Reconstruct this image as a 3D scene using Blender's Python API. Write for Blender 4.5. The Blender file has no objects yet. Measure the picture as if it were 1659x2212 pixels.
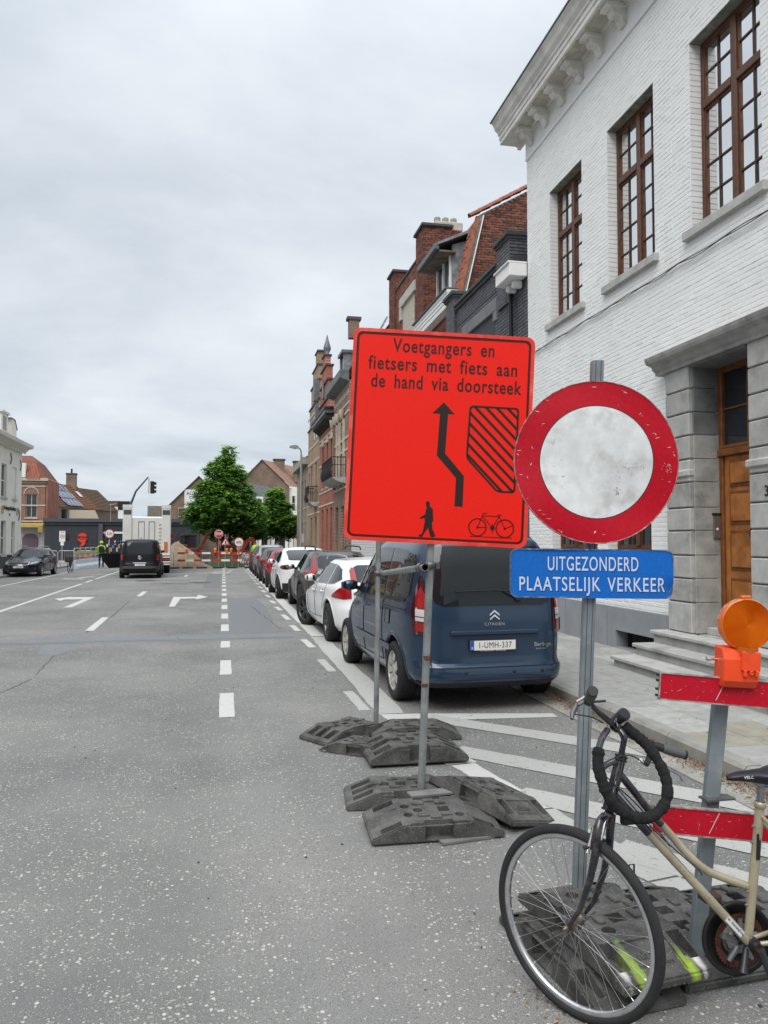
import bpy, math, random
import numpy as np
from mathutils import Vector, Matrix
random.seed(7); np.random.seed(7)
PI = math.pi
SC = bpy.context.scene
COL = SC.collection

# ------------------------------------------------------------------ camera, sky, sun, exposure
cam = bpy.data.cameras.new('camera')
cam.sensor_fit = 'VERTICAL'; cam.sensor_height = 24.0; cam.lens = 24.0 * 1660.0 / 2212.0
cam.clip_start = 0.1; cam.clip_end = 3000.0
camo = bpy.data.objects.new('camera', cam); COL.objects.link(camo); SC.camera = camo
YAW = math.atan(347.5 / 1660); PITCH = math.atan(64 / 1660)
camo.location = (0, 0, 1.76); camo.rotation_euler = (PI / 2 + PITCH, 0, -YAW)

SUN_AZ = math.radians(215); SUN_EL = math.radians(52)      # azimuth clockwise from +Y (up the street)
W = bpy.data.worlds.new('World'); SC.world = W; W.use_nodes = True
nt = W.node_tree; nt.nodes.clear()
def N(t, kind, **kw):
    n = t.nodes.new(kind)
    for k, v in kw.items(): setattr(n, k, v)
    return n
def L(t, a, b): t.links.new(a, b)
out = N(nt, 'ShaderNodeOutputWorld'); bg = N(nt, 'ShaderNodeBackground'); bg.inputs[1].default_value = 0.1
sky = N(nt, 'ShaderNodeTexSky', sky_type='NISHITA', sun_disc=False, sun_elevation=SUN_EL, sun_rotation=SUN_AZ)
tc = N(nt, 'ShaderNodeTexCoord'); sp = N(nt, 'ShaderNodeSeparateXYZ'); L(nt, tc.outputs['Generated'], sp.inputs[0])
def M(t, op, a, b=None, c=None, clamp=False):
    n = N(t, 'ShaderNodeMath', operation=op, use_clamp=clamp)
    for i, v in enumerate((a, b, c)):
        if v is None: continue
        if isinstance(v, (int, float)): n.inputs[i].default_value = v
        else: L(t, v, n.inputs[i])
    return n.outputs[0]
up = M(nt, 'ADD', M(nt, 'MAXIMUM', sp.outputs[2], 0.0), 0.16)
cb = N(nt, 'ShaderNodeCombineXYZ')
L(nt, M(nt, 'DIVIDE', sp.outputs[0], up), cb.inputs[0]); L(nt, M(nt, 'DIVIDE', sp.outputs[1], up), cb.inputs[1])
n1 = N(nt, 'ShaderNodeTexNoise'); n1.inputs['Scale'].default_value = 0.62; n1.inputs['Detail'].default_value = 7; n1.inputs['Roughness'].default_value = 0.56
n1.inputs['Distortion'].default_value = 0.25
L(nt, cb.outputs[0], n1.inputs['Vector'])
cr = N(nt, 'ShaderNodeValToRGB'); L(nt, n1.outputs[0], cr.inputs[0])
cr.color_ramp.elements[0].position = 0.3; cr.color_ramp.elements[0].color = (0.42, 0.485, 0.555, 1)
cr.color_ramp.elements[1].position = 0.68; cr.color_ramp.elements[1].color = (0.90, 0.935, 0.965, 1)
e = cr.color_ramp.elements.new(0.5); e.color = (0.68, 0.735, 0.79, 1)
# overcast sky: clouds brighten smoothly towards the zenith all round
grad = M(nt, 'MULTIPLY_ADD', M(nt, 'POWER', M(nt, 'MAXIMUM', sp.outputs[2], 0.0), 5.0), 18.0, 6.6)
vm = N(nt, 'ShaderNodeVectorMath', operation='SCALE'); L(nt, cr.outputs[0], vm.inputs[0]); L(nt, grad, vm.inputs['Scale'])
mx = N(nt, 'ShaderNodeMix', data_type='RGBA'); mx.inputs[0].default_value = 0.93
L(nt, sky.outputs[0], mx.inputs[6]); L(nt, vm.outputs[0], mx.inputs[7])
L(nt, mx.outputs[2], bg.inputs[0]); L(nt, bg.outputs[0], out.inputs[0])
sl = bpy.data.lights.new('sun', 'SUN'); sl.energy = 1.5; sl.angle = math.radians(40); sl.color = (1, 0.96, 0.9)
so = bpy.data.objects.new('sun', sl); COL.objects.link(so)
sd = Vector((math.sin(SUN_AZ) * math.cos(SUN_EL), math.cos(SUN_AZ) * math.cos(SUN_EL), math.sin(SUN_EL)))
so.rotation_euler = sd.to_track_quat('Z', 'Y').to_euler()
SC.view_settings.view_transform = 'Standard'; SC.view_settings.look = 'None'
SC.view_settings.exposure = 0.68; SC.view_settings.gamma = 1; SC.view_settings.use_curve_mapping = False

# ------------------------------------------------------------------ materials
MATS = {}
def mat(name, col=(0.5, 0.5, 0.5), rough=0.6, metal=0.0, var=0.0, vscale=3.0, bump=0.0, bscale=40.0, dirt=None, dscale=1.5, damt=0.5, coat=0.0, spec=0.35, objco=False, detail=4):
    """plain principled surface with noise tone variation, optional dirt tint and fine bump"""
    if name in MATS: return MATS[name]
    m = bpy.data.materials.new(name); m.use_nodes = True; t = m.node_tree; b = t.nodes['Principled BSDF']; MATS[name] = m
    b.inputs['Base Color'].default_value = (*col, 1); b.inputs['Roughness'].default_value = rough; b.inputs['Metallic'].default_value = metal
    b.inputs['Coat Weight'].default_value = coat; b.inputs['Coat Roughness'].default_value = 0.05; b.inputs['Specular IOR Level'].default_value = spec
    co = None
    if var or bump or dirt:
        if objco: co = N(t, 'ShaderNodeTexCoord').outputs['Object']
        else: co = N(t, 'ShaderNodeNewGeometry').outputs['Position']
    cur = None
    if var:
        n = N(t, 'ShaderNodeTexNoise'); n.inputs['Scale'].default_value = vscale; n.inputs['Detail'].default_value = detail; L(t, co, n.inputs['Vector'])
        r = N(t, 'ShaderNodeMapRange'); r.inputs[1].default_value = 0.3; r.inputs[2].default_value = 0.7; r.inputs[3].default_value = 1 - var; r.inputs[4].default_value = 1 + var; L(t, n.outputs[0], r.inputs[0])
        v = N(t, 'ShaderNodeVectorMath', operation='SCALE'); v.inputs[0].default_value = col; L(t, r.outputs[0], v.inputs['Scale']); cur = v.outputs[0]
    if dirt:
        n = N(t, 'ShaderNodeTexNoise'); n.inputs['Scale'].default_value = dscale; n.inputs['Detail'].default_value = 8; n.inputs['Roughness'].default_value = 0.65; L(t, co, n.inputs['Vector'])
        r = N(t, 'ShaderNodeMapRange'); r.inputs[1].default_value = 0.5; r.inputs[2].default_value = 0.72; r.inputs[3].default_value = 0; r.inputs[4].default_value = damt; L(t, n.outputs[0], r.inputs[0])
        x = N(t, 'ShaderNodeMix', data_type='RGBA'); L(t, r.outputs[0], x.inputs[0]); x.inputs[6].default_value = (*col, 1); x.inputs[7].default_value = (*dirt, 1)
        if cur: L(t, cur, x.inputs[6])
        cur = x.outputs[2]
    if cur: L(t, cur, b.inputs['Base Color'])
    if bump:
        n = N(t, 'ShaderNodeTexNoise'); n.inputs['Scale'].default_value = bscale; n.inputs['Detail'].default_value = 5; L(t, co, n.inputs['Vector'])
        u = N(t, 'ShaderNodeBump'); u.inputs['Strength'].default_value = 1; u.inputs['Distance'].default_value = bump; L(t, n.outputs[0], u.inputs['Height']); L(t, u.outputs[0], b.inputs['Normal'])
    return m

def brickmat(name, axis, c1, c2, mortar, bw=0.22, bh=0.075, ms=0.012, bump=0.004, rough=0.85, stain=0.3):
    """courses of brick for walls too far off to pick bricks apart; axis: which world axis runs along the wall"""
    if name in MATS: return MATS[name]
    m = bpy.data.materials.new(name); m.use_nodes = True; t = m.node_tree; b = t.nodes['Principled BSDF']; MATS[name] = m
    g = N(t, 'ShaderNodeNewGeometry'); s = N(t, 'ShaderNodeSeparateXYZ'); L(t, g.outputs['Position'], s.inputs[0])
    c = N(t, 'ShaderNodeCombineXYZ'); L(t, s.outputs[axis], c.inputs[0]); L(t, s.outputs[2], c.inputs[1])
    k = N(t, 'ShaderNodeTexBrick'); L(t, c.outputs[0], k.inputs['Vector']); k.inputs['Scale'].default_value = 1
    k.inputs['Color1'].default_value = (*c1, 1); k.inputs['Color2'].default_value = (*c2, 1); k.inputs['Mortar'].default_value = (*mortar, 1)
    k.inputs['Mortar Size'].default_value = ms; k.inputs['Brick Width'].default_value = bw; k.inputs['Row Height'].default_value = bh
    n = N(t, 'ShaderNodeTexNoise'); n.inputs['Scale'].default_value = 0.9; n.inputs['Detail'].default_value = 9; n.inputs['Roughness'].default_value = 0.7; L(t, g.outputs['Position'], n.inputs['Vector'])
    r = N(t, 'ShaderNodeMapRange'); r.inputs[1].default_value = 0.3; r.inputs[2].default_value = 0.7; r.inputs[3].default_value = 1 - stain; r.inputs[4].default_value = 1 + stain; L(t, n.outputs[0], r.inputs[0])
    v = N(t, 'ShaderNodeVectorMath', operation='SCALE'); L(t, k.outputs[0], v.inputs[0]); L(t, r.outputs[0], v.inputs['Scale']); L(t, v.outputs[0], b.inputs['Base Color'])
    b.inputs['Roughness'].default_value = rough
    u = N(t, 'ShaderNodeBump'); u.inputs['Distance'].default_value = bump; u.invert = True; L(t, k.outputs['Fac'], u.inputs['Height']); L(t, u.outputs[0], b.inputs['Normal'])
    return m

def glassmat(name, tint=(0.02, 0.025, 0.03), clear=0.0):
    """window glass: reflects sky, shows what stands behind it according to clear"""
    if name in MATS: return MATS[name]
    m = bpy.data.materials.new(name); m.use_nodes = True; t = m.node_tree; b = t.nodes['Principled BSDF']; MATS[name] = m
    b.inputs['Base Color'].default_value = (*tint, 1); b.inputs['Roughness'].default_value = 0.02; b.inputs['IOR'].default_value = 1.52
    b.inputs['Alpha'].default_value = 1 - clear; b.inputs['Specular IOR Level'].default_value = 0.75
    if clear:
        o = t.nodes['Material Output']; tr = N(t, 'ShaderNodeBsdfTransparent'); gl = N(t, 'ShaderNodeBsdfGlossy'); gl.inputs['Roughness'].default_value = 0.02
        fr = N(t, 'ShaderNodeFresnel'); fr.inputs[0].default_value = 1.55
        x = N(t, 'ShaderNodeMixShader'); L(t, M(t, 'MULTIPLY_ADD', fr.outputs[0], 1.2, 0.06, clamp=True), x.inputs[0]); L(t, tr.outputs[0], x.inputs[1]); L(t, gl.outputs[0], x.inputs[2])
        tr.inputs[0].default_value = (clear, clear, clear, 1)
        L(t, x.outputs[0], o.inputs[0])
    return m

def wornmat(name, col, under, scale=6.0, thr=0.62, rough=0.5, speck=90.0, metal=0.0, under2=None, bump=0.0006):
    """paint worn through to what lies under it: scratches, chips and specks"""
    if name in MATS: return MATS[name]
    m = bpy.data.materials.new(name); m.use_nodes = True; t = m.node_tree; b = t.nodes['Principled BSDF']; MATS[name] = m
    g = N(t, 'ShaderNodeTexCoord').outputs['Object'] if name.startswith('o_') else N(t, 'ShaderNodeNewGeometry').outputs['Position']
    n = N(t, 'ShaderNodeTexNoise'); n.inputs['Scale'].default_value = scale; n.inputs['Detail'].default_value = 10; n.inputs['Roughness'].default_value = 0.72; n.inputs['Distortion'].default_value = 0.6; L(t, g, n.inputs['Vector'])
    r = N(t, 'ShaderNodeMapRange'); r.inputs[1].default_value = thr; r.inputs[2].default_value = thr + 0.05; L(t, n.outputs[0], r.inputs[0])
    n2 = N(t, 'ShaderNodeTexNoise'); n2.inputs['Scale'].default_value = speck; n2.inputs['Detail'].default_value = 3; L(t, g, n2.inputs['Vector'])
    r2 = N(t, 'ShaderNodeMapRange'); r2.inputs[1].default_value = 0.3; r2.inputs[2].default_value = 0.7; r2.inputs[3].default_value = 0.88; r2.inputs[4].default_value = 1.1; L(t, n2.outputs[0], r2.inputs[0])
    v = N(t, 'ShaderNodeVectorMath', operation='SCALE'); v.inputs[0].default_value = col; L(t, r2.outputs[0], v.inputs['Scale'])
    x = N(t, 'ShaderNodeMix', data_type='RGBA'); L(t, r.outputs[0], x.inputs[0]); L(t, v.outputs[0], x.inputs[6]); x.inputs[7].default_value = (*under, 1)
    L(t, x.outputs[2], b.inputs['Base Color']); b.inputs['Roughness'].default_value = rough; b.inputs['Metallic'].default_value = metal; b.inputs['Specular IOR Level'].default_value = 0.25
    if bump:
        u = N(t, 'ShaderNodeBump'); u.inputs['Distance'].default_value = bump; L(t, n2.outputs[0], u.inputs['Height']); L(t, u.outputs[0], b.inputs['Normal'])
    return m

# ------------------------------------------------------------------ mesh building
class MB:
    def __init__(s): s.v = []; s.f = []; s.m = []; s.mats = []; s.sm = []
    def mi(s, m):
        if m not in s.mats: s.mats.append(m)
        return s.mats.index(m)
    def add(s, vs, fs, m=None, smooth=False):
        o = len(s.v); s.v += [tuple(map(float, v)) for v in vs]; k = s.mi(m)
        for f in fs: s.f.append(tuple(i + o for i in f)); s.m.append(k); s.sm.append(smooth)
    def box(s, a, b, m=None, T=None):
        x0, y0, z0 = a; x1, y1, z1 = b
        vs = [(x0, y0, z0), (x1, y0, z0), (x1, y1, z0), (x0, y1, z0), (x0, y0, z1), (x1, y0, z1), (x1, y1, z1), (x0, y1, z1)]
        if T: vs = [T(v) for v in vs]
        s.add(vs, [(0, 3, 2, 1), (4, 5, 6, 7), (0, 1, 5, 4), (1, 2, 6, 5), (2, 3, 7, 6), (3, 0, 4, 7)], m)
    def bbox(s, a, b, m=None, T=None, c=0.01):
        """box with chamfered edges"""
        import itertools
        x0, y0, z0 = a; x1, y1, z1 = b; cx = (x0 + x1) / 2, (y0 + y1) / 2, (z0 + z1) / 2; h = abs(x1 - x0) / 2, abs(y1 - y0) / 2, abs(z1 - z0) / 2
        c = min(c, *[q * 0.45 for q in h]); vs = []; idx = {}
        for sx in (-1, 1):
            for sy in (-1, 1):
                for sz in (-1, 1):
                    for ax in range(3):
                        p = [cx[0] + sx * (h[0] - (0 if ax == 0 else c)), cx[1] + sy * (h[1] - (0 if ax == 1 else c)), cx[2] + sz * (h[2] - (0 if ax == 2 else c))]
                        idx[(sx, sy, sz, ax)] = len(vs); vs.append(T(p) if T else p)
        fs = []
        for ax in range(3):
            o = [i for i in range(3) if i != ax]
            for sg in (-1, 1):
                q = []
                for (p, r) in ((-1, -1), (1, -1), (1, 1), (-1, 1)):
                    k = [0, 0, 0]; k[ax] = sg; k[o[0]] = p; k[o[1]] = r; q.append(idx[(*k, ax)])
                fl = (sg > 0) == (ax != 1)
                fs.append(tuple(q if fl else q[::-1]))
        for e in range(3):            # edges along axis e
            o = [i for i in range(3) if i != e]
            for s1 in (-1, 1):
                for s2 in (-1, 1):
                    k = [0, 0, 0]; k[o[0]] = s1; k[o[1]] = s2; q = []
                    for se, ax in ((-1, o[0]), (1, o[0]), (1, o[1]), (-1, o[1])):
                        kk = list(k); kk[e] = se; q.append(idx[(*kk, ax)])
                    fs.append(tuple(q))
        for sx in (-1, 1):
            for sy in (-1, 1):
                for sz in (-1, 1): fs.append(tuple(idx[(sx, sy, sz, a)] for a in range(3)))
        s.add(vs, fs, m)
    def quad(s, a, b, c, d, m=None): s.add([a, b, c, d], [(0, 1, 2, 3)], m)
    def prism(s, poly, h0, h1, m=None, T=None):
        """poly in (x,y), extruded along z; T maps (x,y,z) to the world"""
        n = len(poly); vs = [(x, y, h0) for x, y in poly] + [(x, y, h1) for x, y in poly]
        if T: vs = [T(v) for v in vs]
        fs = [tuple(range(n))[::-1], tuple(range(n, 2 * n))] + [(i, (i + 1) % n, n + (i + 1) % n, n + i) for i in range(n)]
        s.add(vs, fs, m)
    def cyl(s, p0, p1, r0, r1=None, n=12, m=None, cap=True, smooth=True):
        r1 = r0 if r1 is None else r1; p0 = Vector(p0); p1 = Vector(p1); d = (p1 - p0).normalized()
        a = d.orthogonal().normalized(); b = d.cross(a); vs = []
        for p, r in ((p0, r0), (p1, r1)):
            for i in range(n): t = 2 * PI * i / n; vs.append(p + a * (r * math.cos(t)) + b * (r * math.sin(t)))
        s.add(vs, [(i, (i + 1) % n, n + (i + 1) % n, n + i) for i in range(n)], m, smooth)
        if cap: s.add(vs[:n], [tuple(range(n))[::-1]], m); s.add(vs[n:], [tuple(range(n))], m)
    def tube(s, pts, r, n=8, m=None, closed=False, cap=True):
        pts = [Vector(p) for p in pts]; K = len(pts); rs = r if isinstance(r, (list, tuple)) else [r] * K
        vs = []; a = None
        for i, p in enumerate(pts):
            if closed: d = (pts[(i + 1) % K] - pts[i - 1]).normalized()
            else: d = (pts[min(i + 1, K - 1)] - pts[max(i - 1, 0)]).normalized()
            a = d.orthogonal().normalized() if a is None else (a - d * a.dot(d)).normalized()
            b = d.cross(a)
            for j in range(n): t = 2 * PI * j / n; vs.append(p + a * (rs[i] * math.cos(t)) + b * (rs[i] * math.sin(t)))
        fs = []
        for i in range(K if closed else K - 1):
            k = (i + 1) % K
            for j in range(n): fs.append((i * n + j, i * n + (j + 1) % n, k * n + (j + 1) % n, k * n + j))
        s.add(vs, fs, m, True)
        if cap and not closed: s.add(vs[:n], [tuple(range(n))[::-1]], m); s.add(vs[-n:], [tuple(range(n))], m)
    def lathe(s, c, ax, prof, n=24, m=None, smooth=True, a0=0, a1=2 * PI, u=None):
        """prof: list of (radius, distance along ax)"""
        c = Vector(c); ax = Vector(ax).normalized(); a = Vector(u) if u else ax.orthogonal().normalized(); b = ax.cross(a); vs = []
        full = abs(a1 - a0 - 2 * PI) < 1e-6; K = n if full else n + 1
        for r, h in prof:
            for j in range(K): t = a0 + (a1 - a0) * j / n; vs.append(c + ax * h + a * (r * math.cos(t)) + b * (r * math.sin(t)))
        fs = []
        for i in range(len(prof) - 1):
            for j in range(n): k = (j + 1) % K; fs.append((i * K + j, i * K + k, (i + 1) * K + k, (i + 1) * K + j))
        s.add(vs, fs, m, smooth)
    def mesh(s, name):
        me = bpy.data.meshes.new(name); me.from_pydata(s.v, [], s.f)
        for m in s.mats: me.materials.append(m)
        if s.f: me.polygons.foreach_set('material_index', s.m); me.polygons.foreach_set('use_smooth', s.sm)
        me.update(); return me
    def build(s, name, parent=None, loc=None, bevel=0, fix=True):
        me = s.mesh(name)
        if fix:
            import bmesh
            bm = bmesh.new(); bm.from_mesh(me)
            if bevel:
                bmesh.ops.remove_doubles(bm, verts=bm.verts, dist=1e-5)
                bmesh.ops.bevel(bm, geom=[e for e in bm.edges if len(e.link_faces) == 2 and e.calc_face_angle(0) > 0.6], offset=bevel, segments=1, affect='EDGES')
            bmesh.ops.recalc_face_normals(bm, faces=bm.faces); bm.to_mesh(me); bm.free()
        return link(me, name, parent, loc)
def link(me, name, parent=None, loc=None):
    o = bpy.data.objects.new(name, me); COL.objects.link(o)
    if parent: o.parent = parent
    if loc: o.location = loc
    return o
def tag(o, label=None, cat=None, group=None, kind=None):
    if label: o['label'] = label
    if cat: o['category'] = cat
    if group: o['group'] = group
    if kind: o['kind'] = kind
    return o
def thing(name, label, cat, loc=(0, 0, 0), rz=0, group=None, rot=None):
    o = bpy.data.objects.new(name, None); COL.objects.link(o); o.empty_display_size = 0.2
    o.location = loc; o.rotation_euler = rot if rot else (0, 0, rz)
    return tag(o, label, cat, group)
def dup(o, parent=None, **kw):
    c = o.copy(); COL.objects.link(c)
    if parent: c.parent = parent
    for ch in o.children: dup(ch, c)
    for k, v in kw.items(): setattr(c, k, v)
    return c
def holder(name, kind='structure'):
    o = bpy.data.objects.new(name, None); COL.objects.link(o); o['kind'] = kind; return o

class Frame:
    """a wall's own axes: u along it, z up, n outward"""
    def __init__(s, o, u, n): s.o = Vector(o); s.u = Vector(u).normalized(); s.n = Vector(n).normalized()
    def __call__(s, p): return s.o + s.u * p[0] + s.n * p[1] + Vector((0, 0, p[2]))   # p = (u, n, z)
def text_obj(s, name, parent, T, size, m, ext=0.001, sx=1.0, space=1.0, align='CENTER', bold=0.0, word=1.0):
    """raised lettering; T maps (x, depth, z) to the place it stands"""
    cu = bpy.data.curves.new(name, 'FONT'); cu.body = s; cu.size = size; cu.extrude = ext; cu.align_x = align; cu.align_y = 'CENTER'
    cu.space_character = space; cu.offset = bold; cu.space_word = word; cu.resolution_u = 4
    o = bpy.data.objects.new(name, cu); COL.objects.link(o)
    dg = bpy.context.evaluated_depsgraph_get(); me = bpy.data.meshes.new_from_object(o.evaluated_get(dg))
    bpy.data.objects.remove(o); bpy.data.curves.remove(cu)
    n = len(me.vertices); co = np.empty(n * 3); me.vertices.foreach_get('co', co); co = co.reshape(-1, 3)
    new = [T((x * sx, z, y)) for x, y, z in co]
    me.vertices.foreach_set('co', np.array([tuple(v) for v in new]).ravel()); me.materials.clear(); me.materials.append(m); me.update(); me.name = name
    return link(me, name, parent)

# ------------------------------------------------------------------ ground, road, markings
def asphalt():
    m = bpy.data.materials.new('asphalt'); m.use_nodes = True; t = m.node_tree; b = t.nodes['Principled BSDF']; MATS['asphalt'] = m
    g = N(t, 'ShaderNodeNewGeometry').outputs['Position']
    big = N(t, 'ShaderNodeTexNoise'); big.inputs['Scale'].default_value = 0.35; big.inputs['Detail'].default_value = 6; big.inputs['Roughness'].default_value = 0.6; L(t, g, big.inputs['Vector'])
    cr = N(t, 'ShaderNodeValToRGB'); L(t, big.outputs[0], cr.inputs[0]); E = cr.color_ramp.elements
    E[0].position = 0.35; E[0].color = (0.138, 0.139, 0.137, 1); E[1].position = 0.68; E[1].color = (0.245, 0.240, 0.226, 1)
    # tyre tracks: lanes worn paler / darker along the street
    s = N(t, 'ShaderNodeSeparateXYZ'); L(t, g, s.inputs[0])
    w = N(t, 'ShaderNodeTexNoise', noise_dimensions='1D'); w.inputs['Scale'].default_value = 0.9; w.inputs['Detail'].default_value = 2; L(t, s.outputs[0], w.inputs['W'])
    wr = N(t, 'ShaderNodeMapRange'); wr.inputs[1].default_value = 0.3; wr.inputs[2].default_value = 0.7; wr.inputs[3].default_value = 0.92; wr.inputs[4].default_value = 1.09; L(t, w.outputs[0], wr.inputs[0])
    v0 = N(t, 'ShaderNodeVectorMath', operation='SCALE'); L(t, cr.outputs[0], v0.inputs[0]); L(t, wr.outputs[0], v0.inputs['Scale'])
    grit = N(t, 'ShaderNodeTexNoise'); grit.inputs['Scale'].default_value = 210; grit.inputs['Detail'].default_value = 2; L(t, g, grit.inputs['Vector'])
    gr = N(t, 'ShaderNodeMapRange'); gr.inputs[1].default_value = 0.3; gr.inputs[2].default_value = 0.7; gr.inputs[3].default_value = 0.5; gr.inputs[4].default_value = 1.5; L(t, grit.outputs[0], gr.inputs[0])
    v1 = N(t, 'ShaderNodeVectorMath', operation='SCALE'); L(t, v0.outputs[0], v1.inputs[0]); L(t, gr.outputs[0], v1.inputs['Scale'])
    # pale aggregate rolled into the top: chips of three sizes, thicker in some places than others
    den = N(t, 'ShaderNodeTexNoise'); den.inputs['Scale'].default_value = 2.2; den.inputs['Detail'].default_value = 6; den.inputs['Roughness'].default_value = 0.7; L(t, g, den.inputs['Vector'])
    cur, stone = v1.outputs[0], None
    for sc_, t0, t1, c0, c1, rr in ((125, .62, .30, (.16, .16, .155), (.33, .33, .31), .42), (72, .80, .38, (.17, .165, .155), (.46, .45, .41), .36), (47, .93, .42, (.26, .25, .22), (.50, .485, .44), .38)):
        vo = N(t, 'ShaderNodeTexVoronoi'); vo.inputs['Scale'].default_value = sc_; L(t, g, vo.inputs['Vector']); sc = N(t, 'ShaderNodeSeparateColor'); L(t, vo.outputs['Color'], sc.inputs[0])
        dr = N(t, 'ShaderNodeMapRange'); dr.inputs[1].default_value = 0.42; dr.inputs[2].default_value = 0.60; dr.inputs[3].default_value = t0; dr.inputs[4].default_value = t1; L(t, den.outputs[0], dr.inputs[0])
        st = N(t, 'ShaderNodeMapRange'); L(t, M(t, 'SUBTRACT', M(t, 'MULTIPLY_ADD', sc.outputs[1], 0.2, rr - .1), vo.outputs['Distance']), st.inputs[0]); st.inputs[1].default_value = 0; st.inputs[2].default_value = 0.08
        k = M(t, 'MULTIPLY', st.outputs[0], M(t, 'GREATER_THAN', sc.outputs[0], dr.outputs[0]))
        q = N(t, 'ShaderNodeValToRGB'); L(t, sc.outputs[2], q.inputs[0]); q.color_ramp.elements[0].color = (*c0, 1); q.color_ramp.elements[1].color = (*c1, 1)
        x = N(t, 'ShaderNodeMix', data_type='RGBA'); L(t, k, x.inputs[0]); L(t, cur, x.inputs[6]); L(t, q.outputs[0], x.inputs[7]); cur = x.outputs[2]; stone = k if stone is None else M(t, 'MAXIMUM', stone, k)
    L(t, x.outputs[2], b.inputs['Base Color']); b.inputs['Roughness'].default_value = 0.8; b.inputs['Specular IOR Level'].default_value = 0.3
    u = N(t, 'ShaderNodeBump'); u.inputs['Distance'].default_value = 0.006; u.inputs['Strength'].default_value = 0.8
    L(t, M(t, 'ADD', stone, M(t, 'MULTIPLY', grit.outputs[0], 0.7)), u.inputs['Height']); L(t, u.outputs[0], b.inputs['Normal'])
    return m
ASPH = asphalt()
def sheet(name, polys, z, m, parent=None, kind=None, grid=0):
    b = MB()
    for p in polys: b.add([(x, y, z) for x, y in p], [tuple(range(len(p)))], m)
    o = b.build(name, parent, fix=False)
    for f in o.data.polygons:
        if f.normal.z < 0: f.flip()
    if kind: o['kind'] = kind
    return o
sheet('ground', [[(-900, -60), (900, -60), (900, 1600), (-900, 1600)]], -0.03, mat('far_ground', (0.16, 0.165, 0.15), 0.9, var=0.3, vscale=0.05), kind='structure')
road = sheet('road', [[(-10.4, -12), (3.72, -12), (3.72, 51), (-10.4, 51)], [(-40, 51), (30, 51), (30, 130), (-40, 130)]], 0.0, ASPH, kind='structure')
patchm = mat('asphalt_patch', (0.165, 0.175, 0.185), 0.75, var=0.16, vscale=25, bump=0.003, bscale=160, dirt=(0.22, 0.22, 0.21), dscale=3, damt=0.5)
patchd = mat('asphalt_seal', (0.135, 0.14, 0.145), 0.72, var=0.2, vscale=18, bump=0.003, bscale=120)
def ragged(x0, x1, y0, y1, st=0.35, a=0.04):
    n = max(2, int((x1 - x0) / st)); p = []
    for i in range(n + 1): p.append((x0 + (x1 - x0) * i / n, y0 + random.uniform(-a, a)))
    for i in range(n, -1, -1): p.append((x0 + (x1 - x0) * i / n, y1 + random.uniform(-a, a)))
    return p
sheet('patch', [ragged(-10.3, 1.35, 14.12, 14.95)], 0.0012, patchm, road)
sheet('patch', [ragged(-10.3, 1.3, 14.2, 14.42, a=0.05)], 0.0022, patchd, road)
sheet('patch', [[(0.17, 15.0), (0.95, 14.98), (1.12, 17.5), (1.14, 21.5), (0.98, 24.6), (0.14, 24.4), (0.16, 20)]], 0.0012, mat('asphalt_patch_blue', (0.15, 0.155, 0.162), 0.7, var=0.12, vscale=18, bump=0.003, bscale=160), road)
sheet('patch', [[(-2.95, 14.1), (-2.4, 14.0), (-2.35, 13.4), (-2.55, 12.8), (-2.85, 12.95)]], 0.0012, patchm, road)
sheet('patch', [[(-0.75, 30), (-0.1, 30), (-0.1, 43), (-0.75, 43)]], 0.0012, patchd, road)
# cracks: thin dark ragged strips
crk = mat('crack', (0.035, 0.036, 0.036), 0.9)
def crack(pts, w=0.012):
    P = []
    for i in range(len(pts) - 1):
        for k in range(6):
            t = k / 6; P.append((pts[i][0] * (1 - t) + pts[i + 1][0] * t + random.uniform(-.02, .02), pts[i][1] * (1 - t) + pts[i + 1][1] * t + random.uniform(-.03, .03)))
    polys = []
    for a, b_ in zip(P[:-1], P[1:]):
        dx, dy = b_[0] - a[0], b_[1] - a[1]; l = math.hypot(dx, dy) or 1; k = w * random.uniform(.3, 1)
        polys.append([(a[0] - dy / l * k, a[1] + dx / l * k), (a[0] + dy / l * k, a[1] - dx / l * k), (b_[0] + dy / l * k, b_[1] - dx / l * k), (b_[0] - dy / l * k, b_[1] + dx / l * k)])
    for q in polys:
        b.add([(x, y, 0.0028) for x, y in q], [(0, 1, 2, 3)], crk)
b = MB()
crack([(-2.54, 12.75), (-2.45, 11.6), (-2.39, 10.8)], 0.008); crack([(-2.4, 10.6), (-2.62, 9), (-2.75, 7.2)], 0.006)
crack([(0.75, 21.5), (0.95, 18.5), (1.2, 15.1)], 0.012); crack([(-1.3, 21.4), (-0.9, 20.6), (-0.3, 20.3)], 0.02); crack([(-2.7, 24), (-2.55, 19), (-2.6, 15.2)], 0.014)
crack([(-6.9, 36.5), (-3.5, 36.3), (-1, 36.6)], 0.05); crack([(-2.5, 33.6), (-1.2, 33.2)], 0.12); crack([(1.62, 12.3), (1.68, 9), (1.95, 5.2)], 0.008)
crack([(-5.4, 17), (-5.1, 13), (-5.2, 9)], 0.01)
o = b.build('crack', road, fix=False); o['kind'] = 'stuff'

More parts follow.
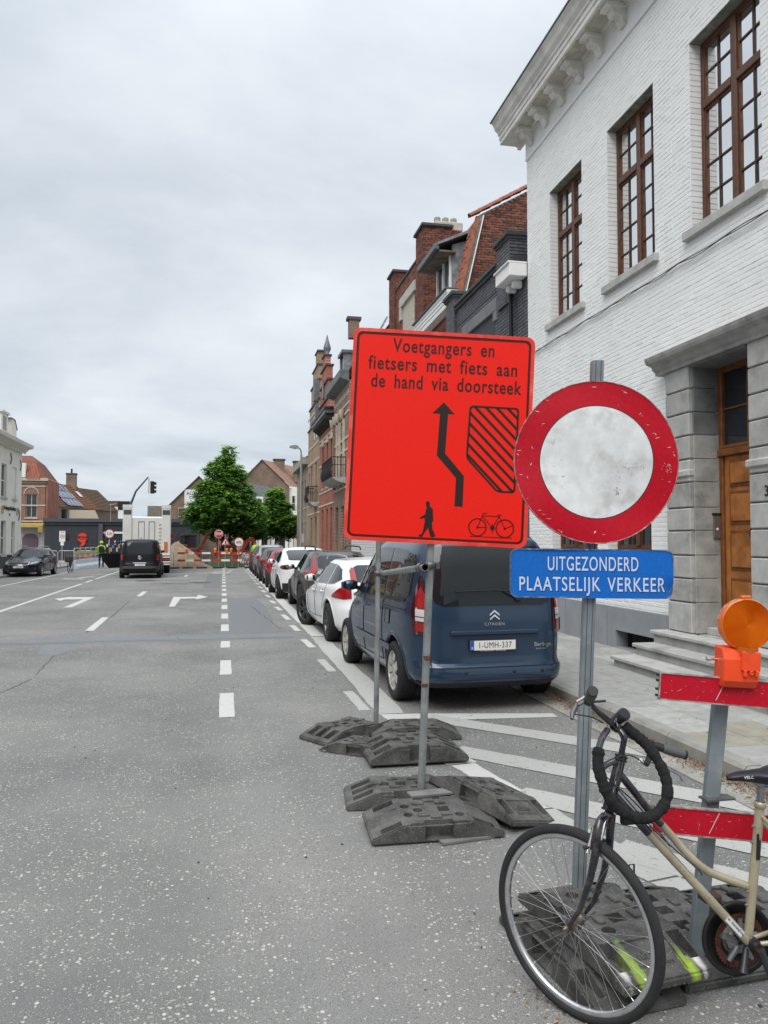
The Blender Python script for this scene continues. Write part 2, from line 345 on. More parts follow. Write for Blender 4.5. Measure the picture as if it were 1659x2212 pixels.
PAINT = wornmat('road_paint', (0.48, 0.48, 0.455), (0.22, 0.22, 0.21), scale=14, thr=0.61, rough=0.7, speck=120)
PAINTW = wornmat('road_paint_old', (0.385, 0.385, 0.36), (0.22, 0.22, 0.21), scale=16, thr=0.585, rough=0.75, speck=120)
ZP = 0.0034
def mark(poly, m=PAINT, z=ZP):
    o = sheet('road_marking', [poly], z, m, road); return o
def strip(x0, y0, x1, y1, w, m=PAINT, z=ZP, n=1, a=0.0):
    dx, dy = x1 - x0, y1 - y0; l = math.hypot(dx, dy); nx, ny = -dy / l * w / 2, dx / l * w / 2
    if n == 1: return mark([(x0 + nx, y0 + ny), (x0 - nx, y0 - ny), (x1 - nx, y1 - ny), (x1 + nx, y1 + ny)], m, z)
    P = [(x0 + dx * i / n + nx * (1 + random.uniform(-a, a)), y0 + dy * i / n + ny * (1 + random.uniform(-a, a))) for i in range(n + 1)]
    Q = [(x0 + dx * i / n - nx * (1 + random.uniform(-a, a)), y0 + dy * i / n - ny * (1 + random.uniform(-a, a))) for i in range(n + 1)]
    return mark(P + Q[::-1], m, z)
for k in range(18):                                   # short dashes of the cycle lane
    y0 = 7.93 + 2.52 * k; y1 = y0 + 1.25
    if k == 2: y1 = 13.95; y0 = 13.1
    strip(0.05, y0, 0.055, y1, 0.155, n=6, a=0.05)
for y0, y1 in ((7.95, 9.0), (10.4, 11.5), (12.83, 13.9), (15.25, 16.3), (17.45, 18.7), (19.9, 21.0), (22.2, 23.2), (24.6, 25.7), (27, 28.1), (29.5, 30.6), (32, 33.1), (34.5, 35.6), (37, 38.1), (39.5, 40.6), (42, 43.1), (44.5, 45.6), (47, 48.1)):
    strip(1.465, y0, 1.45 - (y0 - 8) * .003, y1, 0.12, PAINTW if y0 < 12 else PAINT, n=6, a=0.12)
strip(1.70, 7.75, 1.74, 14.2, 0.28, PAINTW, n=24, a=0.1); strip(1.74, 14.3, 1.70, 24.5, 0.25, n=24, a=0.06); strip(1.70, 24.6, 1.62, 50.0, 0.22, n=12, a=0.05)
mark([(1.95, 7.38), (3.3, 7.26), (3.32, 7.42), (2.05, 7.68), (1.58, 7.74), (1.6, 7.5)])
strip(1.72, 7.62, 1.86, 5.9, 0.26, z=ZP + .001, n=10, a=0.08); strip(1.865, 5.88, 2.05, 4.8, 0.2, z=ZP + .001, n=8, a=0.1); strip(2.055, 4.78, 2.25, 3.7, 0.19, PAINTW, z=ZP + .001, n=8, a=0.12); strip(2.26, 3.68, 2.5, 2.3, 0.19, PAINTW, z=ZP + .001, n=8, a=0.12)
for (x, y, x2, y2) in ((2.0, 7.52, 3.62, 5.75), (1.93, 6.3, 3.6, 4.4), (2.03, 5.15, 3.6, 3.3), (2.22, 4.12, 3.55, 2.35), (2.45, 3.1, 3.4, 1.9)):
    strip(x, y, x2, y2, 0.285, PAINTW, z=ZP + .002, n=14, a=0.08)
strip(-5.42, 18.0, -5.75, 34.0, 0.13, n=20, a=0.05); strip(-5.76, 35.0, -5.83, 37.2, 0.13); strip(-5.85, 38.2, -6.05, 50.0, 0.13, n=8, a=0.05); strip(-8.54, 27, -8.62, 46.5, 0.13, n=16, a=0.05)
for x0, y0, x1, y1 in ((-2.57, 16.1, -2.66, 18.88), (-2.64, 25.9, -2.68, 28.35), (-1.84, 39.9, -1.84, 41.6), (-2.5, 7.0, -2.52, 8.9)):
    if y0 > 8: strip(x0, y0, x1, y1, 0.16, n=8, a=0.08)
mark([(-4.155, 21.95), (-3.96, 21.93), (-3.96, 25.85), (-4.70, 26.0), (-4.72, 26.2), (-5.06, 25.3), (-4.72, 24.4), (-4.70, 24.95), (-4.16, 24.95)])      # left turn arrow
mark([(-1.42, 21.64), (-1.27, 21.6), (-1.27, 24.55), (-0.80, 24.6), (-0.80, 24.1), (-0.45, 25.15), (-0.80, 26.25), (-0.80, 25.3), (-1.53, 25.4)])           # right turn arrow
mark([(-7.4, 38.6), (-6.4, 38.1), (-6.38, 38.5), (-7.35, 39.1)]); mark([(-6.9, 39.4), (-6.5, 41.6), (-6.35, 41.5), (-6.7, 39.3)])
for k in range(3):
    y = 43.6 + k * 1.5; mark([(-0.62 + .06 * k, y), (-0.15 - .03 * k + .2, y), (-0.1, y + .5), (-0.6, y + .5)])
for k in range(3): mark([(0.12 + .12 * k, 44 + 1.6 * k), (0.34 + .12 * k, 44 + 1.6 * k), (0.4 + .12 * k, 44.7 + 1.6 * k), (0.16 + .12 * k, 44.7 + 1.6 * k)])
strip(-3.4, 47.6, -3.4, 51.0, 0.2)
# manhole plates far up the road
for x, y, r in ((-0.95, 34.0, 0.45), (-3.4, 36, 0.4)):
    b = MB(); b.lathe((x, y, 0.012), (0, 0, 1), [(0, 0), (r, 0), (r + .03, -.006)], 20, mat('cast_iron', (0.05, 0.05, 0.05), 0.6)); tag(b.build('manhole_cover'), 'dark round manhole cover in the road, ' + ('nearer the dashed bike lane' if x > -2 else 'behind the black van'), 'manhole cover')

# pavement on the right: kerb stones, slabs, gutter
pave = sheet('pavement', [[(3.86, -3), (6.2, -3), (6.2, 68), (3.86, 68)]], 0.09, mat('slab_joint', (0.15, 0.145, 0.13), 0.9, var=0.3, vscale=20), kind='structure')
slabm = [mat('slab_%s' % n, c, 0.85, var=0.13, vscale=9, bump=0.0012, bscale=130, dirt=d, dscale=2.2, damt=0.4) for n, c, d in (('grey', (0.30, 0.30, 0.285), (0.2, 0.2, 0.185)), ('pale', (0.345, 0.345, 0.325), (0.24, 0.235, 0.215)), ('dull', (0.265, 0.265, 0.25), (0.3, 0.29, 0.26)), ('sand', (0.27, 0.255, 0.205), (0.2, 0.19, 0.16)))]
sm_cache = {}
rest = MB()
def slab_mesh(i, w, l):
    k = (i, round(w, 3), round(l, 3))
    if k not in sm_cache:
        q = MB(); q.bbox((0, 0, 0), (w, l, 0.035), slabm[i], c=0.004); me = q.mesh('paving_slab'); sm_cache[k] = me
    return sm_cache[k]
xs = [3.87 + .445 * i for i in range(6)]
for r_, x in enumerate(xs[:5]):
    y = 2.0 + (r_ % 2) * 0.25; cnt = 0
    while y < 66:
        w = (0.438 if r_ < 4 else 6.10 - x); l = 0.492
        if cnt < 58 and y > 3.6:
            i = random.choice((0, 0, 1, 1, 2)) if not (5.0 < y < 5.9 and x < 5) else 3
            o = link(slab_mesh(i, w, l), 'paving_slab', pave, (x, y, 0.088 + random.uniform(0, .004))); cnt += 1
        elif y > 3.5:
            z = 0.088 + random.uniform(0, .003); rest.box((x, y, z), (x + w, y + l, z + .035), random.choice(slabm[:3]))
        y += 0.5
o = rest.build('paving_slab', pave, fix=False); o['kind'] = 'stuff'
kerb = holder('kerb'); kerb.name = 'kerb'
km = mat('kerb_stone', (0.27, 0.265, 0.245), 0.85, var=0.2, vscale=6, bump=0.003, bscale=60, dirt=(0.13, 0.125, 0.11), dscale=3, damt=0.7)
q = MB(); q.prism([(0, -.05), (.15, -.05), (.15, .128), (.03, .128), (.004, .10)], 0, 0.99, km, T=lambda p: Vector((p[0], p[2], p[1]))); kme = q.build('kerb_stone', kerb, fix=True, loc=(3.715, -3, 0)).data
for i in range(1, 69): link(kme, 'kerb_stone', kerb, (3.715 + random.uniform(-.003, .003), -3 + i, random.uniform(-.003, .003)))
gut = holder('gutter'); gm = mat('gutter_concrete', (0.29, 0.28, 0.255), 0.9, var=0.2, vscale=4, bump=0.003, bscale=90, dirt=(0.16, 0.15, 0.13), dscale=1.6, damt=0.7)
q = MB(); q.box((0, 0, 0), (0.30, 0.985, 0.012), gm); gme = q.mesh('gutter_stone')
for i in range(0, 60): link(gme, 'gutter_stone', gut, (3.41, -2 + i, 0))
# brown leaf and seed litter lying along the kerb
lit = MB(); lm = [mat('litter_' + n, c, 0.9) for n, c in (('brown', (0.16, 0.085, 0.04)), ('rust', (0.23, 0.11, 0.045)), ('dark', (0.06, 0.04, 0.025)), ('straw', (0.32, 0.22, 0.11)))]
def litter(n, fx):
    for _ in range(n):
        x, y, z = fx(); s = random.uniform(.004, .011); a = random.uniform(0, PI); t = random.uniform(-.6, .6); c, d = math.cos(a) * s, math.sin(a) * s
        lit.add([(x - c, y - d, z), (x + d * .5, y - c * .5, z + s * .3), (x + c, y + d, z + abs(t) * s), (x - d * .5, y + c * .5, z + s * .5)], [(0, 1, 2, 3)], random.choice(lm))
litter(6500, lambda: (3.71 - abs(random.gauss(0, .10)), random.uniform(4.3, 8.6), 0.014 + random.random() * .012))
litter(2500, lambda: (3.70 - abs(random.gauss(0, .05)), random.uniform(2, 30), 0.014 + random.random() * .01))
litter(110, lambda: (random.gauss(1.22, .10), random.gauss(2.75, .25), 0.004)); litter(300, lambda: (random.uniform(3.86, 5.5), random.uniform(3, 9), 0.128))
tag(lit.build('leaf_litter', fix=False), 'brown leaf and seed litter lying along the kerb and gutter', 'leaf litter', kind='stuff')
peb = MB(); pm = mat('pebble', (0.05, 0.05, 0.05), 0.9); pm2 = mat('pebble_pale', (0.3, 0.29, 0.26), 0.9)
for _ in range(420):
    x, y = random.uniform(-6, 3.3), 2.2 + random.random() ** 2 * 16; s = random.uniform(.003, .009)
    peb.add([(x - s, y - s, 0.001), (x + s, y - s * .8, 0.001), (x + s * .7, y + s, 0.001), (x - s, y + s * .8, 0.001), (x, y, s * 1.2)], [(0, 1, 4), (1, 2, 4), (2, 3, 4), (3, 0, 4)], random.choice((pm, pm, pm2)))
tag(peb.build('loose_grit', fix=False), 'loose grit and small stones scattered over the road surface', 'grit', kind='stuff')
# left pavement
lp = sheet('pavement_left', [[(-13.2, 20), (-10.42, 20), (-10.42, 58), (-13.2, 58)]], 0.115, mat('slab_left', (0.3, 0.3, 0.28), 0.9, var=0.15, vscale=3), kind='structure')
q = MB()
for i in range(38): q.box((-10.55, 20 + i, -.02), (-10.40, 20.985 + i, 0.12), km)
o = q.build('kerb_stone', lp, fix=False); o['kind'] = 'stuff'
# ------------------------------------------------------------------ brick walls with real bricks
def cut(spans, holes):
    for a, b_ in holes:
        ns = []
        for s, e_ in spans:
            if b_ <= s or a >= e_: ns.append((s, e_)); continue
            if a > s: ns.append((s, a))
            if b_ < e_: ns.append((b_, e_))
        spans = ns
    return spans
def brickwall(F, spans, holes, z0, z1, mats, mortar, parent, bl=0.21, bh=0.0625, j=0.0115, depth=0.009, nobj=300, near=None, name='brick', proud=0.003, stuffname=None):
    """courses of bricks standing proud of a recessed mortar face. spans(za, zb) -> intervals of wall; holes: (u0, u1, z0, z1)"""
    rows = []; nr = int(round((z1 - z0) / (bh + j))); pit = (z1 - z0) / nr; bh = pit - j
    for r in range(nr):
        za = z0 + r * pit; zb = za + bh; sp = cut(spans(za, zb), [(a, b_) for a, b_, c, d in holes if c < zb - .01 and d > za + .01])
        off = (r % 2) * (bl + j) / 2
        for s, e_ in sp:
            k = math.floor((s - off) / (bl + j))
            while True:
                a = off + k * (bl + j); b_ = a + bl; k += 1
                if a >= e_ - .01: break
                a2, b2 = max(a, s), min(b_, e_)
                if b2 - a2 > .02: rows.append((a2, b2, za, zb))
    rows = [(x, i) for i, x in enumerate(rows)]
    full = []
    if near and nobj:
        c = sorted((q for q in rows if q[0][1] - q[0][0] > bl * .95), key=lambda q: near(q[0])); full = c[:nobj]
    ids = {i for _, i in full}
    st = MB(); P = []; F4 = []; rnd = random.Random(3)
    vs = []; fs = []; ms = []; K = {m: st.mi(m) for m in mats}
    for (a, b_, za, zb), i in rows:
        if i in ids: continue
        d = depth + rnd.uniform(-proud, proud); jx = [rnd.uniform(-.0025, .0025) for _ in range(4)]; e_ = .004
        o = len(vs)
        q = [(a + jx[0], 0, za + jx[1]), (b_ + jx[2], 0, za + jx[3]), (b_ + jx[1], 0, zb + jx[0]), (a + jx[3], 0, zb + jx[2])]
        t = [(a + e_, d, za + e_), (b_ - e_, d + rnd.uniform(-.001, .001), za + e_), (b_ - e_, d, zb - e_), (a + e_, d, zb - e_)]
        vs += [tuple(F(p)) for p in q + t]; m = K[rnd.choice(mats)]
        for f in ((4, 5, 6, 7), (0, 1, 5, 4), (1, 2, 6, 5), (2, 3, 7, 6), (3, 0, 4, 7)): fs.append(tuple(x + o for x in f)); ms.append(m)
    if fs:
        st.v = vs; st.f = fs; st.m = ms; st.sm = [False] * len(fs)
        ob = st.build(stuffname or name, parent, fix=True); ob['kind'] = 'stuff'
        # make sure the faces look outward
        s = sum((p.normal.dot(F.n) for p in list(ob.data.polygons)[:200]))
        if s < 0: ob.data.flip_normals()
    vv = []
    for v in range(6):
        q = MB(); e_ = .004; d = depth + (v - 2.5) * proud / 3
        w = [rnd.uniform(-.002, .002) for _ in range(4)]
        P = [(w[0], 0, w[1]), (bl + w[1], 0, w[2]), (bl + w[2], 0, bh + w[3]), (w[3], 0, bh + w[0]), (e_, d, e_), (bl - e_, d, e_), (bl - e_, d, bh - e_), (e_, d, bh - e_)]
        O = Frame((0, 0, 0), F.u, F.n)
        q.add([O(p) for p in P], [(4, 5, 6, 7), (0, 1, 5, 4), (1, 2, 6, 5), (2, 3, 7, 6), (3, 0, 4, 7)], mats[v % len(mats)]); me = q.mesh(name)
        if me.polygons[0].normal.dot(F.n) < 0: me.flip_normals()
        vv.append(me)
    for (a, b_, za, zb), i in full: link(rnd.choice(vv), name, parent, F((a, 0, za)))
    return len(rows)
def plane_with_holes(F, u0, u1, z0, z1, holes, m, name, parent, n=0.0, thick=0.3, smap=None):
    """a wall slab with openings and their reveals"""
    us = sorted({u0, u1} | {x for h in holes for x in h[:2] if u0 < x < u1}); zs = sorted({z0, z1} | {x for h in holes for x in h[2:4] if z0 < x < z1})
    b = MB()
    def inh(u, z): return any(h[0] < u < h[1] and h[2] < z < h[3] for h in holes)
    for i in range(len(us) - 1):
        for j in range(len(zs) - 1):
            if inh((us[i] + us[i + 1]) / 2, (zs[j] + zs[j + 1]) / 2): continue
            a, c, d, e_ = us[i], us[i + 1], zs[j], zs[j + 1]
            b.quad(F((a, n, d)), F((c, n, d)), F((c, n, e_)), F((a, n, e_)), m)
    for a, c, d, e_ in [h[:4] for h in holes]:
        for p, q in (((a, d), (a, e_)), ((a, e_), (c, e_)), ((c, e_), (c, d)), ((c, d), (a, d))):
            b.quad(F((p[0], n, p[1])), F((q[0], n, q[1])), F((q[0], n - thick, q[1])), F((p[0], n - thick, p[1])), m)
    b.quad(F((u0, n, z0)), F((u0, n, z1)), F((u0, n - thick, z1)), F((u0, n - thick, z0)), m); b.quad(F((u1, n, z0)), F((u1, n, z1)), F((u1, n - thick, z1)), F((u1, n - thick, z0)), m)
    b.quad(F((u0, n, z1)), F((u1, n, z1)), F((u1, n - thick, z1)), F((u0, n - thick, z1)), m)
    return b.build(name, parent, fix=False)

WHITEP = mat('white_painted_brick', (0.80, 0.81, 0.80), 0.55, var=0.05, vscale=1.2, bump=0.0018, bscale=70, dirt=(0.55, 0.56, 0.54), dscale=1.1, damt=0.25)
WHITEP2 = mat('white_painted_brick_b', (0.78, 0.79, 0.78), 0.55, var=0.06, vscale=5, bump=0.002, bscale=60, dirt=(0.5, 0.5, 0.47), dscale=2, damt=0.3)
BLUESTONE = mat('blue_stone', (0.37, 0.37, 0.352), 0.8, var=0.16, vscale=5, bump=0.002, bscale=60, dirt=(0.13, 0.13, 0.125), dscale=2.2, damt=0.75)
BLUESTONE2 = mat('blue_stone_pale', (0.43, 0.43, 0.412), 0.8, var=0.12, vscale=7, bump=0.002, bscale=60, dirt=(0.2, 0.2, 0.19), dscale=3, damt=0.5)
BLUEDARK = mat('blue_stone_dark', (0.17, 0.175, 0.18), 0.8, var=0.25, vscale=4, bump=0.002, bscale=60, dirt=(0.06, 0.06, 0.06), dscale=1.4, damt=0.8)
WOOD = mat('window_wood', (0.105, 0.042, 0.022), 0.45, var=0.25, vscale=14, bump=0.0008, bscale=60)
WOODD = mat('window_wood_dark', (0.045, 0.022, 0.015), 0.5, var=0.2, vscale=14)
CURT = mat('net_curtain', (0.84, 0.86, 0.90), 0.95, var=0.08, vscale=3)
DARKIN = mat('dark_room', (0.012, 0.013, 0.014), 0.9)
GLASSC = glassmat('clear_pane', clear=0.95)
GLASSD = glassmat('dark_pane')

WB = thing('corner_house', 'tall white painted brick house with brown gridded windows and bracketed cornice', 'house')
F = Frame((6.0, 0, 0), (0, 1, 0), (-1, 0, 0))
win = [(12.04, 13.36, 5.85, 8.36), (9.79, 11.14, 5.85, 8.36), (7.55, 8.91, 5.85, 8.36)]
low = [(12.05, 13.36, 1.62, 3.75), (9.98, 11.25, 1.62, 3.75)]
portal = (6.3, 9.43, 0.0, 4.06)
YE = 4.6
holes = win + low + [(portal[0], portal[1], 0, 4.06)]
plane_with_holes(F, YE, 14.45, 0.75, 10.0, holes, mat('white_mortar', (0.76, 0.77, 0.755), 0.7, var=0.1, vscale=30, bump=0.002, bscale=90), 'wall', WB, thick=0.32)
brickwall(F, lambda a, b_: [(YE, 14.45)], [(h[0] - .0, h[1], h[2], h[3]) for h in holes], 0.775, 9.48, [WHITEP, WHITEP, WHITEP2], None, WB, nobj=300, near=lambda q: abs(q[0] - 10.2) * 1.6 + abs(q[2] - 2.6) if q[0] > 9.4 else 99, depth=0.0032, bh=0.0535, j=0.0125, proud=0.0018)
b = MB()
for a, c, d, e_ in win + low:                                # painted brick quoins of the left reveals
    z = d + .01; k = 0
    while z < e_ - .05:
        b.box((6.0 - .003, c - .006, z), (6.30, c + .02, z + .062), WHITEP2 if k % 2 else WHITEP); z += .0745; k += 1
o = b.build('reveal_brick', WB, fix=False); o['kind'] = 'stuff'
# far end wall of the house, roof behind the cornice
b = MB(); b.box((6.33, 14.35, 0), (14, 14.45, 10.0), WHITEP); b.box((6.02, 14.352, 0), (6.34, 14.448, 10.0), WHITEP); b.box((6.33, YE, 0), (14, YE + .1, 10), WHITEP); b.build('side_wall', WB)
b = MB(); rt = mat('roof_tile_dark', (0.09, 0.06, 0.05), 0.8, var=0.2, vscale=8); b.add([(5.9, YE, 10.28), (5.9, 14.45, 10.28), (10, 14.45, 12.2), (10, YE, 12.2), (14, 14.45, 10.0), (14, YE, 10.0)], [(0, 1, 2, 3), (3, 2, 4, 5)], rt); b.build('roof', WB)
# plinth of smooth grey render with cellar vents
PL = mat('grey_render', (0.26, 0.275, 0.295), 0.75, var=0.08, vscale=2.5, bump=0.001, bscale=60, dirt=(0.17, 0.17, 0.17), dscale=2, damt=0.4)
vents = [(12.95, 14.40, 0.14, 0.40), (9.55, 10.95, 0.14, 0.40)]
Fp = Frame((5.945, 0, 0), (0, 1, 0), (-1, 0, 0))
plane_with_holes(Fp, 9.45, 14.45, 0.05, 0.745, vents, PL, 'plinth', WB, thick=0.25)
b = MB(); b.box((5.946, 9.45, .745), (6.0, 14.45, .752), PL); b.build('plinth_top', WB)
for v in vents:
    b = MB(); b.box((6.15, v[0], v[2]), (6.19, v[1], v[3]), DARKIN); 
    for i in range(7): y = v[0] + (i + .5) * (v[1] - v[0]) / 7; b.box((6.1, y - .008, v[2]), (6.115, y + .008, v[3]), mat('black_iron', (0.02, 0.02, 0.02), 0.6))
    b.build('cellar_vent', WB)
for y in (9.5, 11.2, 11.9, 12.7): b = MB(); b.box((5.9435, y, .1), (5.9449, y + .006, .745), mat('joint_dark', (0.12, 0.12, 0.12), .9)); b.build('plinth_joint', WB)
# string line under the frieze, cable, cornice
b = MB(); b.box((5.965, YE, 9.49), (6.0, 14.45, 9.545), WHITEP); b.box((5.972, YE, 9.546), (6.0, 14.45, 9.96), WHITEP2); b.build('frieze', WB)
CW = mat('cornice_paint', (0.70, 0.69, 0.65), 0.6, var=0.12, vscale=3, dirt=(0.35, 0.33, 0.28), dscale=2.5, damt=0.6)
b = MB()
prof = [(6.0, 9.90), (5.93, 9.90), (5.93, 9.94), (5.90, 9.965), (5.55, 9.965), (5.55, 10.05), (5.53, 10.06), (5.53, 10.14), (5.50, 10.155), (5.50, 10.19), (5.44, 10.25), (5.41, 10.33), (5.36, 10.40), (6.0, 10.45)]
b.prism([(x, z) for x, z in prof], YE, 14.79, CW, T=lambda p: Vector((p[0], p[2], p[1])))
b.build('cornice', WB)
b = MB(); b.box((5.34, YE, 10.405), (5.9, 14.82, 10.43), mat('zinc_dark', (0.10, 0.12, 0.135), 0.5, 0.3, var=0.2)); b.build('gutter_edge', WB)
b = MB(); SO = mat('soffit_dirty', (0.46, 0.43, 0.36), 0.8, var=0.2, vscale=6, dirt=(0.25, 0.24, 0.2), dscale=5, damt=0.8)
bracket_poly = [(6.0, 9.66), (5.93, 9.66), (5.90, 9.70), (5.87, 9.78), (5.82, 9.80), (5.77, 9.79), (5.735, 9.83), (5.72, 9.90), (5.66, 9.90), (5.66, 9.963), (6.0, 9.963)]
b.prism(bracket_poly, 0, .17, CW, T=lambda p: Vector((p[0], p[2], p[1])))
b.box((5.63, -.03, 9.892), (5.998, .20, 9.958), CW)
br0 = b.build('bracket', WB, loc=(0, 14.02, 0))
for i in range(1, 13): link(br0.data, 'bracket', WB, (0, 14.02 - .72 * i, 0))
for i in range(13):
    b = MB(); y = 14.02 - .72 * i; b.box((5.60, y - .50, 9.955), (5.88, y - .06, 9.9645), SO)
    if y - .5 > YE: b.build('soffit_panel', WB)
b = MB(); cab = mat('cable_black', (0.03, 0.032, 0.035), 0.6); pts = []
for i in range(60):
    y = 14.45 - i * .165; k = (i % 8) / 8; pts.append((5.965 - .004 * math.sin(i), y, 5.50 - .018 * math.sin(PI * k)))
b.tube(pts, .0065, 6, cab); b.tube([(p[0] - .004, p[1], p[2] - .02 + .012 * math.sin(p[1] * 7)) for p in pts], .006, 6, cab); b.build('cable', WB)
# first floor windows: wooden frame, mullion, transom, four leaves of glazing bars, each pane a piece
def window(F, h, parent, cols=4, rows=6, tr=0.66, rec=0.16, wood=WOOD, bar=WOODD, curtain=CURT, glass=GLASSC, sill=True, sillm=BLUESTONE2, gap=0.03, panes=True):
    u0, u1, z0, z1 = h; w = u1 - u0; hh = z1 - z0; r = thing('window', None, None)
    r.parent = parent; r.name = 'window'
    b = MB(); T = F; n0, n1 = -rec - .07, -rec
    def bx(a, c, d, e_, m0, m1, m): b.bbox((a, m0, d), (c, m1, e_), m, T=T, c=.006)
    fw = .065
    bx(u0, u0 + fw, z0, z1, n0, n1, wood); bx(u1 - fw, u1, z0, z1, n0, n1, wood); bx(u0 + fw, u1 - fw, z1 - fw, z1, n0, n1, wood); bx(u0 + fw, u1 - fw, z0, z0 + fw, n0, n1, wood)
    um = (u0 + u1) / 2; zt = z0 + hh * tr
    bx(um - .055, um + .055, z0 + fw, z1 - fw, n0, n1 + .012, wood); bx(u0 + fw, um - .055, zt - .05, zt + .05, n0, n1 + .02, wood); bx(um + .055, u1 - fw, zt - .05, zt + .05, n0, n1 + .02, wood)
    b.build('frame', r, fix=True)
    b = MB(); pn = []
    for (a, c) in ((u0 + fw, um - .055), (um + .055, u1 - fw)):
        for (d, e_, nr) in ((z0 + fw, zt - .05, rows - 2), (zt + .05, z1 - fw, 2)):
            for q in (a + .001, c - .026): b.box((q, n0 + .012, d), (q + .025, n1 - .012, e_), wood, T)
            b.box((a, n0 + .012, d), (c, n1 - .013, d + .03), wood, T); b.box((a, n0 + .012, e_ - .03), (c, n1 - .013, e_), wood, T)
            uc = (a + c) / 2; b.box((uc - .011, n0 + .02, d), (uc + .011, n1 - .016, e_), bar, T)
            for k in range(1, nr): z = d + (e_ - d) * k / nr; b.box((a, n0 + .021, z - .011), (c, n1 - .018, z + .011), bar, T)
            for k in range(nr):
                for (p, q) in ((a, uc), (uc, c)): pn.append((p, q, d + (e_ - d) * k / nr, d + (e_ - d) * (k + 1) / nr))
    b.build('glazing_bar', r)
    if panes:
        for p, q, d, e_ in pn:
            b = MB(); t = random.uniform(-.002, .002); s = random.uniform(-.002, .002); k = n0 + .035
            b.add([T((p, k + t, d)), T((q, k + s, d)), T((q, k - t, e_)), T((p, k - s, e_))], [(0, 1, 2, 3)], glass); b.build('pane', r, fix=False)
    else:
        b = MB(); k = n0 + .035; b.add([T((u0, k, z0)), T((u1, k, z0)), T((u1, k, z1)), T((u0, k, z1))], [(0, 1, 2, 3)], glass); b.build('pane', r, fix=False)
    if curtain:
        b = MB(); n = 60; vs = []
        for i in range(n + 1):
            u = u0 + .04 + (w - .08) * i / n; k = n0 - .10 + .012 * math.sin(i * 1.3) + .006 * math.sin(i * 3.1)
            vs += [T((u, k, z0 + .03)), T((u, k, z1 - .03))]
        b.add(vs, [(2 * i, 2 * i + 2, 2 * i + 3, 2 * i + 1) for i in range(n)], curtain, True); b.build('curtain', r, fix=False)
    b = MB(); b.box((u0 - .05, -.62, z0 - .05), (u1 + .05, -.60, z1 + .05), DARKIN, T); b.build('room_back', r)
    if sill:
        b = MB(); b.bbox((u0 - .10, -.3, z0 - .125), (u1 + .12, .075, z0), sillm, T=T, c=.01); b.build('sill', r)
    return r
for h in win: window(F, h, WB)
DIMC = mat('dim_blind', (0.22, 0.2, 0.14), 0.9, var=0.2, vscale=10)
for h in low: window(F, h, WB, rows=4, tr=0.62, curtain=None, glass=GLASSD)
for h in low: b = MB(); b.box((6.04, h[0], h[3] - .12), (6.12, h[1], h[3]), WHITEP); b.build('lintel_board', WB)
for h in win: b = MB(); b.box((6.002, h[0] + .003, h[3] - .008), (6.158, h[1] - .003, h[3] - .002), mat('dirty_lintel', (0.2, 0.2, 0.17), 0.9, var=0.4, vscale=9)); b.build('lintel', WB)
# ---- stone portal: banded pilaster blocks, hood moulding, recessed oak door
b = MB()
def blk(x0, y0, z0, x1, y1, z1, m, name='stone_block'):
    b = MB(); b.bbox((x0, y0, z0), (x1, y1, z1), m, c=.012); return b.build(name, WB)
z = 0.575; k = 0
hs = [0.40, 0.31, 0.30, 0.32, 0.30, 0.33, 0.30, 0.31, 0.30, 0.31, 0.31]
for i, h_ in enumerate(hs):
    if z + h_ > 4.07: h_ = 4.07 - z
    m = (BLUESTONE2, BLUESTONE)[i % 2]
    for (ya, yb) in ((8.90, 9.43), (7.22, 7.75)):
        blk(5.90, ya, z + .004, 6.32, yb, z + h_ - .012, m)
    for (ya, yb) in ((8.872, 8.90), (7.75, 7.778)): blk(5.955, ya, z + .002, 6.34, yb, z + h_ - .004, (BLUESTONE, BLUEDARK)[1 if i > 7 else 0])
    z += h_
    if z >= 4.06: break
b = MB(); jm = mat('stone_joint', (0.17, 0.17, 0.16), 0.9); 
for (ya, yb) in ((8.905, 9.425), (7.225, 7.745)): b.box((5.925, ya, .56), (6.3, yb, 4.06), jm)
b.build('pilaster_core', WB)
for ya, yb in ((8.88, 9.47), (7.20, 7.79)):
    b = MB(); b.bbox((5.87, ya, 2.60), (6.3, yb, 2.70), BLUESTONE2, c=.02); b.build('band', WB)
b = MB(); b.prism([(6.1, 4.05), (5.86, 4.05), (5.86, 4.09), (5.82, 4.12), (5.80, 4.17), (5.72, 4.20), (5.70, 4.24), (5.69, 4.28), (6.1, 4.34)], 6.2, 9.60, BLUESTONE, T=lambda p: Vector((p[0], p[2], p[1]))); b.build('hood_moulding', WB)
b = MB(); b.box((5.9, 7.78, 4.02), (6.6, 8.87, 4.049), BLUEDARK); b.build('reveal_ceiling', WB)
OAK = mat('oak_door', (0.37, 0.135, 0.032), 0.42, var=0.35, vscale=5, bump=0.0008, bscale=40, coat=0.2)
OAKD = mat('oak_door_frame', (0.2, 0.07, 0.02), 0.45, var=0.3, vscale=6)
D = thing('door', None, None); D.parent = WB; D.name = 'door'
FD = Frame((6.34, 0, 0), (0, 1, 0), (-1, 0, 0))
b = MB()
for a, c, d, e_ in ((7.775, 7.84, .68, 4.02), (8.80, 8.872, .68, 4.02), (7.84, 8.80, 3.95, 4.02)): b.bbox((a, -.08, d), (c, .03, e_), OAKD, T=FD)
b.bbox((7.78, -.08, 2.86), (8.87, .06, 2.95), OAKD, T=FD); b.bbox((7.8, -.08, 2.95), (8.85, .035, 3.0), OAKD, T=FD); b.build('door_frame', D)
b = MB(); b.bbox((7.84, -.05, .68), (8.80, .0, 2.86), OAK, T=FD); b.build('door_leaf', D)
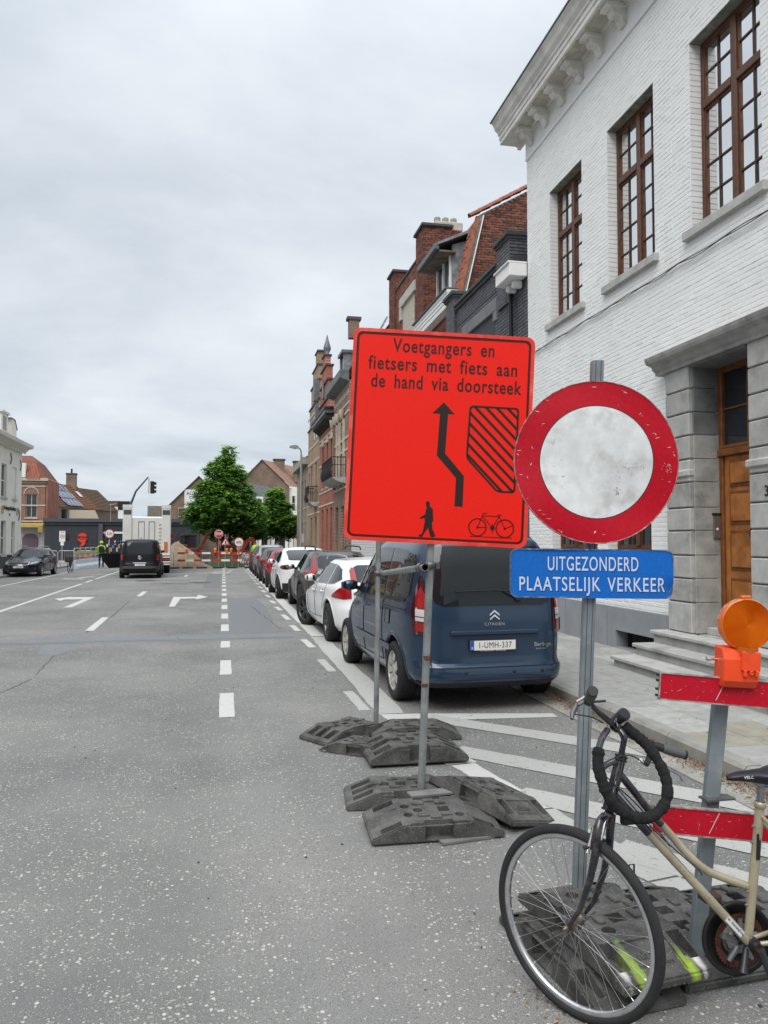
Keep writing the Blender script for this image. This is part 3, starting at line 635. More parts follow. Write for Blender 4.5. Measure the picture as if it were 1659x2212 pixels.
for (d, e_) in ((.80, 1.30), (1.40, 1.90), (1.98, 2.40), (2.46, 2.80)):
    b = MB(); b.bbox((7.95, 0, d), (8.69, .014, e_), OAKD, T=FD, c=.008); b.bbox((8.0, .0145, d + .04), (8.64, .034, e_ - .04), OAK, T=FD, c=.025); b.build('door_panel', D)
b = MB(); iron = mat('black_iron', (0.02, 0.02, 0.02), 0.5); b.lathe((6.30, 8.2, 1.93), (-1, 0, 0), [(0, .03), (.03, .025), (.035, 0)], 14, iron)
b.tube([(6.285, 8.2 + .055 * math.sin(t), 1.86 + .065 * math.cos(t)) for t in np.linspace(0, 2 * PI, 16, endpoint=False)], .009, 6, iron, closed=True); b.build('door_knocker', D)
for (a, c, d, e_) in ((7.84, 8.32, 3.0, 3.47), (8.32, 8.80, 3.0, 3.47), (7.84, 8.32, 3.47, 3.95), (8.32, 8.80, 3.47, 3.95)):
    b = MB(); b.add([FD((a, -.02, d)), FD((c, -.02, d)), FD((c, -.02, e_)), FD((a, -.02, e_))], [(0, 1, 2, 3)], GLASSD); b.build('pane', D, fix=False)
b = MB(); b.box((8.31, -.03, 3.0), (8.33, .01, 3.95), OAKD, FD); b.box((7.84, -.03, 3.46), (8.80, .008, 3.48), OAKD, FD); b.build('glazing_bar', D)
b = MB(); b.bbox((6.21, 8.845, 1.80), (6.31, 8.872, 2.10), mat('intercom_metal', (0.28, 0.28, 0.28), 0.35, 0.7), c=.004); b.lathe((6.26, 8.843, 1.92), (0, -1, 0), [(0, .004), (.018, .003), (.02, 0)], 12, mat('button_white', (.75, .75, .75), .4)); b.build('intercom', WB)
b = MB(); b.box((6.20, 8.835, 2.103), (6.32, 8.871, 2.13), iron); b.build('intercom_hood', WB)
text_obj('34', 'house_number', WB, lambda p: (5.893 - p[1], 7.41 - p[0], 2.32 + p[2]), 0.17, iron, ext=.004)
# entrance steps: three treads curving out over the pavement, each a nosing slab over riser stones
steps = [(5.03, 6.3, 9.42, .12, .26), (5.36, 6.3, 9.44, .26, .41), (5.66, 6.3, 9.50, .41, .57)]
for i, (x, ya, yb, z0, z1) in enumerate(steps):
    b = MB(); b.box((x + .04, ya, z0 if i else .10), (5.946, yb - .04, z1 - .05), BLUESTONE); b.box((5.946, ya, z0), (6.7, min(yb - .04, 9.42), z1 - .05), BLUESTONE); b.build('step_riser', WB)
    cuts = [ya, ya + (yb - ya) * .28, ya + (yb - ya) * .62, yb]
    for a, c in zip(cuts[:-1], cuts[1:]): b = MB(); b.bbox((x, a + .002, z1 - .05), (5.943 if c > 9.43 and i < 3 else 6.0, c - .002, z1), BLUESTONE2 if i != 1 else BLUESTONE, c=.010); b.build('step_tread', WB)
b = MB(); b.bbox((6.0, 7.2, .50), (6.7, 9.43, .568), BLUESTONE, c=.01); b.bbox((6.1, 7.78, .568), (6.5, 8.87, .66), BLUESTONE2, c=.008); b.build('threshold', WB)

# ------------------------------------------------------------------ dark painted brick house behind the white one
GP = mat('charcoal_painted_brick', (0.085, 0.085, 0.10), 0.6, var=0.2, vscale=5, bump=0.002, bscale=60, dirt=(0.15, 0.15, 0.165), dscale=3, damt=0.6)
GP2 = mat('charcoal_painted_brick_b', (0.11, 0.11, 0.125), 0.6, var=0.2, vscale=5, bump=0.002, bscale=60, dirt=(0.05, 0.05, 0.055), dscale=3, damt=0.6)
GM = mat('charcoal_mortar', (0.055, 0.055, 0.065), 0.8)
GH = thing('dark_house', 'charcoal painted brick house between the tall white house and the red brick house', 'house')
F2 = Frame((6.02, 0, 0), (0, 1, 0), (-1, 0, 0))
b = MB(); b.box((6.03, 14.46, 0), (10, 20.2, 7.2), GM); b.box((6.03, 15.3, 7.2), (6.4, 20.15, 7.9), GM); b.build('wall', GH)
brickwall(F2, lambda a, c: [(14.47, 20.15)] if a < 7.15 else [(15.32, 20.15)], [(16.4, 18.6, 5.5, 7.05)], 5.2, 7.93, [GP, GP, GP2], None, GH, nobj=160, near=lambda q: q[0] - q[2] * 2, name='brick')
b = MB(); b.box((6.0, 14.46, 0), (6.03, 20.15, 5.2), GP); b.build('lower_wall', GH)
b = MB(); b.bbox((5.97, 16.25, 6.98), (6.1, 18.75, 7.28), mat('grey_concrete', (0.17, 0.17, 0.18), .8, var=.15), c=.01); b.bbox((5.97, 16.25, 6.75), (6.1, 16.45, 6.98), mat('grey_concrete'), c=.01); b.bbox((5.97, 18.55, 6.75), (6.1, 18.75, 6.98), mat('grey_concrete'), c=.01); b.build('window_hood', GH)
b = MB(); b.box((6.1, 16.4, 5.5), (6.15, 18.6, 7.0), GLASSD); b.build('window', GH)
CAP = mat('coping_dark', (0.06, 0.065, 0.065), 0.7, var=0.2)
for ya, yb in ((15.32, 16.1), (19.35, 20.1)):
    b = MB(); b.box((5.955, ya + .01, 6.9), (6.50, yb - .01, 8.28), GM); pr = b.build('pier', GH)
    Fa = Frame((5.955, 0, 0), (0, 1, 0), (-1, 0, 0)); brickwall(Fa, lambda a, c: [(ya, yb)], [], 6.9, 8.28, [GP, GP2], None, pr, nobj=0)
    Fb = Frame((5.945, ya, 0), (1, 0, 0), (0, -1, 0)); brickwall(Fb, lambda a, c: [(0, .56)], [], 6.9, 8.28, [GP, GP2], None, pr, nobj=0)
    b = MB(); b.bbox((5.86, ya - .06, 8.31), (6.58, yb + .06, 8.42), CAP, c=.015); b.bbox((5.91, ya - .03, 8.25), (6.53, yb + .03, 8.31), CAP, c=.01); b.build('coping', GH)
b = MB(); b.bbox((5.90, 16.15, 7.93), (6.42, 19.3, 8.02), CAP, c=.012); b.bbox((5.95, 16.15, 7.86), (6.05, 19.3, 7.93), CAP, c=.01); b.build('parapet_coping', GH)
PVC = mat('white_pvc', (0.78, 0.78, 0.76), 0.4, var=0.04)
b = MB(); b.bbox((5.62, 14.47, 7.14), (6.0, 15.3, 7.40), PVC, c=.012); b.bbox((5.58, 14.47, 7.40), (6.0, 15.33, 7.44), PVC, c=.008); 
for y in (14.7, 15.0): b.bbox((5.78, y, 6.98), (6.0, y + .13, 7.14), PVC, c=.04)
b.build('box_gutter', GH)
b = MB(); b.cyl((5.93, 15.22, 0.1), (5.93, 15.22, 7.1), .045, n=12, m=mat('black_pipe', (.015, .015, .018), .4)); b.build('downpipe', GH)
b = MB(); b.add([(6.0, 14.46, 7.42), (6.0, 20.1, 7.42), (9.5, 20.1, 9.3), (9.5, 14.46, 9.3)], [(0, 1, 2, 3)], rt); b.build('roof', GH)

# ------------------------------------------------------------------ red brick house: gable wall with clay verge tiles, dormer, white bay box
RB = [mat('brick_red', (0.165, 0.055, 0.036), 0.85, var=0.35, vscale=9, bump=0.002, bscale=60), mat('brick_rust', (0.215, 0.078, 0.046), 0.85, var=0.35, vscale=9, bump=0.002, bscale=60), mat('brick_brown', (0.09, 0.042, 0.033), 0.85, var=0.35, vscale=9, bump=0.002, bscale=60)]
RM = mat('brick_mortar', (0.44, 0.40, 0.34), 0.9, var=0.2, vscale=10)
TILE = mat('clay_tile', (0.26, 0.088, 0.05), 0.75, var=0.3, vscale=5, dirt=(0.12, 0.06, 0.04), dscale=3, damt=0.6)
LEAD = mat('lead', (0.23, 0.25, 0.275), 0.5, 0.4, var=0.3, vscale=7, dirt=(0.4, 0.41, 0.42), dscale=4, damt=0.7)
RH = thing('brick_house', 'red brick house with orange verge tiles, lead dormer and white box bay', 'house')
gx = lambda z: 6.30 + (z - 8.0) * .235 if z < 10.95 else 6.99 + (z - 10.95) * 1.72
Fg = Frame((0, 20.25, 0), (1, 0, 0), (0, -1, 0))
b = MB(); b.prism([(6.3, 0), (6.3, 8.0), (6.99, 10.93), (10.5, 12.95), (14, 10.9), (14, 0)], 20.26, 20.5, RM, T=lambda p: Vector((p[0], p[2], p[1]))); b.build('gable_wall', RH)
brickwall(Fg, lambda a, c: [(gx((a + c) / 2) + .09, 13.9 if c < 10.8 else 13.9 - (c - 10.8) * 1.6)], [], 7.3, 12.75, RB, None, RH, nobj=300, near=lambda q: -q[2] - q[0] * .4 if q[0] < 9.2 else 99, depth=.012)
RF = 6.30
b = MB(); b.box((RF + .012, 20.5, 0), (RF + .3, 28.6, 8.1), RM); b.box((RF + .1, 25.0, 8.1), (RF + .35, 28.5, 11.3), RM); b.build('front_wall', RH)
b = MB(); b.add([(RF, 20.3, 8.1), (RF, 28.6, 8.1), (6.99, 28.6, 10.95), (6.99, 20.3, 10.95), (10.5, 28.6, 12.95), (10.5, 20.3, 12.95)], [(0, 1, 2, 3), (3, 2, 4, 5)], TILE); b.build('roof', RH, fix=False)
# verge tiles one by one
def tile_mesh(L_, w, r, m, name):
    q = MB(); n = 6; vs = []
    for i in range(n + 1):
        t = PI * i / n; vs += [(0, -r * math.cos(t) * w, r * math.sin(t)), (L_, -r * .9 * math.cos(t) * w, r * .9 * math.sin(t) + .02)]
    q.add(vs, [(2 * i, 2 * i + 1, 2 * i + 3, 2 * i + 2) for i in range(n)], m, True); q.add([vs[2 * i] for i in range(n + 1)], [tuple(range(n + 1))], m); return q.mesh(name)
vt = tile_mesh(.37, 1.0, .11, TILE, 'verge_tile')
def place_tiles(a, c, me, name, parent, step):
    a, c = Vector(a), Vector(c); d = (a - c).normalized(); n = int((c - a).length / step)
    rot = d.to_track_quat('X', 'Z').to_euler()
    for i in range(n + 1):
        o = link(me, name, parent, a + (c - a) * (i / max(n, 1))); o.rotation_euler = rot
place_tiles((7.02, 20.25, 11.02), (10.4, 20.25, 12.98), vt, 'verge_tile', RH, .33); place_tiles((6.34, 20.25, 8.25), (6.97, 20.25, 10.85), vt, 'verge_tile', RH, .33)
b = MB(); b.box((6.36, 20.12, 8.2), (6.42, 20.24, 8.25), PVC)
b.tube([(6.43, 20.17, 8.15), (7.08, 20.17, 10.9)], .02, 6, PVC); b.build('verge_trim', RH)
q = MB(); n = 5; vs = []
for i in range(n + 1): t = PI * i / n; vs += [(0, -.1 * math.cos(t), .035 * math.sin(t)), (.32, -.1 * math.cos(t), .035 * math.sin(t) + .02)]
q.add(vs, [(2 * i, 2 * i + 1, 2 * i + 3, 2 * i + 2) for i in range(n)], TILE, True); fmt = q.mesh('roof_tile')
d = (Vector((RF, 0, 8.1)) - Vector((6.99, 0, 10.95))).normalized()
for j in range(2):
    for i in range(9):
        p = Vector((RF - .03, 20.5 + j * .21, 8.2)) - d * (.32 * i); o = link(fmt, 'roof_tile', RH, p); o.rotation_euler = d.to_track_quat('X', 'Z').to_euler()
# dormer
DM = thing('dormer', None, None); DM.parent = RH; DM.name = 'dormer'
b = MB(); b.prism([(6.42, 8.75), (6.42, 10.35), (7.6, 10.75), (7.6, 8.75)], 21.05, 21.13, LEAD, T=lambda p: Vector((p[0], p[2], p[1]))); b.prism([(6.42, 8.75), (6.42, 10.35), (7.6, 10.75), (7.6, 8.75)], 22.55, 22.6, LEAD, T=lambda p: Vector((p[0], p[2], p[1]))); b.build('cheek', DM)
b = MB(); b.add([(5.95, 20.85, 10.32), (5.95, 22.9, 10.32), (7.3, 22.9, 10.95), (7.3, 20.85, 10.95), (5.95, 20.85, 10.25), (5.95, 22.9, 10.25), (7.3, 22.9, 10.85), (7.3, 20.85, 10.85)], [(0, 1, 2, 3), (4, 7, 6, 5), (0, 3, 7, 4), (0, 4, 5, 1), (1, 5, 6, 2)], LEAD); b.build('dormer_roof', DM)
b = MB(); b.bbox((5.85, 20.9, 10.12), (6.0, 22.9, 10.30), mat('gutter_grey', (.12, .14, .15), .5, .3), c=.02); b.build('dormer_gutter', DM)
b = MB(); wf = mat('white_frame', (.7, .7, .68), .5)
for a, c in ((21.13, 21.2), (21.8, 21.87), (22.48, 22.55)): b.bbox((6.36, a, 8.8), (6.44, c, 10.2), wf)
b.bbox((6.36, 21.2, 8.75), (6.44, 22.48, 8.85), wf); b.bbox((6.36, 21.2, 10.12), (6.44, 22.48, 10.2), wf); b.build('frame', DM)
b = MB(); b.box((6.44, 21.13, 8.8), (6.46, 22.55, 10.2), GLASSD); b.build('pane', DM)
b = MB(); b.box((6.0, 20.9, 10.06), (6.5, 22.8, 10.12), mat('rotten_board', (.16, .14, .11), .9, var=.4)); b.build('soffit_board', DM)
# white box bay
BX = thing('box_bay', None, None); BX.parent = RH; BX.name = 'box_bay'
for i in range(4): b = MB(); z = 8.38 + i * .1; b.bbox((6.08 - i * .018, 20.28, z), (6.4, 24.1, z + .096), PVC, c=.006); b.build('board', BX)
b = MB(); b.bbox((5.97, 20.27, 8.78), (6.45, 24.12, 8.83), mat('box_top', (.1, .1, .11), .6), c=.01); b.box((6.08, 20.3, 8.34), (6.3, 24.0, 8.378), PVC); b.build('box_top', BX)
# brick attic with two piers
Fr = Frame((RF + .0, 0, 0), (0, 1, 0), (-1, 0, 0))
brickwall(Fr, lambda a, c: [(20.6, 28.6)], [(20.5, 24.1, 8.3, 8.9), (25.6, 27.3, 6.0, 10.0)], 7.0, 8.1, RB, None, RH, nobj=0)
Fr2 = Frame((RF + .1, 0, 0), (0, 1, 0), (-1, 0, 0))
brickwall(Fr2, lambda a, c: [(24.15, 28.5)], [(25.4, 27.2, 6.0, 10.35)], 8.1, 11.3, RB, None, RH, nobj=140, near=lambda q: q[0] - q[2])
b = MB(); CON = mat('concrete_pale', (.42, .41, .37), .85, var=.15, vscale=4); b.bbox((RF + .02, 25.2, 10.36), (RF + .3, 27.5, 10.72), CON, c=.01); b.bbox((RF + .02, 27.2, 9.9), (RF + .3, 27.5, 10.36), CON, c=.01); b.build('lintel', RH)
b = MB(); b.box((RF + .3, 25.4, 7), (RF + .33, 27.2, 10.36), GLASSD); 
for y in (25.42, 26.3, 27.12): b.bbox((RF + .2, y, 7), (RF + .31, y + .08, 10.36), wf)
b.build('window', RH)
b = MB(); b.bbox((RF + .05, 24.2, 11.3), (RF + .45, 28.3, 11.38), CAP, c=.01); b.build('parapet_coping', RH)
for ya, yb, zt, xd in ((22.95, 24.9, 12.15, .95), (28.3, 29.2, 12.15, .6)):
    Fa = Frame((RF + .02, 0, 0), (0, 1, 0), (-1, 0, 0)); Fb = Frame((RF + .02, ya, 0), (1, 0, 0), (0, -1, 0))
    if ya < 23: ya = 23.9; Fb = Frame((RF + .02, ya, 0), (1, 0, 0), (0, -1, 0))
    b = MB(); b.box((RF + .035, ya + .012, 7.5), (RF + xd, yb - .01, zt - .1), RM); pr = b.build('pier', RH)
    brickwall(Fa, lambda a, c: [(ya, yb)], [], 8, zt - .1, RB, None, pr, nobj=0); brickwall(Fb, lambda a, c: [(0, xd)], [], 8, zt - .1, RB, None, pr, nobj=0)
    b = MB(); b.bbox((RF - .06, ya - .09, zt - .1), (RF + xd + .07, yb + .07, zt), CAP, c=.015); b.build('coping', RH)
b = MB(); b.box((6.75, 24.0, 9), (7.65, 24.6, 12.15), mat('brick_rust')); b.build('chimney', RH)
b = MB(); b.bbox((6.72, 23.95, 12.0), (7.68, 24.65, 12.3), CON, c=.03); b.build('chimney_cap', RH)
for x in (6.9, 7.18, 7.46): b = MB(); b.lathe((x, 24.3, 12.3), (0, 0, 1), [(.10, 0), (.11, .05), (.11, .22), (.09, .24)], 14, mat('chimney_pot', (.22, .24, .18), .8)); b.build('chimney_pot', RH)
# ------------------------------------------------------------------ houses further along the right side
def simple_window(F, h, parent, frame=None, glass=None, bars=(1, 1), fw=.07, rec=.12, sill=None, name='window'):
    u0, u1, z0, z1 = h; r = bpy.data.objects.new(name, None); COL.objects.link(r); r.parent = parent
    frame = frame or wf
    b = MB(); n0, n1 = -rec - .05, -rec
    b.box((u0, n0, z0), (u0 + fw, n1, z1), frame, F); b.box((u1 - fw, n0, z0), (u1, n1, z1), frame, F); b.box((u0 + fw, n0, z0), (u1 - fw, n1, z0 + fw), frame, F); b.box((u0 + fw, n0, z1 - fw), (u1 - fw, n1, z1), frame, F)
    for i in range(1, bars[0]): u = u0 + (u1 - u0) * i / bars[0]; b.box((u - .03, n0, z0 + fw), (u + .03, n1 - .003, z1 - fw), frame, F)
    for i in range(1, bars[1]): z = z0 + (z1 - z0) * i / bars[1]; b.box((u0 + fw, n0, z - .03), (u1 - fw, n1 - .006, z + .03), frame, F)
    b.build('frame', r, fix=True)
    b = MB(); k = n0 + .02; b.add([F((u0, k, z0)), F((u1, k, z0)), F((u1, k, z1)), F((u0, k, z1))], [(0, 1, 2, 3)], glass or GLASSD); b.build('pane', r, fix=False)
    if sill: b = MB(); b.box((u0 - .08, -rec, z0 - .12), (u1 + .08, .07, z0), sill, F); b.build('sill', r)
    return r
def facade(F, u0, u1, z1, wins, m, parent, depth=8, thick=.18, z0=0, frame=None, glass=None, bars=(1, 2), sill=None):
    plane_with_holes(F, u0, u1, z0, z1, wins, m, 'wall', parent, thick=thick)
    for h in wins: simple_window(F, h, parent, frame, glass, bars, sill=sill)
BK_BROWN = brickmat('bricks_brown', 1, (0.15, 0.08, 0.05), (0.21, 0.115, 0.075), (0.3, 0.27, 0.23))
BK_RED = brickmat('bricks_red', 1, (0.30, 0.085, 0.05), (0.25, 0.07, 0.045), (0.36, 0.22, 0.17), ms=.008)
BK_YEL = brickmat('bricks_yellow', 1, (0.33, 0.21, 0.125), (0.25, 0.16, 0.095), (0.34, 0.28, 0.21))
BK_RED_X = brickmat('bricks_red_x', 0, (0.24, 0.08, 0.045), (0.2, 0.07, 0.045), (0.32, 0.24, 0.2))
BK_YEL_X = brickmat('bricks_yellow_x', 0, (0.40, 0.25, 0.14), (0.25, 0.15, 0.09), (0.36, 0.3, 0.22))
BK_BROWN_X = brickmat('bricks_brown_x', 0, (0.14, 0.08, 0.052), (0.20, 0.118, 0.078), (0.25, 0.21, 0.17))
BK_GREY_X = brickmat('bricks_grey_x', 0, (0.26, 0.2, 0.15), (0.2, 0.15, 0.11), (0.36, 0.33, 0.29))
SAND = mat('sand_stone', (0.50, 0.44, 0.36), 0.85, var=0.15, vscale=3, dirt=(0.2, 0.17, 0.14), dscale=2, damt=.5)
DKW = mat('dark_joinery', (0.03, 0.028, 0.026), 0.5)
F6 = Frame((6.0, 0, 0), (0, 1, 0), (-1, 0, 0))
def sidewalls(b, x, y0, y1, z, m, d=8):
    b.box((x + .2, y0, 0), (x + d, y0 + .12, z), m); b.box((x + .2, y1 - .12, 0), (x + d, y1, z), m)
# low garage-like white shutter front hidden behind the sign, then the brown balcony house
G0 = thing('white_front_house', 'low house with white boarded front, between the red brick house and the balcony house', 'house')
wh = mat('white_boards', (.62, .63, .63), .6, var=.06)
b = MB(); b.box((6.05, 28.65, 0), (6.3, 36.9, 6.9), BK_BROWN); sidewalls(b, 6, 28.65, 36.9, 6.9, BK_BROWN_X); b.build('wall', G0)
for i in range(28): b = MB(); b.box((5.99, 29.6, .2 + i * .11), (6.05, 36.2, .2 + i * .11 + .1), wh); b.build('board', G0)
b = MB(); b.add([(5.9, 28.6, 6.9), (5.9, 37, 6.9), (7.9, 37, 8.4), (7.9, 28.6, 8.4), (10, 37, 6.9), (10, 28.6, 6.9)], [(0, 1, 2, 3), (3, 2, 4, 5)], TILE); b.build('roof', G0)
for k in range(3): simple_window(F6, (30 + k * 2.1, 31.1 + k * 2.1, 4.2, 6.0), G0, rec=-.02)
b = MB(); b.add([(6.6, 37.2, 10.7), (6.6, 29.4, 10.7), (8.8, 29.4, 12.1), (8.8, 37.2, 12.1), (11, 37.2, 10.7), (11, 29.4, 10.7)], [(0, 1, 2, 3), (3, 2, 4, 5)], TILE); b.box((6.7, 29.4, 6.9), (10.9, 37.1, 10.7), BK_BROWN); b.build('rear_roof', G0)
b = MB(); b.add([(6.3, 37.15, 10.0), (7.9, 37.15, 13.0), (8.0, 37.15, 13.0), (6.4, 37.15, 9.9)], [(0, 1, 2, 3)], LEAD); b.box((6.35, 36.95, 9.9), (6.5, 37.2, 12.1), LEAD); b.build('zinc_edge', G0)
BA = thing('balcony_house', 'brown brick house with iron balcony and stone bands, partly behind the orange sign', 'house')
wins = [(38.6, 39.6, 5.0, 7.9), (41.0, 41.7, 5.2, 7.9), (38.6, 39.6, 1.2, 3.6), (40.6, 41.6, 1.0, 3.6)]
facade(F6, 36.95, 42.1, 9.7, wins, BK_BROWN, BA, frame=mat('brown_frame', (.2, .09, .05), .5), sill=SAND)
b = MB(); sidewalls(b, 6, 36.95, 42.1, 9.7, BK_BROWN_X); b.build('side_wall', BA)
for z in (4.45, 6.3, 6.9, 8.15, 8.55): b = MB(); b.box((5.965, 36.95, z), (6.0, 42.1, z + .11), SAND); b.build('stone_band', BA)
for i in range(10): b = MB(); b.box((5.97, 37.2 + i * .5, 9.0), (6.0, 37.32 + i * .5, 9.3), SAND); b.box((5.975, 37.1 + i * .5, 9.1), (6.0, 37.45 + i * .5, 9.18), SAND); b.build('stone_cross', BA)
for y in (38.35, 39.75, 41.85, 40.7): b = MB(); b.box((5.9, y, 4.6), (6.0, y + .2, 8.0), SAND if int(y * 10) % 2 else BK_BROWN); b.lathe((5.85, y + .1, 8.0), (0, 0, 1), [(.05, 0), (.12, .15), (.16, .4), (.16, .45)], 10, SAND); b.build('pilaster', BA)
ZN = mat('zinc_cornice', (.14, .155, .165), .5, .3, var=.2, vscale=4)
b = MB(); b.prism([(6, 9.65), (5.7, 9.75), (5.55, 9.85), (5.5, 10.15), (5.62, 10.2), (6.0, 10.2)], 37.0, 42.4, ZN, T=lambda p: Vector((p[0], p[2], p[1]))); b.build('cornice', BA)
b = MB(); b.add([(6.0, 37, 10.2), (6.0, 42.1, 10.2), (7.4, 42.1, 12.2), (7.4, 37, 12.2)], [(0, 1, 2, 3)], TILE); b.box((7.4, 37, 8), (9, 42.1, 12.2), BK_BROWN_X); b.build('roof', BA)
b = MB(); b.box((5.95, 38.5, 10.2), (7, 38.6, 11.4), LEAD); b.box((5.95, 39.7, 10.2), (7, 39.8, 11.4), LEAD); b.box((5.85, 38.4, 11.4), (7, 39.9, 11.55), ZN); b.box((6.02, 38.6, 10.3), (6.06, 39.7, 11.4), GLASSD); b.build('dormer', BA)
b = MB(); b.box((6.0, 37.0, 11.8), (6.5, 37.4, 12.7), BK_BROWN_X); b.box((5.9, 36.95, 12.7), (6.6, 37.45, 12.85), CAP); b.build('chimney', BA)
def balcony(parent, y0, y1, z, proj=.7, name='balcony'):
    r = bpy.data.objects.new(name, None); COL.objects.link(r); r.parent = parent; ir = mat('black_iron')
    b = MB(); b.prism([(6, z), (6 - proj, z), (6 - proj + .12, z - .12), (6 - proj * .5, z - .25), (6, z - .3)], y0, y1, BLUESTONE, T=lambda p: Vector((p[0], p[2], p[1]))); b.build('slab', r)
    b = MB(); n = int((y1 - y0) / .11)
    P = [(5.98, y0)] + [(6 - proj, y0)] + [(6 - proj, y0 + (y1 - y0) * i / n) for i in range(1, n)] + [(6 - proj, y1), (5.98, y1)]
    P = [(6 - proj * k / 5, y0) for k in range(5)] + [(6 - proj, y0 + (y1 - y0) * i / n) for i in range(n + 1)] + [(6 - proj * (4 - k) / 5, y1) for k in range(5)]
    for x, y in P:
        o = -.07 if abs(x - 6 + proj) < .01 else 0
        b.tube([(x, y, z), (x + o, y, z + .25), (x + o * .8, y, z + .45), (x, y, z + .62), (x, y, z + .98)], .014, 5, ir)
    b.tube([(x, y, z + 1.0) for x, y in (P[0], (6 - proj, y0), (6 - proj, y1), P[-1])], .03, 6, ir); b.tube([(x, y, z + .62) for x, y in (P[0], (6 - proj, y0), (6 - proj, y1), P[-1])], .018, 5, ir)
    for i in range(0, len(P) - 1, 2): x, y = P[i]; b.lathe((x, y, z + .8), (1, 0, 0), [(.06, -.01), (.08, 0), (.06, .01)], 8, ir)
    b.build('railing', r)
balcony(BA, 38.0, 42.0, 5.0)
# narrow red house with stepped gable and finial
RN = thing('narrow_red_house', 'narrow red brick house with a stepped gable carrying a pointed grey finial', 'house')
wins = [(42.9, 43.6, 5.0, 7.6), (44.7, 45.4, 5.0, 7.6), (46.7, 47.4, 5.0, 7.6), (42.9, 43.7, 1.0, 3.7), (44.7, 45.5, .3, 3.7), (46.7, 47.5, 1.0, 3.7)]
facade(F6, 42.1, 48.8, 8.9, wins, BK_RED, RN, frame=DKW, sill=BLUESTONE)
for z in (3.9, 4.7, 6.4, 7.75, 8.0): b = MB(); b.box((5.97, 42.1, z), (6.0, 48.8, z + .1), SAND); b.build('stone_band', RN)
for y in (43.25, 45.05, 47.05): b = MB(); b.prism([(y - .5, 7.62), (y + .5, 7.62), (y + .35, 7.95), (y, 8.1), (y - .35, 7.95)], -.04, 0, SAND, T=lambda p: Vector((6.0 + p[2], p[0], p[1]))); b.build('window_head', RN)
b = MB(); b.box((5.45, 42.3, 9.15), (6, 48.9, 9.3), DKW); b.box((5.5, 42.35, 8.95), (6, 48.8, 9.15), ZN); b.build('cornice', RN)
for i in range(15): b = MB(); b.prism([(6, 8.4), (5.9, 8.5), (5.55, 8.75), (5.5, 8.95), (6, 8.95)], 42.45 + i * .43, 42.62 + i * .43, DKW, T=lambda p: Vector((p[0], p[2], p[1]))); b.build('bracket', RN)
b = MB(); steps_ = [(44.0, 48.7, 9.3, 10.2), (44.6, 48.3, 10.2, 11.3), (45.3, 47.9, 11.3, 12.3), (46.2, 47.3, 12.3, 13.1)]
for a, c, d, e_ in steps_: b.box((6.0, a, d), (6.35, c, e_), BK_RED_X if 0 else BK_RED)
b.box((6.002, 46.3, 12.3), (6.34, 47.2, 13.2), BK_RED_X); b.build('stepped_gable', RN)
for a, c, d, e_ in steps_: b = MB(); b.box((5.92, a - .08, e_), (6.42, c + .08, e_ + .09), CAP); b.build('step_coping', RN)
b = MB(); b.lathe((6.2, 46.75, 13.2), (0, 0, 1), [(.22, 0), (.22, .06), (.1, .12), (.22, .38), (.24, .5), (.12, .9), (.01, 1.35)], 14, ZN); b.build('finial', RN)
b = MB(); b.box((5.9, 46.3, 10.5), (6.0, 46.9, 11.6), ZN); b.build('chimney_plinth', RN)
b = MB(); b.add([(6.4, 42.2, 9.4), (6.4, 48.8, 9.4), (8.8, 48.8, 12.6), (8.8, 42.2, 12.6), (11, 48.8, 9.4), (11, 42.2, 9.4)], [(0, 1, 2, 3), (3, 2, 4, 5)], TILE); b.build('roof', RN)
for j in range(10):
    for i in range(7):
        p = Vector((6.42 + i * .25 + .02, 42.4 + j * .25, 9.45 + i * .333)); o = link(fmt, 'roof_tile', RN, p); o.rotation_euler = Vector((-.6, 0, -.8)).to_track_quat('X', 'Z').to_euler()
b = MB(); b.box((6.3, 42.1, 0), (11, 42.25, 9.4), BK_RED_X); b.box((6.3, 48.7, 0), (11, 48.8, 9.4), BK_RED_X); b.build('side_wall', RN)
# yellow brick house with tall gable and chimney
YH = thing('yellow_brick_house', 'tall yellow brick house with pointed gable and tall chimney stack, beyond the narrow red house', 'house')
wins = [(49.9, 50.5, 8.6, 10.2), (51.1, 51.7, 8.6, 10.2), (50.2, 51.1, 4.4, 7.0), (52.8, 53.7, 4.4, 7.0), (50.2, 51.1, 1.0, 3.4), (52.8, 53.7, .3, 3.4), (54.3, 54.9, 4.6, 6.6)]
facade(F6, 48.8, 55.6, 8.3, [w for w in wins if w[3] < 8.3], BK_YEL, YH, frame=DKW, sill=BLUESTONE)
b = MB()
for a, c, d, e_ in ((48.85, 55.4, 8.3, 9.6), (49.2, 54.6, 9.6, 11.0), (49.4, 53.6, 11.0, 12.3), (49.6, 52.6, 12.3, 13.3)): b.box((6.0, a, d), (6.35, c, e_), BK_YEL)
b.box((5.99, 49.7, 13.0), (6.5, 50.9, 14.2), BK_YEL); b.box((6.0, 49.69, 12), (6.5, 49.7, 14.2), BK_YEL_X); b.build('stepped_gable', YH)
for a, c, e_ in ((48.85, 55.4, 9.6), (49.2, 54.6, 11.0), (49.4, 53.6, 12.3), (49.6, 52.6, 13.3), (49.6, 51.0, 14.2)): b = MB(); b.box((5.93, a - .06, e_), (6.55, c + .08, e_ + .1), CAP); b.build('step_coping', YH)
for w in wins[:2]: b = MB(); b.box((5.98, w[0], w[2]), (6.0, w[1], w[3]), GLASSD); b.build('window', YH)
for z in (3.6, 4.2, 7.1, 8.2, 10.4): b = MB(); b.box((5.97, 48.8, z), (6.0, 55.5, z + .12), SAND); b.build('stone_band', YH)
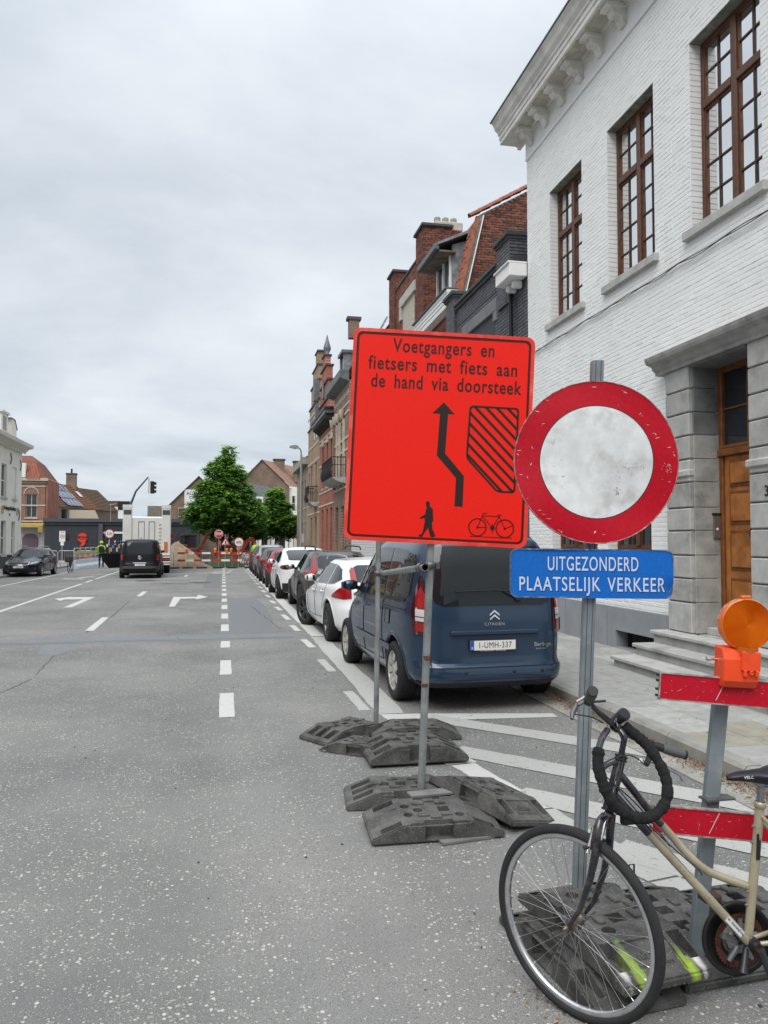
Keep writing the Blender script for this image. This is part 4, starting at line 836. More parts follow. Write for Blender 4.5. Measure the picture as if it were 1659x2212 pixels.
b = MB(); b.box((5.75, 49.0, 8.9), (6.0, 49.5, 10.6), ZN); b.box((5.7, 49.3, 10.9), (6.0, 50.0, 12.3), ZN); b.build('hopper', YH)
balcony(YH, 49.6, 51.6, 4.35, .6)
b = MB(); b.add([(6.4, 48.9, 9), (6.4, 55.6, 9), (9, 55.6, 12.8), (9, 48.9, 12.8), (11.5, 55.6, 9), (11.5, 48.9, 9)], [(0, 1, 2, 3), (3, 2, 4, 5)], TILE); b.box((6.3, 48.82, 0), (11.5, 48.9, 9), BK_YEL_X); b.box((6.3, 55.5, 0), (11.5, 55.6, 9), BK_YEL_X); b.build('roof', YH)
# low end house
EH = thing('end_house', 'lower grey brown house at the far end of the right row, behind the street lamp', 'house')
BK_GREY = brickmat('bricks_grey', 1, (0.28, 0.21, 0.15), (0.22, 0.165, 0.12), (0.36, 0.32, 0.27))
wins = [(57, 57.8, 4.3, 6.4), (59, 59.8, 4.3, 6.4), (61, 61.8, 4.3, 6.4), (57, 57.8, 1, 3.2), (59, 59.8, .4, 3.2), (61, 61.8, 1, 3.2)]
facade(F6, 55.62, 64.0, 7.4, wins, BK_GREY, EH, frame=DKW, sill=BLUESTONE)
b = MB(); b.box((5.6, 55.6, 7.4), (6, 64.1, 7.9), mat('grey_cornice', (.3, .28, .25), .7, var=.2)); b.build('cornice', EH)
b = MB(); b.add([(5.8, 55.65, 7.9), (5.8, 64.1, 7.9), (8, 64.1, 9.4), (8, 55.65, 9.4)], [(0, 1, 2, 3)], rt); b.box((6.2, 63.9, 0), (10, 64, 7.4), BK_YEL_X); b.build('roof', EH)
# street lamp on the right pavement
SL = thing('street_lamp', 'grey street lamp post with a single flat head reaching over the road, right side', 'street lamp', (5.2, 52.5, .1))
b = MB(); gm_ = mat('lamp_grey', (.3, .31, .31), .5, .3); b.tube([(0, 0, 0), (0, 0, 2), (0, 0, 7.6)], [.12, .09, .07], 10, gm_); b.tube([(0, 0, 7.6), (-.03, 0, 7.9), (-.12, 0, 8.05), (-.25, 0, 8.1)], .05, 8, gm_); b.build('pole', SL)
b = MB(); b.prism([(-.2, 8.05), (-.2, 8.2), (-.4, 8.26), (-.78, 8.2), (-.8, 8.08), (-.4, 8.0)], -.15, .15, gm_, T=lambda p: Vector((p[0], p[2], p[1]))); b.build('lamp_head', SL)
b = MB(); b.box((.03, -.1, 1.6), (.2, .1, 2.2), mat('box_grey', (.4, .4, .4), .5)); b.build('junction_box', SL)

# ------------------------------------------------------------------ left side: white corner house, mansard house, terrace, dark shop
LH = thing('white_shop_house', 'cream white house with black lettering and roof dormers at the left edge', 'house')
CREAM = mat('cream_paint', (.74, .73, .66), .7, var=.05, vscale=1.5, dirt=(.55, .54, .48), dscale=1, damt=.4); CREAMD = mat('cream_trim', (.66, .65, .58), .7)
FL = Frame((-13.2, 0, 0), (0, 1, 0), (1, 0, 0)); wfw = mat('white_frame'); gy = mat('grey_blind', (.3, .31, .31), .7)
wu = [(50.3, 51.45, 4.5, 6.55), (47.6, 48.7, 4.5, 6.55), (44.9, 46.0, 4.5, 6.55)]; wl = [(50.4, 51.5, .95, 3.05), (52.8, 53.65, .95, 3.05), (47.6, 48.7, .95, 3.05), (44.9, 46.0, .95, 3.05)]
wb = [(52.8, 53.8, 4.5, 6.55)]
facade(FL, 42, 55.1, 7.75, wu + wl + wb, CREAM, LH, frame=wfw, bars=(1, 2), sill=BLUESTONE2, thick=.2)
b = MB(); b.box((-13.3, 52.8, 4.5), (-13.28, 53.8, 6.55), CREAM); b.build('blind_window', LH)
b = MB(); b.box((-13.2, 42, .1), (-13.15, 55.1, .92), mat('black_plinth', (.04, .045, .05), .6)); b.build('plinth', LH)
b = MB(); b.prism([(-13.2, 7.7), (-13.05, 7.75), (-12.85, 7.95), (-12.6, 8.0), (-12.55, 8.2), (-13.2, 8.2)], 41.9, 55.5, CREAMD, T=lambda p: Vector((p[0], p[2], p[1]))); b.build('cornice', LH)
b = MB()
for i in range(60): b.box((-13.06, 42.1 + i * .22, 7.62), (-12.98, 42.2 + i * .22, 7.74), CREAMD)
o = b.build('dentil', LH, fix=False); o['kind'] = 'stuff'
b = MB(); tl = mat('roof_tile_brown', (.14, .075, .05), .8, var=.3, vscale=6); b.add([(-12.9, 42, 8.2), (-12.9, 55.2, 8.2), (-14.6, 55.2, 9.6), (-14.6, 42, 9.6)], [(0, 1, 2, 3)], tl); b.box((-20, 55.0, 0), (-13.4, 55.1, 8.2), CREAM); b.box((-20, 42, 0), (-13.4, 42.1, 8.2), CREAM); b.build('roof', LH)
b = MB(); b.box((-14.4, 49.9, 8.2), (-13.15, 51.35, 9.62), CREAM); b.box((-14.5, 49.8, 9.62), (-13.05, 51.45, 9.75), wfw); b.box((-13.16, 50.25, 8.6), (-13.14, 51.0, 9.45), GLASSD); b.build('dormer', LH)
b = MB(); b.prism([(53.0, 8.3), (54.0, 8.3), (54.0, 9.1), (53.6, 9.6), (52.8, 9.65)], -14.4, -13.3, CREAM, T=lambda p: Vector((p[2], p[0], p[1]))); b.add([(-13.25, 52.6, 9.68), (-13.25, 53.5, 9.66), (-13.25, 54.1, 9.05), (-14.5, 54.1, 9.05), (-14.5, 53.5, 9.66), (-14.5, 52.6, 9.68)], [(0, 1, 4, 5), (1, 2, 3, 4)], tl); b.build('dormer', LH)
for y, z in ((52.2, 7.0), (54.6, 6.8), (49.5, 7.0), (54.4, 3.5)): b = MB(); b.tube([(-13.17, y, z - .35), (-13.12, y + .04, z), (-13.17, y, z + .35)], .03, 5, iron); b.build('wall_anchor', LH)
text_obj('de burgse bistrobart', 'lettering', LH, lambda p: (-13.17 + p[1], 52.25 + p[0], 3.86 + p[2]), .34, iron, ext=.01, bold=.01)
text_obj('est', 'lettering', LH, lambda p: (-13.17 + p[1], 52.2 + p[0], 3.48 + p[2]), .24, iron, ext=.01)
for y in (50.6, 54.05):
    b = MB(); gd = mat('ornament_gold', (.45, .38, .2), .5)
    for s in (-1, 1): b.tube([(-13.16, y + s * .12 + .1 * math.cos(t), 3.72 + .24 * math.sin(t)) for t in np.linspace(0, 2 * PI, 14, endpoint=False)], .022, 5, gd, closed=True)
    b.build('ornament', LH)
MH = thing('mansard_house', 'narrow red brick house with red mansard roof and yellow awning over a purple door', 'house')
FM = Frame((0, 75, 0), (1, 0, 0), (0, -1, 0))
facade(FM, -22, -15.9, 7.3, [(-17.62, -16.62, 3.95, 6.1)], BK_RED_X, MH, frame=SAND, bars=(2, 1), sill=SAND, thick=.2)
for z in (6.75, 7.1, 5.0, 3.55): b = MB(); b.box((-22, 74.95, z), (-15.9, 75, z + .12), SAND); b.build('stone_band', MH)
b = MB(); b.lathe((-17.12, 74.96, 6.1), (0, 1, 0), [(.58, 0), (.66, 0), (.66, .04), (.58, .04)], 12, SAND, a0=0, a1=-PI, u=(1, 0, 0)); b.build('window_arch', MH)
b = MB(); b.box((-22, 74.7, 7.3), (-15.7, 75, 7.55), SAND); b.build('cornice', MH)
b = MB(); TR = mat('red_tile_dark', (.15, .045, .028), .7, var=.45, vscale=8); b.add([(-22, 74.8, 7.55), (-15.85, 74.8, 7.55), (-16.85, 75.6, 9.1), (-22, 75.6, 9.1), (-22, 78, 9.9), (-17.8, 78, 9.9), (-15.85, 80, 7.55), (-16.85, 79, 9.1)], [(0, 1, 2, 3), (3, 2, 5, 4), (1, 6, 7, 2), (2, 7, 5)], TR); b.build('roof', MH)
for i in range(10):
    for j in range(5): o = link(fmt, 'roof_tile', MH, (-17.4 + j * .24 - i * .05, 74.83 + i * .075, 7.72 + i * .145)); o.rotation_euler = Vector((0, -.47, -.88)).to_track_quat('X', 'Z').to_euler()
b = MB(); b.box((-15.95, 75.0, 0), (-15.75, 80, 7.5), BK_RED); b.build('side_wall', MH)
b = MB(); b.box((-18.4, 74.75, 7.6), (-17.6, 75.5, 8.9), wfw); b.build('dormer', MH)
b = MB(); b.box((-22, 74.9, 0), (-15.9, 74.99, 3.4), mat('grey_lime', (.42, .40, .38), .8, var=.1)); b.build('ground_floor', MH)
PUR = mat('purple_door', (.13, .085, .12), .6, var=.1); b = MB(); b.prism([(-17.8, .1), (-16.45, .1), (-16.45, 2.1), (-16.7, 2.42), (-17.12, 2.5), (-17.55, 2.42), (-17.8, 2.1)], 74.85, 74.9, PUR, T=lambda p: Vector((p[0], p[2], p[1]))); b.build('door', MH)
b = MB(); YEL = mat('awning_yellow', (.36, .25, .07), .7, var=.1); b.prism([(74.9, 3.45), (74.1, 3.3), (74.05, 3.05), (74.9, 3.15)], -18.2, -15.9, YEL, T=lambda p: Vector((p[2], p[0], p[1]))); b.box((-16.3, 74.0, 2.6), (-15.9, 74.1, 3.2), YEL); b.build('awning', MH)
# terrace running away to the right of it, three roofs with solar panels and skylights
P0 = Vector((-16.97, 80, 0)); U = Vector((.314, .949, 0)).normalized(); NN = Vector((.949, -.314, 0)).normalized(); FT = Frame(P0, U, NN)
def trow(u0, u1, name, label, m, roofm, zr=7.95, ze=5.37, hd=2.6):
    t = thing(name, label, 'house')
    b = MB(); b.quad(FT((u0, 0, 0)), FT((u1, 0, 0)), FT((u1, 0, ze)), FT((u0, 0, ze)), m); b.quad(FT((u1, 0, 0)), FT((u1, -2 * hd, 0)), FT((u1, -2 * hd, ze)), FT((u1, 0, ze)), m); b.add([FT((u1, 0, ze)), FT((u1, -2 * hd, ze)), FT((u1, -hd, zr))], [(0, 1, 2)], m); b.build('wall', t)
    b = MB(); b.quad(FT((u0, .15, ze - .1)), FT((u1, .15, ze - .1)), FT((u1, -hd, zr)), FT((u0, -hd, zr)), roofm); b.quad(FT((u0, -hd, zr)), FT((u1, -hd, zr)), FT((u1, -2 * hd, ze)), FT((u0, -2 * hd, ze)), roofm); b.build('roof', t)
    b = MB(); n = 14
    for k in range(n): s = (k + .5) / n; b.tube([FT((u0, .15 - (hd + .15) * s, ze - .07 + (zr - ze + .1) * s)), FT((u1, .15 - (hd + .15) * s, ze - .07 + (zr - ze + .1) * s))], .035, 4, roofm)
    o = b.build('tile_course', t, fix=False); o['kind'] = 'stuff'; return t
RTB = mat('tile_brown', (.16, .09, .06), .8, var=.25, vscale=9); RTO = mat('tile_orange', (.21, .095, .055), .8, var=.3, vscale=9); RTD = mat('tile_old', (.13, .085, .055), .85, var=.3, vscale=9)
def roofpt(u, s, off=.06, ze=5.37, zr=7.95, hd=2.6): return FT((u, .15 - (hd + .15) * s + off * .7, ze - .1 + (zr - ze + .1) * s + off * .7))
T1 = trow(-6, 7.2, 'terrace_house', 'terraced house with brown tiled roof carrying solar panels', BK_GREY_X, RTB)
for r_ in range(3):
    for c_ in range(4):
        a, c, d, e_ = 4.1 + c_ * .78, 4.84 + c_ * .78, .06 + r_ * .31, .34 + r_ * .31
        b = MB(); b.quad(roofpt(a, d, .12), roofpt(c, d, .12), roofpt(c, e_, .12), roofpt(a, e_, .12), mat('solar_cell', (.10, .12, .19), .15)); b.tube([roofpt(a, d, .13), roofpt(c, d, .13), roofpt(c, e_, .13), roofpt(a, e_, .13)], .025, 4, mat('alu', (.6, .6, .6), .4, .6), closed=True); b.build('solar_panel', T1)
T2 = trow(7.2, 10.8, 'terrace_house', 'terraced house with orange tiled roof and one skylight', BK_BROWN_X, RTO)
T3 = trow(10.8, 15.5, 'terrace_house', 'terraced house with old brown roof at the far end of the terrace', BK_BROWN_X, RTD, zr=7.8)
for t, u, s in ((T1, 1.8, .6), (T2, 8.8, .5)): b = MB(); b.quad(roofpt(u, s, .1), roofpt(u + .7, s, .1), roofpt(u + .7, s + .22, .1), roofpt(u, s + .22, .1), mat('skylight', (.5, .55, .6), .2)); b.build('skylight', t)
for t, u, w in ((T1, -.6, 1.3), (T2, 9.6, 1.1)):
    b = MB(); p = FT((u, -2.6, 0)); b.box((p.x - w * .45, p.y - .4, 6.8), (p.x + w * .45, p.y + .4, 9.15), BK_BROWN_X); b.box((p.x - w * .5, p.y - .45, 9.15), (p.x + w * .5, p.y + .45, 9.3), CAP); b.cyl((p.x, p.y, 9.3), (p.x, p.y, 9.8), .1, m=iron); b.build('chimney', t)
b = MB(); b.box((-17.2, 79.2, 3.5), (-16.2, 79.4, 5.6), mat('white_render', (.75, .76, .77), .7)); b.build('white_wall', T1); simple_window(Frame((0, 79.19, 0), (1, 0, 0), (0, -1, 0)), (-17.0, -16.5, 3.9, 4.9), T1, wf, rec=-.05)
b = MB(); b.prism([(-14.2, 3.2), (-11.3, 3.2), (-12.0, 4.75), (-14.2, 4.75)], 77, 77.6, mat('beige_panel', (.48, .42, .32), .8), T=lambda p: Vector((p[0], p[2], p[1]))); b.build('beige_gable', T2)
simple_window(Frame((0, 79.0, 0), (1, 0, 0), (0, -1, 0)), (-15.3, -14.8, 3.9, 4.9), T1, DKW, rec=-.05)
b = MB(); b.box((-12.3, 88, 5.6), (-11.1, 89, 6.2), RTD); b.box((-11.2, 87.4, 5.2), (-10.0, 88.4, 6.15), iron); b.build('roof_box', T3)
b = MB(); b.tube([(-10.6, 84, 3.6), (-10.1, 84, 4.2), (-9.7, 84, 3.8)], .06, 5, wfw); b.build('white_pipe', T3)
# dark flat-roofed shop on the corner with red comma sign
DS = thing('dark_shop', 'low anthracite flat roofed shop with a red comma shaped sign', 'shop')
AN = mat('anthracite', (.035, .038, .046), .7, var=.1, vscale=2); AN2 = mat('anthracite_light', (.07, .075, .085), .6)
b = MB(); b.box((-14.9, 70, 0), (-2.2, 77, 3.5), AN); b.build('wall', DS)
b = MB(); b.box((-15, 69.8, 3.45), (-2.1, 77, 3.75), AN2); b.box((-14.95, 69.9, 3.2), (-2.15, 70.1, 3.45), AN); b.build('parapet', DS)
FS = Frame((0, 69.99, 0), (1, 0, 0), (0, -1, 0))
b = MB(); b.box((-13.45, 69.9, 2.0), (-12.95, 69.97, 2.42), iron); b.build('window', DS)
b = MB(); b.box((-10.5, 69.75, 0), (-10.15, 70, 3.3), AN2); b.build('pillar', DS)
b = MB(); b.box((-10.1, 69.93, .4), (-8.5, 69.97, 2.3), GLASSD); b.build('shop_window', DS)
b = MB(); b.box((-10.1, 69.9, 2.45), (-8.5, 69.93, 2.62), wfw); b.build('fascia', DS)
for i in range(9): b = MB(); x = -10 + i * .16; b.box((x, 69.88, .9 + .3 * (i % 3)), (x + .12, 69.9, 1.25 + .3 * (i % 3)), mat('poster_%d' % (i % 4), ((.1, .2, .5), (.6, .6, .6), (.3, .5, .3), (.6, .2, .1))[i % 4], .6)); b.build('poster', DS)
for a, c in ((-5.0, -4.4), (-4.0, -2.8)): b = MB(); b.box((a, 69.93, .2), (c, 69.97, 2.4), GLASSD); b.build('shop_window', DS)
CO = thing('comma_sign', 'red comma shaped sign with black lettering on the anthracite shop wall', 'sign')
REDS = mat('sign_red', (.62, .05, .03), .5); cx, cz, r_ = -11.82, 2.1, .40
pts = [(cx + r_ * math.cos(t), cz + r_ * math.sin(t)) for t in np.linspace(-.9, PI * 1.32, 24)]
b = MB(); b.prism(pts + [(cx - .05, cz - .44), (cx - .12, cz - .62), (cx - .22, cz - .78), (cx + .08, cz - .72), (cx + .25, cz - .55)], 69.9, 69.96, REDS, T=lambda p: Vector((p[0], p[2], p[1]))); b.build('comma', CO)
text_obj('@THUIS', 'lettering', CO, lambda p: (cx + p[0], 69.89 - p[1], cz + .03 + p[2]), .21, mat('black_text', (.02, .01, .01), .5), ext=.005, bold=.006)
b = MB(); b.box((cx - .15, 69.885, cz - .13), (cx + .3, 69.895, cz - .1), mat('black_text')); b.build('underline', CO)
def roundsign(parent, x, y, z, r, ring, mm, n=28, thick=.02, ringw=.16, prefix=''):
    b = MB(); b.lathe((x, y, z), (0, -1, 0), [(0, 0), (r, 0), (r, thick), (r * (1 - ringw), thick), (r * (1 - ringw), thick - .004)], n, ring, smooth=False); b.build('ring', parent)
    b = MB(); b.lathe((x, y, z), (0, -1, 0), [(0, thick + .001), (r * (1 - ringw), thick + .001)], n, mm, smooth=False); b.build('disc', parent)
SR = mat('sign_red_paint', (.50, .02, .03), .45); SW = mat('sign_white', (.72, .72, .72), .5); SB = mat('sign_black', (.015, .015, .015), .5)
ZS = thing('zone_sign', 'white rectangular speed zone sign on a post before the anthracite shop', 'traffic sign')
b = MB(); b.box((-12.9, 65.9, 1.75), (-12.45, 65.93, 2.62), SW); b.build('plate', ZS); b = MB(); b.cyl((-12.68, 65.97, 0), (-12.68, 65.97, 2.5), .04, m=gm_); b.build('post', ZS); b = MB(); b.box((-12.8, 65.9, 1.45), (-12.55, 65.93, 1.73), SW); b.build('subplate', ZS)
roundsign(ZS, -12.675, 65.9, 2.2, .17, SR, SW); text_obj('30', 'number', ZS, lambda p: (-12.675 + p[0], 65.87 - p[1], 2.2 + p[2]), .2, SB, ext=.002)
text_obj('ZONE', 'word', ZS, lambda p: (-12.675 + p[0], 65.89 - p[1], 2.52 + p[2]), .11, SB, ext=.002)
TS = thing('weight_sign', 'round red rimmed 3,5 t sign beside the open door of the black van', 'traffic sign')
b = MB(); b.cyl((-8.25, 60.05, 0), (-8.25, 60.05, 2.7), .035, m=gm_); b.build('post', TS); roundsign(TS, -8.25, 60.0, 2.35, .34, SR, SW)
text_obj('3,5t', 'number', TS, lambda p: (-8.25 + p[0], 59.97 - p[1], 2.35 + p[2]), .26, SB, ext=.002)
# gable house left of the tree, wooden annexe, grey shed
GL_ = thing('gable_house', 'brown brick gable house with a white hoarding, left of the big tree', 'house')
b = MB(); b.prism([(-5.3, 0), (-5.3, 5.3), (-2.55, 8.1), (-2.2, 8.1), (.55, 5.3), (.55, 0)], 78, 78.3, BK_BROWN_X, T=lambda p: Vector((p[0], p[2], p[1]))); b.build('gable_wall', GL_)
b = MB(); b.add([(-5.4, 77.8, 5.2), (-2.38, 77.8, 8.25), (-2.38, 88, 8.25), (-5.4, 88, 5.2), (.65, 77.8, 5.2), (.65, 88, 5.2)], [(0, 1, 2, 3), (1, 4, 5, 2)], RTD); b.box((.3, 78.3, 0), (.5, 88, 5.2), BK_BROWN); b.box((-5.3, 78.3, 0), (-5.1, 88, 5.2), BK_BROWN); b.build('roof', GL_)
b = MB(); b.box((-3.75, 77.9, 5.0), (-1.6, 77.99, 6.9), SW); b.build('hoarding', GL_); text_obj('ALLES\nOP', 'lettering', GL_, lambda p: (-3.0 + p[0], 77.88 - p[1], 6.3 + p[2]), .42, SB, ext=.003)
b = MB(); b.tube([(-4.3, 77.9, 4.2), (-3.4, 77.9, 4.2), (-3.4, 77.9, 5.05), (-4.3, 77.9, 5.05)], .05, 4, SAND, closed=True); b.build('frame', GL_)
WA = thing('timber_annexe', 'box annexe clad in grey upright timber boards, between the truck and the gable house', 'building')
b = MB(); b.box((-7.3, 79, 0), (-5.35, 84, 5.25), mat('annexe_core', (.1, .09, .08), .8)); b.build('core', WA)
for i in range(13): b = MB(); x = -7.32 + i * .152; b.box((x, 78.95, 3.2), (x + .135, 79.0, 5.3), mat('grey_timber', (.23, .2, .17), .85, var=.25, vscale=6)); b.build('board', WA)
SH_ = thing('blue_roof_shed', 'shed with pale blue grey corrugated roof behind the truck', 'building')
b = MB(); b.add([(-9.0, 80, 4.2), (-7.3, 80, 4.2), (-7.4, 84, 5.0), (-8.9, 84, 5.0)], [(0, 1, 2, 3)], mat('corrugated', (.33, .38, .42), .6, var=.1)); b.box((-9, 80.1, 0), (-7.3, 84, 4.19), AN2); b.build('roof', SH_)
# big brick gable house and slate roofed white house right of the tree
HR = thing('big_gable_house', 'large brown brick gable house with long tiled roof, above the small tree', 'house')
b = MB(); b.prism([(2.2, 0), (2.2, 9.1), (4.42, 11.4), (7.7, 8.4), (7.7, 0)], 92, 92.3, BK_BROWN_X, T=lambda p: Vector((p[0], p[2], p[1]))); b.build('gable_wall', HR)
PNK = mat('tile_pink', (.28, .165, .12), .8, var=.15, vscale=4)
b = MB(); b.add([(4.42, 91.8, 11.5), (7.75, 91.8, 8.35), (13, 100, 8.3), (9.6, 100, 11.4), (2.1, 91.8, 9.0), (6, 100, 9)], [(0, 1, 2, 3), (0, 3, 5, 4)], PNK)
b.build('roof', HR)
b = MB(); b.box((7.7, 92.2, 0), (13, 92.4, 8.2), CREAM); b.build('white_wall', HR)
for x in (8.0, 8.7, 9.4): simple_window(Frame((0, 92.19, 0), (1, 0, 0), (0, -1, 0)), (x, x + .45, 5.4, 7.3), HR, wf, GLASSD, (1, 2), rec=-.06)
for x, z in ((6.0, 11.7), (8.4, 11.5)): b = MB(); b.box((x, 94, 9), (x + 1.3, 95, z), BK_BROWN_X); b.box((x - .1, 93.9, z), (x + 1.4, 95.1, z + .15), CAP); b.build('chimney', HR)
SLT = thing('slate_house', 'white house with dark slate mansard roof, between the two trees', 'house')
slt = mat('slate', (.075, .08, .095), .6, var=.2, vscale=5)
b = MB(); b.add([(1.0, 84, 6.2), (5.3, 84, 5.8), (4.9, 86, 7.9), (1.3, 86, 8.2)], [(0, 1, 2, 3)], slt); b.box((1.0, 84.3, 5.0), (5.3, 86, 6.0), slt); b.build('roof', SLT)
b = MB(); b.box((1, 84, 2.9), (9.5, 84.3, 5.1), CREAM); b.box((.8, 83.8, 5.0), (5.5, 84.2, 5.25), CREAMD); b.box((.8, 83.7, 2.9), (9.5, 84, 3.15), CREAMD); b.build('wall', SLT)
for x in (3.4, 4.6): b = MB(); b.box((x, 83.6, 5.3), (x + .8, 84.6, 6.6), CREAM); b.box((x + .15, 83.58, 5.4), (x + .65, 83.6, 6.3), GLASSD); b.build('dormer', SLT)
for i in range(9): b = MB(); x = .9 + i * .95; b.box((x, 83.8, 0), (x + .3, 84.1, 2.9), (CREAM, SAND, BK_BROWN_X)[i % 3]); b.build('pilaster', SLT)
b = MB(); b.box((.6, 84.2, 0), (9.6, 84.4, 2.9), GLASSD); b.box((.9, 84.0, 0), (9.4, 84.2, .6), CREAM); b.build('shop_window', SLT)
for x in (1.3, 3.2, 5.1, 7.0): b = MB(); b.box((x, 84.1, .9), (x + .5, 84.19, 2.5), SW); b.build('blind', SLT)
b = MB(); b.box((-5, 90, 0), (12, 90.2, 4.4), BK_GREY_X); tag(b.build('rear_house_wall'), 'plain grey brown brick wall far behind the excavators', 'wall')

# the same street goes on beside and behind the camera: plain unseen house fronts, added for the car windows to mirror
for i, (y0, y1, z, m) in enumerate(((31, 42, 7.8, CREAM), (20.5, 31, 8.6, BK_RED), (11, 20.5, 7.2, BK_BROWN), (0, 11, 8.9, CREAM), (-12, 0, 7.6, BK_YEL))):
    t = thing('row_house', ['pale house front next along from the cream white shop house', 'red brick house front on the near left', 'brown brick house front on the near left', 'cream house front directly left of the camera', 'yellow brick house front behind the camera on the left'][i], 'house')
    ws = [(y, y + 1.1, za, zb) for y in np.arange(y0 + .9, y1 - 1.5, 2.3) for za, zb in ((1.1, 3.0), (4.4, 6.3))]
    plane_with_holes(FL, y0, y1, 0, z, ws, m, 'wall', t, thick=.2)
    b = MB()
    for w in ws: b.add([FL((w[0], -.15, w[2])), FL((w[1], -.15, w[2])), FL((w[1], -.15, w[3])), FL((w[0], -.15, w[3]))], [(0, 1, 2, 3)], GLASSD)
    b.build('panes', t, fix=False)['kind'] = 'stuff'; b = MB(); b.add([(-12.9, y0, z), (-12.9, y1, z), (-16, y1, z + 2.6), (-16, y0, z + 2.6)], [(0, 1, 2, 3)], RTB); b.build('roof', t)
for i, (x0, x1, z, m) in enumerate(((-14, -3, 8, BK_BROWN_X), (-3, 6, 9, BK_RED_X), (6, 14, 7.5, BK_YEL_X))):
    b = MB(); b.box((x0, -32, 0), (x1 - .05, -24, z), m)
    for x in np.arange(x0 + 1, x1 - 1.5, 2.4): b.box((x, -24, 1.2), (x + 1.1, -23.95, 3), GLASSD); b.box((x, -24, 4.4), (x + 1.1, -23.95, 6.3), GLASSD)
    tag(b.build('row_house'), ['brown brick house far behind the camera, left', 'red brick house straight behind the camera', 'yellow brick house far behind the camera, right'][i], 'house')

# ------------------------------------------------------------------ trees
def leafmat(n, c):
    m = mat(n, c, .5, var=.25, vscale=6); t = m.node_tree; tr = N(t, 'ShaderNodeBsdfTranslucent'); tr.inputs[0].default_value = (c[0] * 1.6, c[1] * 1.5, c[2], 1)
    x = N(t, 'ShaderNodeMixShader'); x.inputs[0].default_value = .38; L(t, t.nodes['Principled BSDF'].outputs[0], x.inputs[1]); L(t, tr.outputs[0], x.inputs[2]); L(t, x.outputs[0], t.nodes['Material Output'].inputs[0])
    return m
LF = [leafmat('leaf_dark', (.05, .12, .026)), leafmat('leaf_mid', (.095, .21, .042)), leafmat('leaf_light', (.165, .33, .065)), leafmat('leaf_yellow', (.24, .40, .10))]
BARK = mat('bark', (.06, .05, .04), .9, var=.3, vscale=20, bump=.01, bscale=30)
def tree(name, label, base, H_, lobes, nleaf, ls, seed):
    rnd = random.Random(seed); nr = np.random.RandomState(seed); t = thing(name, label, 'tree', base)
    b = MB(); zc = min(l[2] for l in lobes)
    b.tube([(0, 0, 0), (.02, 0, zc * .6), (.05, .03, zc), (0, 0, H_ * .55), (0, 0, H_ * .9)], [.22, .18, .15, .09, .02], 9, BARK)
    b.build('trunk', t); b = MB()
    for l in lobes:
        for _ in range(3):
            z0 = rnd.uniform(.25, .55) * H_; p1 = Vector((l[0] + rnd.uniform(-.4, .4), l[1] + rnd.uniform(-.4, .4), l[2] + rnd.uniform(-.2, .4)))
            p0 = Vector((0, 0, min(z0, p1.z - .1))); mid = (p0 + p1) / 2 + Vector((0, 0, -.1)); b.tube([p0, mid, p1], [.06, .04, .012], 5, BARK)
    b.build('branch', t)
    b = MB(); vs = []; fs = []; ms = []; K = [b.mi(m) for m in LF]
    vol = np.array([l[3] ** 2 for l in lobes]); vol = vol / vol.sum()
    # leaf clumps: centre on lobe shell, many small leaves round it
    ncl = nleaf // 34
    for c in range(ncl):
        l = lobes[nr.choice(len(lobes), p=vol)]; d = nr.normal(size=3); d /= np.linalg.norm(d); rr = l[3] * (rnd.random() ** .28) * rnd.uniform(.85, 1.1)
        cp = np.array(l[:3]) + d * rr * np.array([1, 1, .85]); cr_ = rnd.uniform(.12, .30); tone = rnd.random() * .5 + .5 * ((cp[2] - 1) / H_) + .15 * d[2]  # clumps paler higher up and on upward sides: daylight put into the leaf colour
        for k in range(34):
            p = cp + nr.normal(size=3) * cr_ * np.array([.75, .75, .38]); s = ls * rnd.uniform(.6, 1.25); a = rnd.uniform(0, 2 * PI); tl_ = rnd.uniform(.1, .9)
            dx = np.array([math.cos(a), math.sin(a), -tl_ * .8]) * s; dy = np.array([-math.sin(a), math.cos(a), rnd.uniform(-.3, .3)]) * s * .62
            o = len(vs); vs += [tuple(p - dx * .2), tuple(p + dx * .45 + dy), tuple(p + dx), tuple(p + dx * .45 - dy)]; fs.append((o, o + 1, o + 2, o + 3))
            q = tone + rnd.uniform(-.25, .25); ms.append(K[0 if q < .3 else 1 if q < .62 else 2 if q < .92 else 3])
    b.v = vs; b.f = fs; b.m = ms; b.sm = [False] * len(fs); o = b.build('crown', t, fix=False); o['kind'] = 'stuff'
tree('lime_tree', 'large dense green tree in the middle of the crossing behind the stop sign', (.0, 60, 0), 9.2,
     [(0, 0, 3.6, 2.1), (-1.3, .2, 3.7, 1.7), (1.4, 0, 3.5, 1.6), (-.2, 0, 5.2, 1.9), (-.9, 0, 5.6, 1.3), (1.1, .2, 5.3, 1.4), (.2, 0, 6.8, 1.35), (.1, 0, 8.0, .8), (.9, 0, 6.9, .8), (-.6, 0, 7.2, .8), (2.2, 0, 4.3, .9), (-2.2, 0, 4.0, .8), (.4, 0, 8.7, .42), (1.5, 0, 2.6, .9), (-.9, 0, 2.8, .9), (.3, -1, 4.2, 1.6), (.3, 1, 4.2, 1.6)], 70000, .14, 5)
tree('small_lime_tree', 'smaller green tree to the right of the large one, before the slate roofed house', (4.45, 66, 0), 6.4,
     [(0, 0, 3.3, 1.5), (-.8, 0, 3.2, 1.0), (.9, 0, 3.2, 1.2), (0, 0, 4.6, 1.2), (-.1, 0, 5.6, .8), (.2, 0, 6.1, .4), (1.2, 0, 2.6, .8), (-.8, 0, 2.6, .7), (.7, 0, 4.6, .7), (1.6, 0, 3.4, .6)], 30000, .14, 9)
